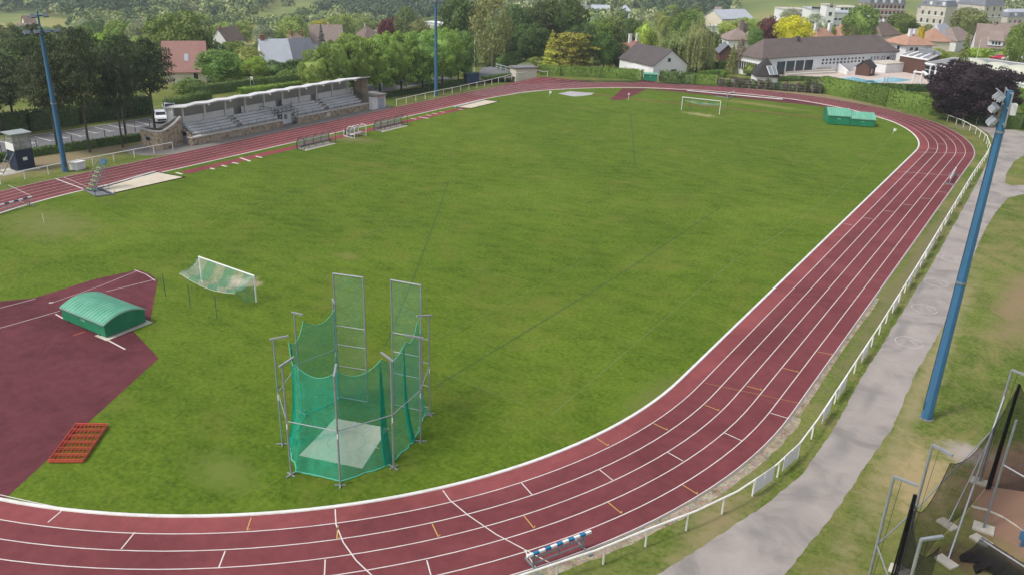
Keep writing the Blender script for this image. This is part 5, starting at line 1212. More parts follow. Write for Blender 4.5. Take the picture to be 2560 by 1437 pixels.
shelter(q1+dd*w2/2+nn*2.55-dd*0.0, w2-.05, 4.8, 1.22, .72, ang, 'right half of the green shelter pair on the far bend')
p0, p1 = Vector(G(1608, 203)), Vector(G(1642, 205)); dd = (p1-p0).normalized(); nn = Vector((-dd.y, dd.x, 0))
shelter((p0+p1)/2+nn*.9, (p1-p0).length, 1.8, 1.45, .22, math.atan2(dd.y, dd.x), 'small bright green mat shelter standing at the far hedge', ribs=False)
# ------------------------------------------------------------------ stacked orange fence panels
a, b, c_ = Vector(G(122, 1157)), Vector(G(208, 1157)), Vector(G(190, 1066)); d1 = (b-a).normalized(); L1 = (b-a).length; d2 = (c_-a); L2 = d2.length; d2 = d2.normalized()
for k_ in range(4):
    j = Vector((random.uniform(-.05, .05), random.uniform(-.05, .05), 0)); o_ = a+j+Vector((0, 0, .05+.06*k_)); m = MB(); f = lambda u, v: o_+d1*u*L1+d2*v*L2
    for u in (0, 1): m.tube([f(u, 0), f(u, 1)], .024, 6)
    for v in (0, 1): m.tube([f(0, v), f(1, v)], .024, 6)
    for v in (.16, .33, .5, .67, .84): m.tube([f(0, v), f(1, v)], .016, 5)
    for u in np.linspace(.09, .91, 8): m.tube([f(u, 0), f(u, 1)], .013, 4)
    tag(m.build('fence_panel', M_ORANGE), ['bottom', 'second lowest', 'second highest', 'topmost'][k_]+' orange mesh fence panel of the flat stack on the red area', 'fence panel', 'stacked orange fence panels')
# ------------------------------------------------------------------ dugouts
t = NT('clouded_perspex'); o = t.coord('Object'); tr = t.add('ShaderNodeBsdfTransparent'); b_ = t.bsdf((0.50, 0.50, 0.56), .25, .5); mx = t.add('ShaderNodeMixShader'); mx.inputs[0].default_value = .55
t.link(tr.outputs[0], mx.inputs[1]); t.link(b_.outputs[0], mx.inputs[2]); t.link(mx.outputs[0], t.out.inputs['Surface']); M_PERSP = t.m
M_DUG = simple('dugout_frame', (.025, .045, .05), .2, 2, .5)
def dugout(c, L, label, nb, fm, h=1.7, dp=1.35, slab=True):
    t_ = thing('team_dugout', label, 'dugout', c, 0, 'team dugouts')
    arc_ = [(-dp*.5, .08), (-dp*.53, h*.35), (-dp*.45, h*.65), (-dp*.25, h*.88), (dp*.08, h*1.0)]
    m = MB(); ys = (-L/2, L/2); V = [(x, y, z) for y in ys for x, z in arc_]; m.add(V, [(i, i+1, i+6, i+5) for i in range(4)]); m.build('shell', M_PERSP, t_)
    for k_ in range(nb+1):
        y = -L/2+L*k_/nb; m = MB(); m.tube([(x-.02, y, z+.02) for x, z in arc_], .055, 6); m.build('rib', fm, t_)
    for y in ys:
        m = MB(); m.bar((dp*.5, y, 0), (dp*.5, y, h*.98), .05); m.bar((-dp*.5, y, .06), (dp*.5, y, .06), .05); m.bar((dp*.07, y, h), (dp*.5, y, h*.97), .05); m.bar((-dp*.5, y, .5), (dp*.5, y, .5), .035); m.build('end_frame', fm, t_)
    m = MB(); m.b2((-.35, -L/2+.1, .42), (.05, L/2-.1, .47)); [m.bar((-.15, y, 0), (-.15, y, .42), .05) for y in np.linspace(-L/2+.3, L/2-.3, nb+1)]; m.build('bench', fm, t_)
    m = MB(); m.bar((dp*.5, -L/2, h*.97), (dp*.5, L/2, h*.97), .045) ; m.build('front_bar', fm, t_) if not slab else None
    if slab: m = MB(); m.b2((-dp*.5, -L/2, 0), (dp*.62, L/2, .02)); m.build('slab', M_CONC, t_)
    return t_
dugout((-31.75, -11.65, 0), 5.9, 'grey curved dugout nearer the sand pit, left of the white shelter', 4, M_DUG)
dugout((-31.85, 3.85, 0), 6.1, 'grey curved dugout right of the small white shelter', 4, M_DUG)
dugout((-31.9, -3.65, 0), 2.4, 'small white framed bench shelter between the two grey dugouts', 3, M_WHITE, 1.65, 1.5, False)
p = G(868, 341); bn = thing('waste_bin', 'dark bin in a white frame beside the small white shelter', 'bin', p)
m = MB(); m.tube([(0, 0, .1), (0, 0, .95)], [.24, .30], 12); m.build('barrel', M_BLACK, bn); m = MB(); [m.bar((sx*.34, sy*.34, 0), (sx*.34, sy*.34, .95), .05) for sx in (-1, 1) for sy in (-1, 1)]; m.b2((-.36, -.36, .02), (.36, .36, .08)); m.bar((-.34, -.34, .6), (-.34, .34, .6), .05); m.bar((.34, -.34, .6), (.34, .34, .6), .05); m.build('frame', M_WHITE, bn)
# ------------------------------------------------------------------ finish-line judges' steps and pit frame
b0 = Vector(G(224, 480)); js = thing('judge_stand', 'stepped green and yellow judges stand with a blue top seat by the sand pit', 'judge stand', b0, 0)
GM = simple('tread_green', (.045, .16, .10), .15); YM = simple('tread_yellow', (.42, .46, .18), .15)
for k_ in range(6):
    z = .35+.42*k_; y = .18+.30*k_; m = MB(); m.box((0, y, z), (1.0, .36, .05)); st = m.build('tread', M_STRIPEN if k_ == 6 else GM, js); m = MB(); m.box((0, y-.19, z+.0), (1.02, .03, .09)); m.build('nosing', YM, st)
for sx in (-.55, .55):
    m = MB(); m.bar((sx, 0, .05), (sx, 2.0, 2.75), .06); m.bar((sx, 2.0, .05), (sx, 2.0, 3.0), .05); m.bar((sx, 1.0, .05), (sx, 1.05, 1.4), .04); m.bar((sx, 0, .9), (sx, 1.9, 3.3), .035); m.bar((sx, 0, .05), (sx, 2.0, .05), .05); m.build('side_frame', M_GALVD, js)
m = MB(); m.box((0, 2.0, 2.85), (1.0, .42, .08)); m.box((0, 2.2, 3.1), (1.0, .05, .4)); m.build('top_seat', M_BLUE, js)
fr = [Vector(G(*q)) for q in ((211, 477), (239, 493), (287, 488), (243, 470))]; m = MB()
for i in range(4): m.bar(fr[i]+Vector((0, 0, .12)), fr[(i+1) % 4]+Vector((0, 0, .12)), .10)
m.bar(fr[0].lerp(fr[3], .5)+Vector((0, 0, .1)), fr[1].lerp(fr[2], .5)+Vector((0, 0, .1)), .06); [m.bar(f_, f_+Vector((0, 0, .5)), .06) for f_ in fr]
m.sheet([(f_.x, f_.y) for f_ in fr], .03); tag(m.build('steel_frame', M_GALVD), 'low rusty steel frame lying at the end of the left sand pit', 'frame')
for nm, q, ed in (('left', ((246, 473), (275, 486), (462, 444), (392, 431)), 0), ('right', ((1140, 269), (1178, 272), (1248, 255), (1212, 251)), 0)):
    P = [Vector(G(*x)) for x in q]; m = MB(); m.sheet([(p.x, p.y) for p in P], .022); struct('sand_pit', m, M_SAND)
    m = MB()
    for i in range(4): m.bar(P[i]+Vector((0, 0, .035)), P[(i+1) % 4]+Vector((0, 0, .035)), .14, .07)
    struct('pit_edging', m, M_BLACK)
    m = MB(); a_, b_ = (P[0], P[3]); nrm = Vector((-1, 0, 0)); m.bar(a_+nrm*.35+Vector((0, 0, .04)), b_+nrm*.35+Vector((0, 0, .04)), .36, .05); struct('pit_kerb', m, M_SLAB)
# ------------------------------------------------------------------ flags, crate, tower, lying post
for q, lab in (((110, 558), 'white marker post on the grass at the left edge'), ((1373, 241), 'small white flag at the far left corner of the pitch'), ((2232, 336), 'small white flag beside the far right bend')):
    p = G(*q); t_ = thing('marker_flag', lab, 'flag', p); m = MB(); m.tube([(0, 0, 0), (0, 0, 1.0)], .025, 6); m.build('pole', M_WHITE, t_)
    if q[0] > 200: m = MB(); m.add([(0, 0, 1.0), (.42, .05, .9), (.38, .08, .55), (0, 0, .45)], [(0, 1, 2, 3)]); m.add([(0, .02, 1.0), (.42, .07, .9), (.38, .10, .55), (0, .02, .45)], [(3, 2, 1, 0)]); m.build('cloth', M_WHITE, t_)
p = Vector(G(196, 426))+Vector((-.4, .2, 0)); t_ = thing('storage_crate', 'white plastic crate on the grass right of the left mast', 'crate', p, .25)
m = MB(); m.b2((-.55, -.65, .03), (.55, .65, .88)); [m.b2((.551, y-.03, .08), (.575, y+.03, .85)) for y in (-.4, -.13, .13, .4)]; m.build('tub', M_WHITE, t_); m = MB(); m.b2((-.62, -.72, .885), (.62, .72, .98)); m.build('lid', M_WHITE, t_)
TB = [Vector(G(*q)) for q in ((49, 431), (92, 423))]; td = (TB[1]-TB[0]).normalized(); tc = (TB[0]+TB[1])/2; tw = (TB[1]-TB[0]).length
t_ = thing('timing_tower', 'navy boarded timing tower with a glazed cabin on top at the left', 'tower', (tc.x-1.1, tc.y, 0), math.atan2(td.y, td.x)-PI/2)
hw = tw/2; m = MB()
m.b2((-1.0, -hw, 0.0), (1.0, hw, 2.55)); [m.b2((-.95, -hw-.02, z), (.95, -hw-.001, z+.10)) for z in np.arange(.2, 2.4, .3)]; m.build('tower_base', M_NAVY, t_)
m = MB(); m.b2((1.0, -.25, 1.25), (1.02, .25, 1.62)); m.build('sign', M_WHITE, t_)
m = MB(); m.b2((-1.0, -hw-.04, 2.45), (.98, -hw-.01, 3.35)); m.build('white_panel', M_WHITE, t_)
M_GLASSP = netmat('pale_glazing', (.36, .38, .33), .55, .2); m = MB(); m.b2((-.97, -hw+.03, 2.56), (.97, hw-.03, 4.35)); m.build('glazing', M_GLASSP, t_)
m = MB(); [m.bar((sx*.98, sy*(hw-.02), 2.55), (sx*.98, sy*(hw-.02), 4.4), .08) for sx in (-1, 1) for sy in (-1, 1)]; m.bar((.98, -.2, 2.55), (.98, -.2, 4.4), .05); m.bar((.99, -hw, 3.4), (.99, hw, 3.4), .06); m.build('cabin_frame', M_GALVD, t_)
m = MB(); m.b2((-1.2, -hw-.25, 4.4), (1.25, hw+.2, 4.5)); m.build('roof', simple('tower_roof', (.30, .33, .33), .1), t_)
m = MB(); m.bar((.6, -hw-1.6, 0), (.9, -hw-.1, 2.3), .09); m.bar((-.6, -hw-1.5, 0), (-.8, -hw-.1, 1.9), .06); [m.bar((-.6, -hw-1.5+k_*.25, .2+k_*.4), (.5, -hw-1.5+k_*.25, .2+k_*.4), .06) for k_ in range(4)]; m.build('ladder', M_GALVD, t_)
m = MB(); m.b2((-1.5, -hw-1.9, -.02), (1.35, hw+.4, .02)); m.build('slab', M_CONC, t_)
A, B = Vector(G(1717, 227, .6)), Vector(G(1957, 249, .6)); t_ = thing('lying_goal_post', 'long white rugby post folded down along the far bend of the track', 'rugby post', A.lerp(B, .5)-Vector((0, 0, .6)), world=True)
m = MB(); m.tube([A, A.lerp(B, .45), B], [.07, .085, .085], 8); m.build('upright', M_WHITE, t_)
q = Vector(G(1818, 247, 0)); e = Vector(G(1836, 229, .5)); m = MB(); m.bar(q+Vector((0, 0, .9)), e, .14); m.build('crossbar', M_WHITE2, t_); m = MB(); m.bar(Vector(G(1790, 241, .35)), Vector(G(1820, 245, .35)), .1); m.bar(Vector(G(1818, 250, .1)), Vector(G(1836, 239, .1)), .1); m.bar(q, q+Vector((0, 0, 1.0)), .12); m.build('hinge_foot', M_GALV, t_)
p = G(1571, 251); t_ = thing('measuring_post', 'small white measuring post at the end of the far javelin strip', 'post', p); m = MB(); m.tube([(0, 0, 0), (0, 0, 1.05)], .03, 6); m.build('pole', M_WHITE, t_); m = MB(); m.b2((-.18, -.03, 1.0), (.18, .03, 1.25)); m.build('plate', M_WHITE2, t_)
m = MB(); m.sheet(jag(gpoly([(1395, 235), (1425, 229), (1462, 232), (1487, 233), (1478, 238), (1455, 241), (1432, 242)]), .15, 1), .012); struct('far_slab', m, simple('pale_slab', (.40, .39, .40), .1, .5, .9, coord='World'))
# ------------------------------------------------------------------ roofs and walls
def tilemat(name, c1, c2, scale=5.0, rough=.85):
    t = NT(name); o = t.coord('Object'); n = t.noise(o, .5, 6, .7, .5); f = t.noise(o, 4.0, 4, .75)
    wv = t.add('ShaderNodeTexWave', wave_type='BANDS', bands_direction='Z'); wv.inputs['Scale'].default_value = scale; wv.inputs['Distortion'].default_value = .6; t.link(o, wv.inputs['Vector'])
    g = t.math('ADD', t.math('MULTIPLY', n, .6), t.math('MULTIPLY', f, .4)); c = t.ramp(g, [(.35, c1), (.65, c2)])
    c = t.mix(t.framp(wv.outputs['Fac'], .25, 0, 0, .22), c, tuple(np.array(lin(c1))*.6)); c = t.mix(t.framp(t.noise(o, .3, 6, .75), .55, .75, 0, .5), c, (0.12, 0.12, 0.10))
    t.bsdf(c, rough, .25, bump=wv.outputs['Fac'], bstr=.35, bdist=.05); return t.m
R_GREY = tilemat('tiles_grey_brown', (.085, .073, .075), (.125, .108, .108)); R_BROWN = tilemat('tiles_brown', (.16, .115, .095), (.235, .175, .15)); R_TERRA = tilemat('tiles_terracotta', (.36, .20, .135), (.50, .30, .22))
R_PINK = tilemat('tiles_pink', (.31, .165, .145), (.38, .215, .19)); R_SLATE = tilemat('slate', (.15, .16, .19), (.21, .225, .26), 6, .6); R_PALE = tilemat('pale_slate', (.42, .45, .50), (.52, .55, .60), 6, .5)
R_RED = tilemat('tiles_red_brown', (.22, .11, .085), (.31, .165, .13)); R_BATH = tilemat('tiles_bath_house', (.125, .098, .092), (.185, .148, .138)); R_TAUPE = tilemat('tiles_taupe', (.25, .19, .165), (.34, .27, .24)); R_DARK = tilemat('tiles_dark', (.04, .036, .038), (.065, .058, .06))
W_WHITE = simple('render_white', (.80, .80, .80), .04, .5, .8, dirt=(.62, .61, .58), dscale=.25, damt=.4); W_CREAM = simple('render_cream', (.68, .62, .50), .06, .5, .85); W_STONE = simple('ashlar', (.58, .54, .47), .10, .6, .85, dirt=(.34, .31, .27), dscale=.2); W_BROWN = simple('brown_cladding', (.115, .06, .045), .15, 1.2, .8)
W_BRICK = simple('brick_red', (.33, .13, .09), .15, 2.5, .9); M_WINF = simple('window_frame', (.72, .72, .72), .05)
def add_window(face_o, nrm, u, z, w, h, wallobj, world_base, pane=M_GLASSD, frame=M_WINF):
    """window with its own pane, proud of the wall; face_o: function (u)->point on wall foot"""
    p = face_o(u); tdir = Vector((-nrm.y, nrm.x, 0)); ang = math.atan2(tdir.y, tdir.x)
    m = MB(); c = p+nrm*.03+Vector((0, 0, z+h/2)); m.box(c, (w+.16, .06, h+.16), rz=ang); f = m.build('window', frame, wallobj)
    m = MB(); c = p+nrm*.066+Vector((0, 0, z+h/2)); m.box(c, (w, .01, h), rz=ang); m.build('pane', pane, f)
def house(name, O, ux, uy, z0, hw, rtype, rise, wall, roof, label, over=.45, wins=(), chim=(), cat='house', group=None, ridge_axis='x', gablemat=None, extra=None):
    """O: front corner; ux, uy: plan vectors along the two visible walls"""
    O = Vector((O[0], O[1], z0)); ux = Vector((ux[0], ux[1], 0)); uy = Vector((uy[0], uy[1], 0)); L, Wd = ux.length, uy.length; dx, dy = ux/L, uy/Wd
    c = O+ux/2+uy/2; t_ = thing(name, label, cat, (c.x, c.y, z0), group=group, world=True)
    P = lambda a, b, z: tuple(O+dx*a+dy*b+Vector((0, 0, z)))
    if ridge_axis == 'y': # swap so that ridge runs along local x
        P_ = P; P = lambda a, b, z: P_(b, a, z); L, Wd = Wd, L
    m = MB(); m.add([P(0, 0, -2), P(L, 0, -2), P(L, Wd, -2), P(0, Wd, -2), P(0, 0, hw), P(L, 0, hw), P(L, Wd, hw), P(0, Wd, hw)], [(0, 1, 5, 4), (1, 2, 6, 5), (2, 3, 7, 6), (3, 0, 4, 7), (4, 5, 6, 7)])
    if rtype == 'gable':
        k = rise*(1-0.0); m.add([P(0, 0, hw), P(0, Wd, hw), P(0, Wd/2, hw+rise-.05), P(L, 0, hw), P(L, Wd, hw), P(L, Wd/2, hw+rise-.05)], [(0, 1, 2), (3, 5, 4)])
    wl = m.build('wall', wall, t_, fixn=True)
    o = over; m = MB(); dz = -rise*o/(Wd/2); th = .16
    if rtype == 'gable':
        V = [P(-o, -o, hw+dz), P(L+o, -o, hw+dz), P(L+o, Wd/2, hw+rise), P(-o, Wd/2, hw+rise), P(-o, Wd+o, hw+dz), P(L+o, Wd+o, hw+dz)]
        V2 = [(a, b, c_+th) for a, b, c_ in V]; m.add(V+V2, [(0, 1, 2, 3), (3, 2, 5, 4), (6, 9, 8, 7), (9, 10, 11, 8), (0, 6, 7, 1), (4, 5, 11, 10), (0, 3, 9, 6), (3, 4, 10, 9), (1, 7, 8, 2), (2, 8, 11, 5)])
    elif rtype == 'hip':
        hp = min(Wd*.5, L*.5); V = [P(-o, -o, hw-.1), P(L+o, -o, hw-.1), P(L+o, Wd+o, hw-.1), P(-o, Wd+o, hw-.1)]; V2 = [(a, b, c_+th) for a, b, c_ in V]
        rg2 = [P(hp, Wd/2, hw+rise), P(max(L-hp, hp+.05), Wd/2, hw+rise)]
        m.add(V+V2+rg2, [(3, 2, 1, 0), (0, 1, 5, 4), (1, 2, 6, 5), (2, 3, 7, 6), (3, 0, 4, 7), (4, 5, 9, 8), (5, 6, 9), (6, 7, 8, 9), (7, 4, 8)])
    elif rtype == 'flat':
        V = [P(-o, -o, hw), P(L+o, -o, hw), P(L+o, Wd+o, hw), P(-o, Wd+o, hw)]; V2 = [(a, b, c_+.3) for a, b, c_ in V]; m.add(V+V2, [(3, 2, 1, 0), (4, 5, 6, 7), (0, 1, 5, 4), (1, 2, 6, 5), (2, 3, 7, 6), (3, 0, 4, 7)])
    rf = m.build('roof', roof, t_, fixn=True)
    for (a, b, zb, hh, w_, mt) in chim:
        q = Vector(P(a*L, b*Wd, hw)); m = MB(); m.box((q.x, q.y, q.z+zb+hh/2), (w_, w_*.8, hh), rz=math.atan2(dx.y, dx.x)); m.box((q.x, q.y, q.z+zb+hh+.06), (w_+.14, w_*.8+.14, .12), rz=math.atan2(dx.y, dx.x)); m.build('chimney', mt, rf)
    for (side, u, z, w_, h_) in wins:
        if side == 'x': fo, nr = (lambda uu: O+dx*uu), -dy
        elif side == 'y': fo, nr = (lambda uu: O+dy*uu), -dx
        nr = nr.normalized(); add_window(fo, nr, u*(ux.length if side == 'x' else uy.length), z, w_, h_, t_, None)
    return t_, P, L, Wd
def fit(A, B, C, hw, z0=None):
    """plan of a house from three eave-corner pixels (left, front, right)"""
    if z0 is None:
        z0 = 0.0
        for _ in range(8): q = G(B[0], B[1], z0+hw); z0 = hterr(q[0], q[1])
    a, b, c = (Vector(G(*q, z0+hw)[:2]) for q in (A, B, C)); u = a-b; v = c-b
    if u.length > v.length: v2 = Vector((-u.y, u.x)).normalized(); v = v2*(v.dot(v2))
    else: u2 = Vector((-v.y, v.x)).normalized(); u = u2*(u.dot(u2))
    return b, v, u, z0
def rise_for(b, u, v, z0, hw, apex):
    c = b+u/2+v/2; return max(.8, solve_h((c.x, c.y, z0+hw), apex))
def house_px(name, A, B, C, hw, rtype, apex, wall, roof, label, axis='x', z0=None, over=.35, rise=None, wid=None, **kw):
    b, v, u, z0 = fit(A, B, C, hw, z0)
    if wid: 
        if wid[0] == 'u': u = u.normalized()*wid[1]
        else: v = v.normalized()*wid[1]
    r = rise if rise else rise_for(b, u, v, z0, hw, apex)
    HLOG.append((label[:34], round(math.hypot(b.x-CP[0], b.y-CP[1])), round(v.length, 1), round(u.length, 1), round(r, 1), round(z0, 1)))
    return house(name, b, v, u, z0, hw, rtype, r, wall, roof, label, over=over, ridge_axis=axis, **kw)
HLOG = []
# --- houses near the far bend
house_px('house', (1572, 151), (1634, 164.5), (1717, 160), 2.8, 'gable', 124, W_WHITE, R_GREY, 'white gabled house with a dark roof behind the far hedge', axis='y', wid=('u', 12.5), rise=3.1, over=.3, wins=[('x', .62, .4, 1.5, 1.3), ('x', .45, 3.4, .8, .8)])
b = G(1590, 166, 2.2); m = MB(); m.quad((b[0]-2, b[1]-1.5, 2.3), (b[0]+3.0, b[1]-3.8, 2.0), (b[0]+3.8, b[1]-1.0, 2.2), (b[0]-1, b[1]+1.5, 2.5)); m.bar((b[0]-1.8, b[1]-1.3, 0), (b[0]-1.8, b[1]-1.3, 2.25), .1); m.bar((b[0]+2.9, b[1]-3.6, 0), (b[0]+2.9, b[1]-3.6, 1.98), .1)
tag(m.build('awning', simple('awning', (.62, .62, .58), .1)), 'pale awning on posts at the left wall of the white gabled house', 'awning')
house_px('house', (1561, 121), (1575, 131), (1655, 130), 2.8, 'hip', 98, W_WHITE, R_RED, 'red-brown hipped house half hidden by the weeping willow', wid=('u', 10), chim=[(.45, .45, 1.9, 2.2, .9, W_WHITE), (.30, .6, 1.5, 2.2, .8, W_WHITE)], wins=[('y', .5, .8, 1.2, 1.2), ('x', .15, .6, 1.6, 1.6)])
house_px('bungalow', (1798, 92.5), (1822, 100.5), (1877, 99.5), 2.8, 'hip', 70, W_WHITE, R_TAUPE, 'white bungalow with a pyramid roof and two stout chimneys', chim=[(.62, .45, 1.8, 3.4, 1.3, R_TAUPE), (.8, .55, 1.2, 3.0, 1.2, R_TAUPE)], wins=[('y', .3, .8, 1.1, 1.3), ('y', .7, .8, 1.1, 1.3)])
house_px('bungalow', (1876, 91), (1884, 94), (1930, 93), 2.6, 'hip', 76, W_WHITE, R_TAUPE, 'small white bungalow with a grey roof, tucked against the copper beech', wid=('u', 8))
house_px('shed', (1786, 118), (1800, 131), (1826, 124), 2.4, 'gable', 108, W_BROWN, R_SLATE, 'low grey-roofed outbuilding right of the willow', wid=('u', 7), rise=1.8, cat='shed', axis='y')
bh = house_px('bath_house', (1861, 135), (1905, 147), (2243, 128.5), 4.1, 'hip', 92, W_WHITE, R_BATH, 'long white bath house with a broad brown hipped tile roof beside the pool', cat='bath house', over=.5, chim=[(.30, .42, 3.0, 1.0, .9, R_BATH)],
              wins=[('x', f, .3, 2.6, 2.9) for f in (.135, .20, .265, .33)]+[('x', .43+.0275*k, z, .62, .42) for k in range(12) for z in (2.0, 2.75)]+[('x', .80+.025*k, 2.6, .4, .5) for k in range(3)]+[('x', .885+.018*k, z, .3, .35) for k in (0, 1, 4, 5) for z in (.7, 1.4, 2.1, 2.8)]+[('x', .935, .3, 1.1, 2.6)]+[('y', .1+.09*k, 1.0, .5, 1.8) for k in range(9)])
pv = house_px('pavilion', (1893, 191), (1945, 193), (1966, 192), 1.9, 'hip', 152, W_WHITE, R_DARK, 'small dark pyramid-roofed pavilion with a double skylight behind the scrub fence', z0=0, rise=3.6, wid=('v', 5.2), cat='pavilion')
t_, P_, L_, W_ = pv
m = MB(); 
fq = [Vector(G(*q, z)) for q, z in (((1916, 167), 4.1), ((1937, 166), 4.1), ((1943, 187), 2.5), ((1924, 188.5), 2.5))]
n_ = (fq[1]-fq[0]).cross(fq[3]-fq[0]).normalized(); n_ = n_ if n_.dot(Vector(CP)-fq[0]) > 0 else -n_; fq = [q+n_*.12 for q in fq]
m.quad(*[tuple(q) for q in fq]); [m.bar(fq[i], fq[(i+1) % 4], .14) for i in range(4)]; m.bar(fq[0].lerp(fq[1], .5), fq[3].lerp(fq[2], .5), .14); sk = m.build('skylight', W_WHITE, t_)
for a_, b_ in ((.05, .47), (.53, .95)): m = MB(); q = [fq[0].lerp(fq[1], a_), fq[0].lerp(fq[1], b_), fq[3].lerp(fq[2], b_), fq[3].lerp(fq[2], a_)]; m.quad(*[tuple(x+n_*.05) for x in q]); m.build('pane', simple('skylight_pane', (.30, .34, .38), .1, 1, .25) if 'skylight_pane' not in bpy.data.materials else bpy.data.materials['skylight_pane'], sk)
house_px('villa', (2213.5, 103.5), (2267.5, 113.5), (2326, 112.5), 5.2, 'hip', 82, W_WHITE, R_TERRA, 'white villa with a terracotta pyramid roof and two white chimneys', over=.7, chim=[(.35, .35, 1.8, 1.7, .9, W_WHITE), (.62, .45, 1.4, 2.0, .9, W_WHITE)], wins=[('x', .2, 3.0, .9, 1.6), ('x', .4, 3.0, .9, 1.6), ('x', .75, 3.0, 1.4, 1.4), ('y', .35, 3.0, .9, 1.7), ('y', .75, 3.2, .8, 1.2)])
house_px('house', (2285, 94), (2326, 104), (2361, 102), 3.6, 'hip', 78, W_CREAM, R_TERRA, 'terracotta-roofed house right behind the white villa', wid=('u', 10), rise=3.6)
house_px('house', (2326, 87), (2352, 95.5), (2385, 87), 4.0, 'hip', 72, W_CREAM, R_PALE, 'house with a pale grey slate hipped roof between the terracotta roofs and the conifer', rise=3.6)
house_px('house', (2368.5, 97), (2392, 104), (2440, 98), 3.2, 'hip', 78, W_WHITE, R_TAUPE, 'white house with a taupe roof left of the conical conifer', rise=3.6, wid=('u', 9))
gh = house_px('house', (2424, 104), (2438, 117), (2527, 117), 2.8, 'gable', 76, W_WHITE, R_TAUPE, 'wide white house with a steep taupe roof and a long dormer, at the right', wid=('u', 10), rise=6.2, chim=[(.42, .5, 5.6, 1.4, .7, R_TAUPE)])
t_, P_, L_, W_ = gh
m = MB(); A = [P_(L_*.30, -.1, 3.4), P_(L_*.68, -.1, 3.4), P_(L_*.68, -.1, 4.9), P_(L_*.30, -.1, 4.9)]; Bk = [P_(L_*.30, 4, 3.4), P_(L_*.68, 4, 3.4), P_(L_*.68, 4.6, 8.0), P_(L_*.30, 4.6, 8.0)]
m.add(A+Bk, [(0, 1, 2, 3), (0, 3, 7, 4), (1, 5, 6, 2)]); dm = m.build('dormer', W_WHITE, t_); m = MB(); m.add([P_(L_*.29, -.5, 4.85), P_(L_*.69, -.5, 4.85), P_(L_*.69, 4.7, 8.15), P_(L_*.29, 4.7, 8.15)], [(0, 1, 2, 3)]); m.build('dormer_roof', R_TAUPE, dm)
m = MB()
for k in range(3): a_ = Vector(P_(L_*(.40+.08*k), -.16, 3.75)); b_ = Vector(P_(L_*(.45+.08*k), -.16, 4.6)); m.quad(tuple(a_), (b_.x, b_.y, a_.z), tuple(b_), (a_.x, a_.y, b_.z))
m.build('dormer_window', M_GLASSD, dm)
house_px('house', (2494, 77), (2509, 81), (2570, 82), 3.0, 'gable', 56, W_CREAM, R_TAUPE, 'cream gabled house with a taupe roof at the top right edge', wid=('u', 9), rise=4.6, chim=[(.75, .5, 4, 1.6, .8, W_BRICK)], axis='x')
house_px('house', (2020, 93), (2042, 99), (2092, 97), 3.2, 'hip', 79, W_WHITE, R_TERRA, 'low terracotta roof with two white chimneys peeping over the bath house', rise=2.8, chim=[(.15, .4, 1.6, 2.6, .9, W_WHITE), (.85, .4, 1.3, 2.8, 1.0, W_WHITE)])
house_px('house', (2083, 88), (2112, 94), (2142, 89), 3.4, 'hip', 70, W_WHITE, R_TERRA, 'terracotta pyramid roof between the two white chimneys and the big round tree', rise=4.0, chim=[(.5, .5, 3.2, 1.5, .7, W_WHITE)])
house_px('house', (2176, 82), (2203, 92), (2251, 86), 3.2, 'hip', 68, W_CREAM, R_BROWN, 'brown hipped roof with small skylights right of the big round tree', rise=4.0, chim=[(.4, .5, 3.4, 1.2, .7, W_WHITE), (.6, .5, 3.2, 1.4, .8, W_WHITE)])
# --- centre and left
dh = house_px('house', (1268, 120), (1274, 128), (1366, 132), 2.2, 'gable', 98, W_BROWN, R_RED, 'brown house with a steep tiled roof and two dormers behind the far corner', wid=('u', 9.5), rise=4.8, over=.3)
t_, P_, L_, W_ = dh
for f0, f1, frontmat in ((.13, .38, W_BROWN), (.78, .99, W_WHITE)):
    m = MB(); A = [P_(L_*f0, -.2, 2.3), P_(L_*f1, -.2, 2.3), P_(L_*f1, -.2, 4.4), P_(L_*f0, -.2, 4.4), P_(L_*(f0+f1)/2, -.2, 5.6 if f0 > .5 else 4.5)]; Bk = [P_(L_*f0, 4.3, 4.4), P_(L_*f1, 4.3, 4.4), P_(L_*(f0+f1)/2, 4.3, 5.6 if f0 > .5 else 4.5)]
    m.add(A+Bk, [(0, 1, 2, 4, 3), (0, 3, 5), (1, 6, 2)]); dm = m.build('dormer', frontmat, t_)
    m = MB(); m.add([P_(L_*f0-.2, -.5, 4.3), P_(L_*(f0+f1)/2, -.5, 5.7 if f0 > .5 else 5.2), P_(L_*f1+.2, -.5, 4.3), P_(L_*f0-.2, 4.4, 4.6 if f0 > .5 else 6.4), P_(L_*(f0+f1)/2, 4.4, 5.9 if f0 > .5 else 6.9), P_(L_*f1+.2, 4.4, 4.6 if f0 > .5 else 6.4)], [(0, 1, 4, 3), (1, 2, 5, 4)]); m.build('dormer_roof', R_RED, dm)
    m = MB(); q = [P_(L_*(f0+.04), -.26, 2.6), P_(L_*(f1-.04), -.26, 2.6), P_(L_*(f1-.04), -.26, 4.1), P_(L_*(f0+.04), -.26, 4.1)]; m.poly(q); m.build('dormer_window', M_GLASSD, dm)
house_px('house', (645, 146), (660, 157), (727, 152), 2.4, 'gable', 111, W_WHITE, R_PALE, 'left part of the slate house, its steep pale roof catching the light', wid=('u', 9), rise=4.6, chim=[(.12, .5, 4.2, 1.4, .9, W_BRICK)], over=.2)  # paler slate here puts the light on this slope into the roof colour
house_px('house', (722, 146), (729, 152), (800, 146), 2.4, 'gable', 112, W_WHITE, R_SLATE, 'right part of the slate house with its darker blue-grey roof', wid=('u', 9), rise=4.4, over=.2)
ph = house_px('house', (398, 168), (410, 179), (514, 178), 2.4, 'gable', 127, W_CREAM, R_PINK, 'cream house with a big pink tiled roof and one skylight, behind the pines', wid=('u', 10), rise=5.0, wins=[('x', .75, .8, .8, 1.2)])
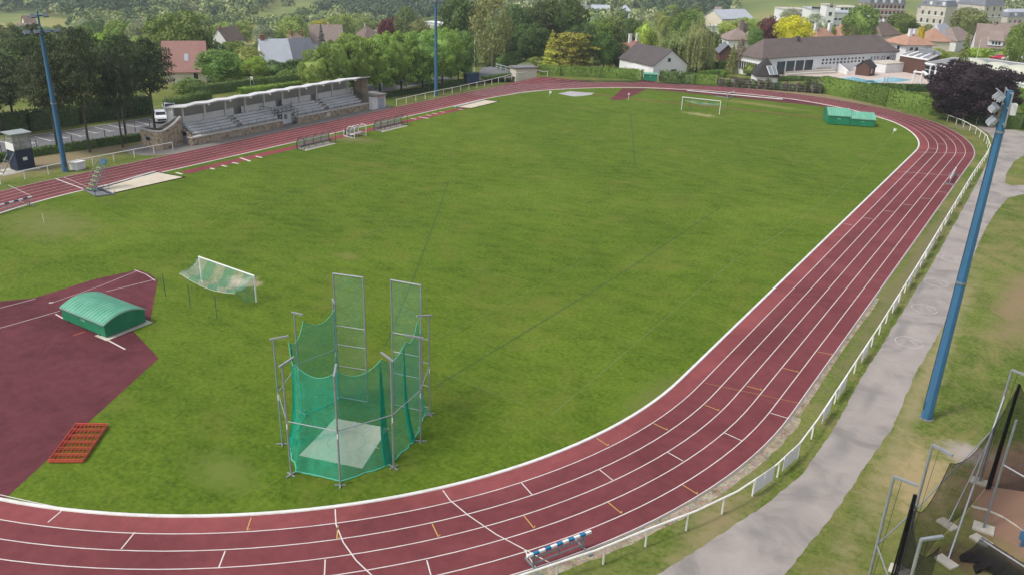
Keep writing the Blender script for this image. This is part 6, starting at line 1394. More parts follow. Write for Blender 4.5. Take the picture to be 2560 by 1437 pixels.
t_, P_, L_, W_ = ph; m = MB(); m.add([P_(L_*.50, 1.5, 4.15), P_(L_*.60, 1.5, 4.15), P_(L_*.60, 2.7, 5.35), P_(L_*.50, 2.7, 5.35)], [(0, 1, 2, 3)]); m.build('skylight', simple('skylight_glass', (.38, .42, .46), .1, 1, .2), t_)
house_px('house', (544, 99), (567, 105), (609, 97), 2.6, 'gable', 79, W_WHITE, R_BROWN, 'small house with a white gable and brown roof right of the chestnut', rise=4.4, axis='x', chim=[(.1, .5, 3.6, 1.6, .7, W_BRICK)])
house_px('house', (699, 107), (716, 113), (781, 112), 3.0, 'hip', 92, W_CREAM, R_BROWN, 'brown hipped roof with brick chimneys behind the slate house', rise=3.4, wid=('u', 9), chim=[(.3, .45, 2.4, 1.6, .8, W_BRICK), (.72, .5, 2.6, 1.3, .6, W_BRICK)])
house_px('house', (770, 98), (778, 106), (858, 106), 2.8, 'gable', 73, W_WHITE, R_TAUPE, 'taupe-roofed house with white gable edges behind the blue spruce', rise=5.6, wid=('u', 10), chim=[(.58, .5, 5.2, 1.2, .6, W_CREAM)])
house_px('house', (886, 90), (912, 96), (938, 91), 3.0, 'hip', 70, W_CREAM, R_BROWN, 'brown pyramid roof over a cream wall above the left limes', rise=4.6, chim=[(.35, .5, 3.8, 1.4, .5, W_CREAM)])
house_px('house', (929, 76), (936, 79), (949, 78), 5.0, 'flat', 70, W_WHITE, M_CONC, 'small white box house left of the copper tree', wid=('u', 6), rise=.3)
house_px('house', (976, 91), (986, 97), (999, 95), 2.6, 'gable', 84, W_WHITE, R_PALE, 'slate gable just above the limes, right of the copper tree', rise=2.8, wid=('u', 7))
house_px('house', (1054, 52), (1062, 56), (1105, 60), 4.0, 'flat', 48, W_WHITE, W_WHITE, 'bright white flat-roofed house behind the top of the middle mast', wid=('u', 8), rise=.3)
house_px('house', (1346, 72), (1352, 77), (1366, 76), 4.0, 'gable', 62, W_WHITE, R_PALE, 'little white house glimpsed between the dark trees above the brown dormers', rise=2.8, wid=('u', 6))
house_px('house', (-20, 136), (0, 143), (36, 148), 3.0, 'gable', 122, W_CREAM, R_RED, 'corner of a red tiled roof at the left edge of the photo', rise=4.2, axis='y', wid=('u', 9))
house_px('barn', (58, 60), (66, 63), (92, 62), 4.0, 'gable', 50, W_CREAM, R_BROWN, 'far brown-roofed barn below the yellow field', rise=4, wid=('u', 10), cat='barn')
house_px('barn', (46, 73), (52, 76), (82, 75), 3.2, 'gable', 67, W_CREAM, R_TAUPE, 'long low barn in front of the brown-roofed barn', rise=2.5, wid=('u', 9), cat='barn')
house_px('greenhouse', (42, 90), (50, 94), (86, 90), 2.6, 'gable', 80, W_WHITE, R_PALE, 'pale glass greenhouse roof left of the mast lamp head', rise=2.5, wid=('u', 12), cat='greenhouse')
# far hillside houses at the top
for A, B, C, hw, rt, ap, wl_, rf_, lab, rs in [((1449, 10), (1456, 15), (1478, 14), 4, 'gable', 0, W_WHITE, R_PALE, 'white gabled house at the top of the photo above the golden cedar', 4), ((1474, 22), (1480, 28), (1519, 25), 3, 'gable', 13, W_WHITE, R_PALE, 'long pale grey roof right of the white gabled house at the top', 3.5),
                                               ((1542, 6), (1548, 9), (1578, 7), 4, 'gable', -3, W_WHITE, R_PALE, 'pale roofed house at the top edge, left of the orange one', 4), ((1545, 22), (1551, 28), (1572, 24), 4, 'hip', 12, W_WHITE, R_PALE, 'white house below the pale roof at the top edge', 3.5),
                                               ((1690, 8), (1700, 12), (1734, 8), 6, 'hip', -9, W_BRICK, R_TERRA, 'orange brick house at the top edge above the bright cone tree', 5), ((1663, 18), (1668, 22), (1692, 20), 3, 'gable', 14, W_CREAM, R_TAUPE, 'low taupe roof left below the orange brick house', 3),
                                               ((1783, 32), (1789, 36), (1800, 34), 4, 'gable', 23, W_WHITE, R_TAUPE, 'tiny white house left of the long grey industrial roof', 3.5), ((1798, 40), (1806, 48), (1882, 46), 5, 'gable', 34, W_CREAM, R_PALE, 'long grey industrial building below the green field', 3), ((1838, 29), (1842, 31), (1854, 30), 3.5, 'flat', 25, W_WHITE, W_WHITE, 'white box building on the green field', .3),
                                               ((1885, 68), (1770, 66), (1820, 66), 3, 'flat', 62, W_WHITE, W_WHITE, 'long low white wall-like hall behind the willow', .3)]:
    house_px('house', A, B, C, hw, rt, ap, wl_, rf_, lab, rise=rs, wid=('u', 11))
# --- school, mansion, chateau
def facade_windows(t_, O, d, n, L, rows, cols, z0, dz, w_, h_, m_=None):
    for r_ in range(rows):
        for c_ in range(cols):
            p = Vector(O)+Vector(d)*(L*(c_+.5)/cols)+Vector(n)*.05+Vector((0, 0, z0+dz*r_)); m = MB(); ang = math.atan2(d[1], d[0])
            m.box(p, (w_, .1, h_), rz=ang); m.build('window', m_ or M_GLASSD, t_)
def block(name, A, B, D, h, wall, roofkind, rr_, roofm, label, cat, dep=12, rows=4, cols=10, wz=1.5, wdz=4.0, ww=1.3, wh=2.2, wallw=None, z0=None, floor_band=None):
    a, b = Vector(AG(A, D[0])), Vector(AG(B, D[1])); z = min(a.z, b.z) if z0 is None else z0; u = (b-a); u.z = 0; L = u.length; d = u/L; n = Vector((d.y, -d.x, 0)); n = n if n.dot(Vector(CP)-a) > 0 else -n
    c = (a+b)/2-n*dep/2; t_ = thing(name, label, cat, (c.x, c.y, z), world=True); P = lambda x, y, zz: tuple(a+d*x-n*y+Vector((0, 0, z+zz-a.z)))
    m = MB(); m.add([P(0, 0, -4), P(L, 0, -4), P(L, dep, -4), P(0, dep, -4), P(0, 0, h), P(L, 0, h), P(L, dep, h), P(0, dep, h)], [(0, 1, 5, 4), (1, 2, 6, 5), (2, 3, 7, 6), (3, 0, 4, 7), (4, 5, 6, 7)]); m.build('wall', wall, t_, fixn=True)
    if roofkind == 'mansard':
        i1, h1, h2 = 1.4, rr_*.62, rr_; o = .35; V = [P(-o, -o, h+.02), P(L+o, -o, h+.02), P(L+o, dep+o, h+.02), P(-o, dep+o, h+.02)]; V2 = [P(i1, i1, h+h1), P(L-i1, i1, h+h1), P(L-i1, dep-i1, h+h1), P(i1, dep-i1, h+h1)]; rg3 = [P(dep*.5, dep/2, h+h2), P(L-dep*.5, dep/2, h+h2)]
        m = MB(); m.add(V+V2, [(3, 2, 1, 0), (0, 1, 5, 4), (1, 2, 6, 5), (2, 3, 7, 6), (3, 0, 4, 7)]); rf = m.build('roof', roofm, t_)
        m = MB(); m.add(V2+rg3, [(0, 1, 5, 4), (1, 2, 5), (2, 3, 4, 5), (3, 0, 4)]); m.build('roof_top', R_PALE, rf)
        for k in range(cols):
            if cols > 3: m = MB(); q = Vector(P(L*(k+.5)/cols, .55, h+h1*.42)); m.box(q, (1.5, 1.1, h1*.6), rz=math.atan2(d.y, d.x)); m.box(q+n*.57, (.8, .05, h1*.42), rz=math.atan2(d.y, d.x)); m.build('dormer', W_WHITE if k % 2 else R_SLATE, rf)
    else:
        m = MB(); m.add([P(-.3, -.3, h), P(L+.3, -.3, h), P(L+.3, dep+.3, h), P(-.3, dep+.3, h), P(-.3, -.3, h+.5), P(L+.3, -.3, h+.5), P(L+.3, dep+.3, h+.5), P(-.3, dep+.3, h+.5)], [(4, 5, 6, 7), (0, 1, 5, 4), (1, 2, 6, 5), (2, 3, 7, 6), (3, 0, 4, 7)]); m.build('roof', roofm, t_)
    facade_windows(t_, a+Vector((0, 0, z-a.z)), d, n, L, rows, cols, wz+wh/2, wdz, ww, wh)
    if floor_band:
        m = MB()
        for zz in floor_band: m.add([P(0, -.12, zz), P(L, -.12, zz), P(L, -.12, zz+.4), P(0, -.12, zz+.4)], [(0, 1, 2, 3)])
        m.build('string_course', W_WHITE, t_)
    HLOG.append((label[:34], round(L, 1), round(z, 1), round(PJ(*P(0, 0, h))[1], 1), round(PJ(*P(0, 0, 0))[1], 1)))
    return t_, P, L
W_MANS = simple('brick_and_stone', (.46, .30, .25), .25, .5, .85, dirt=(.5, .46, .4), dscale=.6, damt=.8)
block('mansion', 2163, 2253, (640, 655), 15.0, W_MANS, 'mansard', 6.5, R_SLATE, 'brick and stone mansion with a dormered slate mansard roof at the top right', 'mansion', 13, 4, 9, 1.0, 3.7, 1.5, 2.2, floor_band=(4.2, 8.0, 11.8))
block('chateau', 2312, 2452, (622, 640), 13.5, W_STONE, 'mansard', 6.5, R_SLATE, 'long pale stone chateau wing with tall windows and a slate mansard roof', 'chateau', 15, 3, 8, 1.6, 4.1, 1.5, 2.8, floor_band=(5.2, 12.6))
block('chateau', 2289, 2352, (606, 600), 16.0, W_STONE, 'mansard', 5.5, R_SLATE, 'projecting left pavilion of the stone chateau with a pediment', 'chateau', 16, 3, 4, 1.6, 4.6, 1.2, 2.2, floor_band=(5.4, 10.4))
block('chateau', 2446, 2494, (612, 625), 17.0, W_STONE, 'mansard', 6.0, R_SLATE, 'right pavilion of the stone chateau, furthest right of the three blocks', 'chateau', 20, 4, 3, 1.6, 4.2, 1.2, 2.0, floor_band=(5.4, 10.4))
block('school', 1953, 2012, (520, 525), 9.0, W_WHITE, 'flat', .5, M_CONC, 'white school wing with a flat roof left of the stair tower', 'school', 14, 2, 8, 2, 3.6, 1.6, 1.3)
block('school', 2022, 2066, (505, 508), 9.8, W_WHITE, 'flat', .5, R_PALE, 'grey-topped school block before the stair tower', 'school', 16, 3, 6, 2.5, 3.8, 1.8, 1.2, floor_band=(6.8, 8.4))
block('school', 2058, 2080, (498, 500), 12.3, W_WHITE, 'flat', .5, M_CONC, 'pale stair tower of the school', 'school', 8, 3, 1, 3, 4.2, 1.6, 1.8)
block('school', 2080, 2150, (506, 515), 9.4, W_WHITE, 'flat', .5, R_PALE, 'school block with blue-grey roof bands right of the stair tower', 'school', 16, 2, 7, 2.5, 3.4, 1.6, 1.0, floor_band=(7.6,))
block('school', 2092, 2150, (545, 555), 12.6, W_WHITE, 'flat', .5, M_CONC, 'white upper school block behind the blue-grey roofs', 'school', 14, 2, 6, 8, 3.6, 1.6, 1.2)
block('hall', 2165, 2198, (570, 575), 5.0, W_WHITE, 'mansard', 5.0, R_SLATE, 'small annex with a steep slate roof before the brick mansion', 'annex', 12, 1, 3, 2, 3, 1.4, 1.6)
block('hall', 2512, 2600, (660, 690), 9.0, W_STONE, 'mansard', 4.5, R_SLATE, 'distant grey stone building behind the dark trees at the right edge', 'building', 12, 2, 7, 1.5, 3.6, 1.4, 1.8)
for k, (px, D, c) in enumerate([(2262, 600, (.7, .7, .7)), (2268, 604, (.1, .12, .2)), (2274, 608, (.65, .66, .68)), (2280, 603, (.25, .05, .05)), (2285, 609, (.75, .75, .75))]): pass
# ------------------------------------------------------------------ swimming pool
M_DECK = simple('pool_deck_paving', (.56, .47, .42), .08, .4, .8, dirt=(.45, .37, .33), coord='World', dscale=.3)
M_WATER = NT('pool_water'); t = M_WATER; o = t.coord('World'); n = t.noise(o, 1.2, 4, .6); t.bsdf(t.ramp(n, [(.3, (.17, .52, .66)), (.7, (.26, .62, .74))]), .12, .5, bump=n, bstr=.15, bdist=.03); M_WATER = t.m
M_BASIN = simple('basin_edge', (.70, .72, .72), .05)
m = MB(); m.sheet(gpoly([(1945, 190), (1980, 176), (2232, 162), (2300, 165), (2420, 190), (2500, 225), (2440, 222), (2345, 219), (2260, 220), (2190, 223), (2120, 224), (2050, 212)]), .012); struct('pool_deck', m, M_DECK)
for q in ([(2060, 199.5), (2132, 193.2), (2240, 215.8), (2200, 221), (2120, 222)], [(2158, 205), (2231, 193.5), (2282, 201), (2240, 207)]):
    P = [Vector(p) for p in gpoly(q)]; c = sum(P, Vector((0, 0)))/len(P); m = MB(); m.sheet([c+(p-c)*1.06 for p in P], .02); struct('pool_edge', m, M_BASIN); m = MB(); m.sheet(P, .03); struct('pool_water', m, M_WATER)
m = MB(); A, B = Vector(G(1968, 190)), Vector(G(2094, 184)); d = (B-A).normalized(); n = Vector((-d.y, d.x, 0)); L = (B-A).length
for k in range(5): p = A+n*(k*1.1); m.add([tuple(p+Vector((0, 0, 0))), tuple(p+d*L), tuple(p+d*L+n*1.1), tuple(p+n*1.1), tuple(p+Vector((0, 0, .38*(k+1)))), tuple(p+d*L+Vector((0, 0, .38*(k+1)))), tuple(p+d*L+n*1.1+Vector((0, 0, .38*(k+1)))), tuple(p+n*1.1+Vector((0, 0, .38*(k+1))))], [(0, 1, 5, 4), (4, 5, 6, 7), (1, 2, 6, 5), (3, 0, 4, 7)])
tag(m.build('sunbathing_steps', simple('pale_steps', (.60, .55, .49), .08, .6, .85)), 'broad pale sunbathing steps before the bath house', 'steps')
m = MB(); p = [Vector(G(*q)) for q in ((2118, 187), (2090, 178))]; d = (p[1]-p[0]).normalized(); s = Vector((d.y, -d.x, 0))*.2; a, b = p; m.add([tuple(a-s), tuple(a+s), tuple(b+s), tuple(b-s), tuple(a-s+Vector((0, 0, .9))), tuple(a+s+Vector((0, 0, .9))), tuple(b+s+Vector((0, 0, 2.0))), tuple(b-s+Vector((0, 0, 2.0)))], [(4, 5, 6, 7), (0, 1, 5, 4), (1, 2, 6, 5), (2, 3, 7, 6), (3, 0, 4, 7)]); tag(m.build('stair_cheek_wall', W_WHITE), 'sloping white wall at the right end of the sunbathing steps', 'wall')
m = MB(); p = Vector(G(2130, 176)); m.box(p+Vector((0, 0, .45)), (6.5, 1.2, .9), rz=math.atan2(.35, 1)); tag(m.build('long_bench', W_WHITE), 'long white bench along the bath house wall', 'bench')
hu = house_px('hut', (2150, 166), (2176, 170), (2190, 166), 2.0, 'gable', 156, W_BROWN, R_DARK, 'dark brown timber hut on the pool deck', cat='hut', rise=1.3, axis='x', wid=('u', 3.2), over=.2, wins=[('x', .35, .7, .8, .8)])
house_px('pump_house', (2192, 159), (2216, 163.5), (2266, 160), 1.9, 'flat', 155, W_WHITE, M_CONC, 'white flat-roofed service block with a round hatch on the pool deck', cat='service block', rise=.3, over=.05, wid=('u', 5))
# flat pool building with clad wall, glazed front and shallow domes
pb = thing('pool_hall', 'sprawling flat-roofed pool hall with white window walls and pale shallow domes at the right', 'pool hall', G(2420, 190), world=True)
HP = 3.6
o1 = [Vector(G(*q, HP)) for q in ((2250, 140), (2320, 152), (2352, 137), (2290, 128))]; o2 = [Vector(G(*q, HP)) for q in ((2314, 156), (2392, 170), (2470, 186), (2545, 204), (2640, 226), (2640, 172), (2560, 158), (2470, 146), (2385, 143))]
for nm, pts, h, wm in (('clad_wall', o1, HP, W_BROWN), ('white_wall', o2, HP-.35, W_WHITE)):
    m = MB(); n = len(pts); ce = sum(pts, Vector())/n; q = [ce+(p-ce)*.985 for p in pts]; V = [(p.x, p.y, -.5) for p in q]+[(p.x, p.y, h) for p in q]; m.add(V, [(i, (i+1) % n, n+(i+1) % n, n+i) for i in range(n)]); m.build(nm, wm, pb, fixn=True)
for pts, h in ((o1, HP+.1), (o2, HP-.3)):
    m = MB(); m.prism([(p.x, p.y) for p in pts], h, h+.12); rf = m.build('flat_roof', simple('roof_felt', (.26, .26, .26), .12, .5, .9, dirt=(.4, .4, .39)) if 'roof_felt' not in bpy.data.materials else bpy.data.materials['roof_felt'], pb)
    m = MB(); n = len(pts); [m.bar(pts[i]+Vector((0, 0, h-pts[i].z+.05)), pts[(i+1) % n]+Vector((0, 0, h-pts[(i+1) % n].z+.05)), .22, .34) for i in range(n)]; m.build('fascia', W_WHITE, rf)
    if pts is o1:
        m = MB(); a, b, c_, d_ = pts
        for f in (.25, .5, .75): m.bar(a.lerp(b, f)+Vector((0, 0, .3)), d_.lerp(c_, f)+Vector((0, 0, .3)), .5, .3)
        m.build('roof_rib', W_WHITE, rf)
        m = MB(); p = a.lerp(c_, .62); m.box(p+Vector((0, 0, .8)), (3.0, 1.6, 1.3), rz=.5); m.box(p+Vector((2.4, .6, .6)), (1.2, 1.0, .9), rz=.5); m.build('air_unit', M_GALV, rf)
def dome(px, py, r, hgt):
    c = Vector(G(px, py, HP-.2)); m = MB(); K, J = 20, 5; V = [(c.x+r*math.cos(PI/2*j/J)*math.cos(2*PI*k/K), c.y+r*math.cos(PI/2*j/J)*math.sin(2*PI*k/K), c.z+hgt*math.sin(PI/2*j/J)) for j in range(J+1) for k in range(K)]
    m.add(V, [(j*K+k, j*K+(k+1) % K, (j+1)*K+(k+1) % K, (j+1)*K+k) for j in range(J) for k in range(K)]); m.build('roof_dome', simple('dome_grp', (.55, .56, .45), .06, .5, .5) if 'dome_grp' not in bpy.data.materials else bpy.data.materials['dome_grp'], pb, smooth=True)
for q in ((2428, 163, 3.6, 1.5), (2492, 172, 3.2, 1.4), (2552, 182, 3.8, 1.6)): dome(*q)
for k, (f0, f1) in enumerate(((.02, .10), (.13, .20), (.24, .33), (.35, .44), (.46, .55), (.80, .88), (.90, .98))):
    a, b = (o2[0], o2[1]) if k < 5 else (o2[2], o2[3]); f0, f1 = (f0*1.7, f1*1.7) if k < 5 else (f0, f1); d = (b-a); d.z = 0; nr = Vector((d.y, -d.x, 0)).normalized(); nr = nr if nr.dot(Vector(CP)-a) > 0 else -nr
    for z in (.15, 1.15, 2.15):
        m = MB(); p0, p1 = a+d*f0+nr*.06, a+d*f1+nr*.06; m.add([(p0.x, p0.y, z), (p1.x, p1.y, z), (p1.x, p1.y, z+.8), (p0.x, p0.y, z+.8)], [(0, 1, 2, 3)]); m.build('window', M_GLASSD, pb)
for q, lab in (((2252, 158), 'white pole lamp beside the villa and the pool hall'), ((2440, 152), 'white double pole on the pool hall car park')): p = Vector(G(*q)); m = MB(); m.tube([p, p+Vector((0, 0, 5.0))], .09, 6); m.tube([p+Vector((0, 0, 5)), p+Vector((0, 0, 5.4))], .2, 8); tag(m.build('lamp_post', M_WHITE2), lab, 'lamp post')
p = Vector(G(2290, 212)); sl_ = thing('water_slide', 'white water slide tower by the pool', 'slide', p); m = MB(); [m.tube([(x, y, 0), (x*.8, y*.8, 3.0)], .12, 8) for x in (-.9, .9) for y in (-.7, .7)]; m.b2((-1, -.8, 2.6), (1, .8, 2.75)); m.build('tower', M_WHITE, sl_); m = MB(); m.tube([(.9, 0, 2.8), (2.0, -.2, 2.2), (3.2, .2, 1.3), (4.6, 0, .6)], .35, 8); m.build('chute', M_WHITE, sl_)
p = Vector(G(2213, 208)); m = MB(); [m.tube([p+Vector((sx*.35, 0, 0)), p+Vector((sx*.35, 0, 1.2)), p+Vector((sx*.35, .45, 1.35)), p+Vector((sx*.35, .6, 0))], .04, 6) for sx in (-1, 1)]; tag(m.build('pool_ladder', M_GALV), 'steel pool ladder between the two basins', 'ladder')
for q, lab in (((2334, 193), 'pink parasol base tub by the glazed pool hall door'),): p = Vector(G(*q)); m = MB(); m.tube([p, p+Vector((0, 0, .5)), p+Vector((0, 0, 1.1))], [.35, .5, .42], 10); tag(m.build('planter_tub', simple('pink_tub', (.45, .10, .25), .1)), 'pink tub by the glazed door of the pool hall', 'tub')
# ------------------------------------------------------------------ hedges and scrub
HG = (.165, .26, .045)
hedge('hedge', [(-54.6, -60), (-54.5, -42.6), (-54.0, -37.5), (-52.9, -31), (-51.9, -25)], .9, 1.0, (0.119, 0.189, 0.046), 'low clipped hedge between the pines and the car park', .10, 40)
hedge('hedge', [G(-30, 336), G(68, 327), G(195, 308), G(375, 282)], 2.4, 2.6, (0.105, 0.161, 0.053), 'tall dark hedge along the far side of the car park', .2, 14, rag=.25)
hedge('hedge', [G(480, 242), G(627, 221), G(775, 203)], 1.2, 1.7, (0.154, 0.231, 0.063), 'dark clipped hedge around the garden behind the grandstand', .12, 26)
hedge('hedge', [G(598, 238), G(690, 228), G(775, 217)], 1.6, 1.2, (0.252, 0.378, 0.063), 'brighter low hedge right behind the grandstand roof', .12, 26)
hedge('hedge', [G(420, 282), G(480, 266), G(522, 258)], 1.8, 1.9, (0.140, 0.210, 0.056), 'loose hedge left behind the grandstand roof', .16, 18, rag=.2)
hedge('hedge', [G(930, 250), G(1060, 229), G(1180, 204)], .8, .8, (0.070, 0.119, 0.035), 'low dark hedge under the clipped limes', .10, 24)
hedge('hedge', [G(1205, 199), G(1262, 191), G(1285, 189)], .7, .6, (0.126, 0.210, 0.042), 'small low hedge between the lane and the white rail', .10, 24)
hedge('hedge', [G(1350, 187.5), G(1400, 190), G(1500, 194.5), G(1607, 199.5)], 1.3, 2.1, HG, 'long clipped hedge behind the far corner, left of the small green shelter', .12, 26)
hedge('hedge', [G(1648, 203), G(1700, 207), G(1735, 209.5)], 1.5, 2.0, (0.140, 0.224, 0.063), 'ragged hedge right of the small green shelter', .2, 18, rag=.28)
hedge('hedge', [G(1735, 209.5), G(1792, 214)], 1.3, 2.1, HG, 'short clipped hedge between the ragged hedge and the scrub fence', .12, 26)
hedge('hedge', [G(2053, 232), G(2140, 249), G(2221, 267), G(2331, 288), G(2456, 311)], 1.7, 3.3, HG, 'tall clipped pool hedge curving along the far right bend', .13, 26)
hedge('hedge', [G(2020, 231), G(2053, 233)], 1.0, 2.6, (0.140, 0.182, 0.063), 'thin browned hedge end left of the tall pool hedge', .15, 20, rag=.2)
hedge('hedge', [G(2176, 226), G(2260, 229), G(2350, 231)], 1.2, 1.5, (0.091, 0.161, 0.035), 'low dark hedge inside the pool grounds', .12, 24)
hedge('hedge', [G(1940, 203), G(2000, 202), G(2050, 205)], 1.2, 1.0, (0.105, 0.168, 0.042), 'low dark hedge before the sunbathing steps', .12, 24)
hedge('hedge', [G(2112, 222), G(2165, 221)], 1.6, 1.1, (0.112, 0.168, 0.042), 'small flat-topped hedge at the near pool edge', .12, 24)
hedge('hedge', [G(2500, 321), G(2540, 321), G(2600, 322)], 2.2, 2.4, (0.105, 0.175, 0.035), 'clipped hedge block right of the garden gate, behind the right mast', .12, 24)
hedge('hedge', [G(2590, 300), G(2560, 268), G(2536, 238)], 2.0, 2.6, (0.210, 0.322, 0.049), 'bright clipped hedge at the right edge behind the plum tree', .14, 22)
hedge('hedge', [G(1790, 176), G(1850, 172), G(1862, 178)], 1.4, 1.8, (0.140, 0.252, 0.042), 'bright garden hedge between willow and bath house', .14, 22)
hedge('hedge', [G(1745, 191), G(1800, 186), G(1815, 192)], 1.2, 1.0, (0.168, 0.280, 0.049), 'low bright garden hedge behind the ragged hedge', .14, 22)
for k, px in enumerate(np.linspace(1800, 2045, 16)):
    py = float(np.interp(px, [1790, 1900, 2050], [214, 222, 234])); b = G(px, py); c = [(.17, .16, .10), (.10, .145, .045), (.20, .17, .12), (.13, .16, .07)][k % 4]; tree_at('bush', b, random.uniform(1.6, 2.6), random.uniform(1.5, 2.4), c, 'scraggy shrub in the overgrown fence before the dark pavilion', group='scraggy shrubs of the overgrown fence')
fe = thing('wire_fence', 'thin wire fence with pale posts in the overgrown scrub by the far bend', 'fence', G(1920, 225), world=True); prev = None
for px in np.linspace(1795, 2050, 14):
    p = Vector(G(px, float(np.interp(px, [1790, 1900, 2050], [216, 224, 236])))); m = MB(); m.tube([p, p+Vector((random.uniform(-.1, .1), 0, 1.7))], .035, 5); m.build('post', simple('grey_post', (.34, .32, .28), .2) if 'grey_post' not in bpy.data.materials else bpy.data.materials['grey_post'], fe)
    if prev is not None: m = MB(); [m.tube([prev+Vector((0, 0, z)), p+Vector((0, 0, z))], .012, 4) for z in (.5, 1.0, 1.55)]; m.build('wire', M_GALV, fe)
    prev = p
# garden gate and its two posts by the plum tree
A, B = Vector(G(2458, 316)), Vector(G(2500, 318)); gt = thing('garden_gate', 'green bar gate in the hedge gap under the plum tree', 'gate', A, world=True); m = MB(); m.bar(A+Vector((0, 0, 1.6)), B+Vector((0, 0, 1.6)), .06); m.bar(A+Vector((0, 0, .1)), B+Vector((0, 0, .1)), .06); [m.bar(A.lerp(B, f)+Vector((0, 0, .1)), A.lerp(B, f)+Vector((0, 0, 1.6)), .03) for f in np.linspace(0, 1, 22)]; m.build('gate_leaf', simple('gate_green', (.03, .09, .04), .1), gt)
for q, lab in (((2405, 312), 'left thin white post by the end of the far right rail'), ((2440, 312), 'right thin white post before the garden gate')): p = Vector(G(*q)); m = MB(); m.tube([p, p+Vector((0, 0, 1.7))], .04, 6); tag(m.build('post', M_RAIL), lab, 'post')
# ------------------------------------------------------------------ car park, lane, small buildings
m = MB(); m.sheet(gpoly([(-120, 368), (68, 343), (195, 325), (375, 297), (420, 290), (470, 284), (440, 312), (400, 330), (343, 337), (240, 353), (100, 373), (-120, 408)]), .008); struct('car_park', m, M_ASPH)
m = MB()
for a, b in [((85, 342), (128, 353)), ((125, 336), (165, 346)), ((163, 331), (205, 342)), ((208, 327), (242, 334)), ((237, 319), (278, 329)), ((271, 313), (301, 321)), ((306, 311), (343, 318)), ((338, 304), (373, 313)), ((0, 354), (40, 365)), ((40, 348), (86, 359)), ((372, 299), (405, 306))]:
    pxline(m, (a, b), .13, .014); pxline(m, ((b[0]-9, b[1]+.8), (b[0]+9, b[1]-2.2)), .11, .0165)
struct('parking_lines', m, M_WHITE)
for k, q in enumerate([(5, 386), (93, 372), (181, 359.5), (222, 352), (263, 344), (301, 338), (339, 331), (375, 322)]):
    p = Vector(G(*q)); m = MB(); m.tube([p, p+Vector((0, 0, 1.15))], .05, 6); tag(m.build('parking_post', M_BLACK), 'short dark post on the near edge of the car park, behind the low hedge', 'post', 'dark posts along the car park')
m = MB(); pxline(m, ((-120, 366), (68, 341.5), (195, 323.5), (375, 295.5)), .25, .05); struct('parking_kerb', m, M_SLAB)
m = MB(); m.sheet(gpoly([(1150, 207), (1192, 188), (1205, 170), (1228, 167), (1262, 176), (1292, 183), (1292, 193), (1240, 195), (1200, 200)]), .009); m.sheet([(-56.5, 48), (-53.5, 50), (-53.5, 22), (-57, 17), (-60.5, 17), (-60.5, 40)], .007); struct('lane', m, M_ASPH)
A, B = Vector(G(1240, 173)), Vector(G(1290, 187)); rl = thing('lane_railing', 'pale blue-white railing along the lane behind the concrete shed', 'railing', A, world=True); m = MB(); railing(m, [A, B], 1.1, (.5,), 2.0, .05); m.build('bars', simple('pale_rail', (.50, .56, .58), .1), rl)
a = G(1292, 193); q1 = Vector(G(1290, 194)); q2 = Vector(G(1341, 192)); d = (q2-q1); d.z = 0; n = Vector((-d.y, d.x, 0)).normalized(); n = n if n.dot(Vector((-1, .5, 0))) > 0 else -n
sh = house('shed', q1, d, n*3.0, 0, 1.7, 'flat', .2, W_CREAM, simple('shed_roof', (.20, .20, .20), .15), 'small concrete shed with a dark flat roof at the far corner rail', over=.25, cat='shed')
q1, q2 = Vector(G(1168, 210)), Vector(G(1198, 206)); d = q2-q1; n = Vector((-d.y, d.x, 0)).normalized(); m = MB(); c = (q1+q2)/2+n*.5; m.box(c+Vector((0, 0, .9)), (d.length, 1.0, 1.8), rz=math.atan2(d.y, d.x)); tb = thing('equipment_box', 'dark blue box cabinet behind the white rail at the lane', 'cabinet', c, world=True); m.build('cabinet', simple('cabinet_blue', (.03, .065, .12), .15, 1, .5), tb); m = MB(); m.box(c+Vector((0, 0, 1.85)), (d.length+.15, 1.15, .1), rz=math.atan2(d.y, d.x)); m.build('lid', M_DGREEN, tb)
for q, h, lab in (((1186, 188), 8.0, 'tall concrete pole beside the lane bend'), ((1573, 150), 5.5, 'grey lamp pole before the red-brown hipped house'), ((2318, 86), 9.0, 'leaning wooden pole before the stone chateau'), ((1012, 118), 8, 'thin pole among the olive pines')):
    p = Vector(GT(*q)); t_ = thing('utility_pole', lab, 'pole', p); m = MB(); m.tube([(0, 0, 0), (0, 0, h)], [.16, .10], 8); m.build('pole', M_CONC, t_); m = MB(); m.bar((0, 0, h-.3), (1.0, .3, h-.1), .08); m.build('arm', M_GALV, t_)
p = Vector(G(628, 222)); t_ = thing('lifeguard_chair', 'white ladder-like chair in the hedge gap behind the grandstand', 'chair', p); m = MB(); [m.bar((sx*.45, sy*.45, 0), (sx*.25, sy*.25, 1.9), .08) for sx in (-1, 1) for sy in (-1, 1)]; m.build('frame', M_WHITE2, t_); m = MB(); m.b2((-.35, -.35, 1.5), (.35, .35, 1.58)); m.b2((-.35, .3, 1.6), (.35, .36, 2.1)); m.build('seat', M_WHITE2, t_)
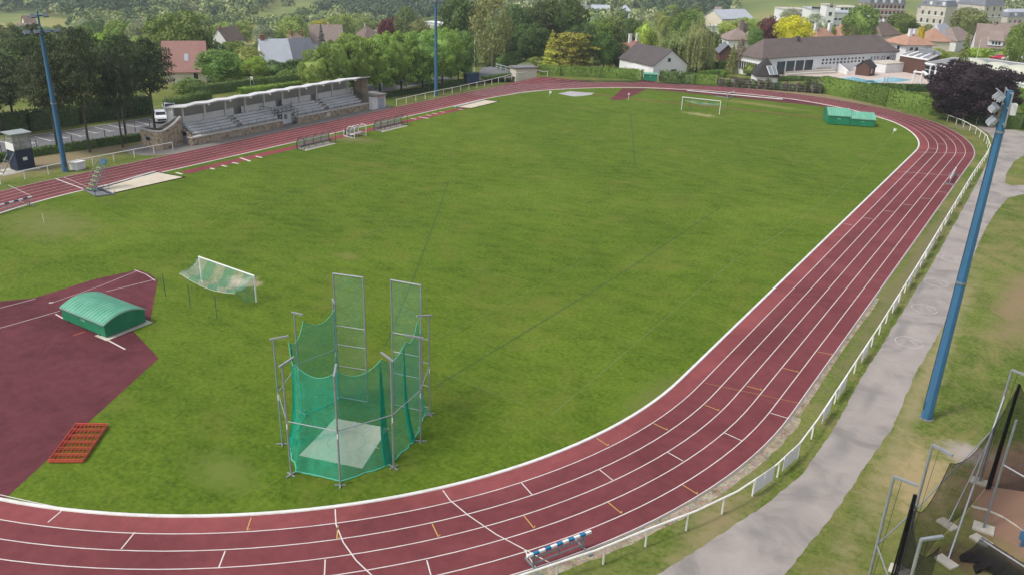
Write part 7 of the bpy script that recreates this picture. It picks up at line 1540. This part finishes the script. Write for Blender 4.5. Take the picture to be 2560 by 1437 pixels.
# ------------------------------------------------------------------ cars
def car(p, ang, col, label, grp=None, suv=True):
    t_ = thing('parked_car', label, 'car', p, ang, grp); pm = simple('car_paint', col, .03, 1, .3, .6)
    L, Wd = 4.3, 1.8; prof = [(-2.15, .35), (-2.13, .75), (-2.0, .98), (-1.15, 1.05), (-.55, 1.52), (1.1, 1.56), (1.75, 1.1), (2.12, .95), (2.15, .38)] if suv else [(-2.15, .32), (-2.1, .72), (-1.1, .88), (-.4, 1.38), (.8, 1.40), (1.5, .95), (2.1, .85), (2.15, .34)]
    m = MB(); n = len(prof)
    def yw(z): return Wd/2*(1.0 if z < .95 else 1-.22*(z-.95)/.6)
    V = [(x, -yw(z), z) for x, z in prof]+[(x, yw(z), z) for x, z in prof]; m.add(V, [tuple(range(n-1, -1, -1)), tuple(range(n, 2*n))]+[(i, (i+1) % n, n+(i+1) % n, n+i) for i in range(n)]); bo = m.build('body', pm, t_, fixn=True)
    i0 = 3 if suv else 2; a, b, c_, d_ = prof[i0:i0+4]
    for nm, (u, v) in (('windscreen', (a, b)), ('rear_window', (c_, d_))):
        m = MB(); q = [(u[0]*.9+v[0]*.1, u[1]*.9+v[1]*.1), (u[0]*.1+v[0]*.9, u[1]*.1+v[1]*.9)]; off = .012; s = -1 if nm == 'windscreen' else 1
        m.add([(q[0][0]+s*off, -yw(q[0][1])*.88, q[0][1]+off), (q[0][0]+s*off, yw(q[0][1])*.88, q[0][1]+off), (q[1][0]+s*off, yw(q[1][1])*.88, q[1][1]+off), (q[1][0]+s*off, -yw(q[1][1])*.88, q[1][1]+off)], [(0, 1, 2, 3)]); m.build(nm, M_GLASSD, t_)
    for sy in (-1, 1):
        m = MB(); z0, z1 = 1.04, 1.44 if suv else 1.3; m.add([(a[0]+.25, sy*(yw(z0)+.01), z0 if suv else .92), (d_[0]-.15, sy*(yw(z0)+.01), z0 if suv else .95), (c_[0]-.1, sy*(yw(z1)+.012), z1), (b[0]+.12, sy*(yw(z1)+.012), z1)], [(0, 1, 2, 3)]); m.build('side_window', M_GLASSD, t_)
    for sx in (-1.32, 1.32):
        for sy in (-1, 1):
            m = MB(); m.tube([(sx, sy*(Wd/2-.18), .33), (sx, sy*(Wd/2+.02), .33)], .33, 16); wh = m.build('wheel', M_BLACK, t_); m = MB(); m.tube([(sx, sy*(Wd/2+.015), .33), (sx, sy*(Wd/2+.035), .33)], .19, 12); m.build('rim', M_GALV, wh)
    m = MB(); m.b2((-2.17, -.6, .45), (-2.14, .6, .7)); m.b2((2.14, -.75, .42), (2.17, .75, .6)); m.build('bumper', M_BLACK, t_)
    for sy in (-1, 1): m = MB(); m.b2((-2.12, sy*.85-.12, .74), (-2.02, sy*.85+.03, .88)) if sy < 0 else m.b2((-2.12, .73, .74), (-2.02, .86, .88)); m.build('headlight', M_WINF, t_)
    return t_
q = Vector(G(400, 306)); car(q+Vector((-.6, .6, .01)), math.radians(150), (1.092, 1.092, 1.120), 'white hatchback parked behind the dark pine trunk, left of the grandstand')
q = Vector(G(434, 300)); t_ = thing('motorbike', 'dark motorbike parked right of the white hatchback', 'motorbike', q, 2.4); m = MB(); [m.tube([(x, -.06, .32), (x, .06, .32)], .32, 14) for x in (-.7, .7)]; m.build('wheel', M_BLACK, t_); m = MB(); m.box((0, 0, .65), (.9, .28, .45)); m.box((.35, 0, .9), (.7, .3, .12)); m.tube([(-.7, 0, .35), (-.5, 0, 1.05)], .05, 6); m.bar((-.5, -.35, 1.05), (-.5, .35, 1.05), .05); m.build('frame', M_GALVD, t_)
q = Vector(G(433, 286)); car(q+Vector((-1.5, .5, .01)), math.radians(150), (0.980, 0.994, 1.008), 'pale van-like car just showing behind the left end of the grandstand roof')
for px, py, c, lab in ((2497, 150, (0.630, 0.042, 0.070), 'red car on the pool car park at the right'), (2522, 152, (1.050, 1.050, 1.064), 'white car right of the red one on the pool car park'), (2540, 157, (0.056, 0.063, 0.070), 'dark car in front of the white ones on the pool car park'), (2556, 153, (1.008, 1.008, 1.036), 'white car at the right edge on the pool car park')):
    car(Vector(G(px, py)), math.radians(20), c, lab, 'cars on the pool car park', False)
m = MB(); m.sheet(gpoly([(2460, 148), (2640, 150), (2640, 168), (2560, 160), (2470, 156)]), .01); struct('pool_car_park', m, M_ASPH)
print('HOUSES'); [print(h) for h in HLOG]
# ------------------------------------------------------------------ the air: faint even haze
hz = NT('haze_air'); pv_ = hz.add('ShaderNodeVolumePrincipled'); pv_.inputs['Density'].default_value = 0.00026; pv_.inputs['Color'].default_value = (0.80, 0.86, 0.93, 1); pv_.inputs['Anisotropy'].default_value = 0.1
hz.link(pv_.outputs[0], hz.out.inputs['Volume'])
m = MB(); m.b2((-2100+CP[0], -2100+CP[1], -62), (2100+CP[0], 2100+CP[1], 96)); hzo = m.build('haze', hz.m); hzo['kind'] = 'stuff'; hzo['label'] = 'thin bluish summer haze over the valley'; hzo['category'] = 'haze'
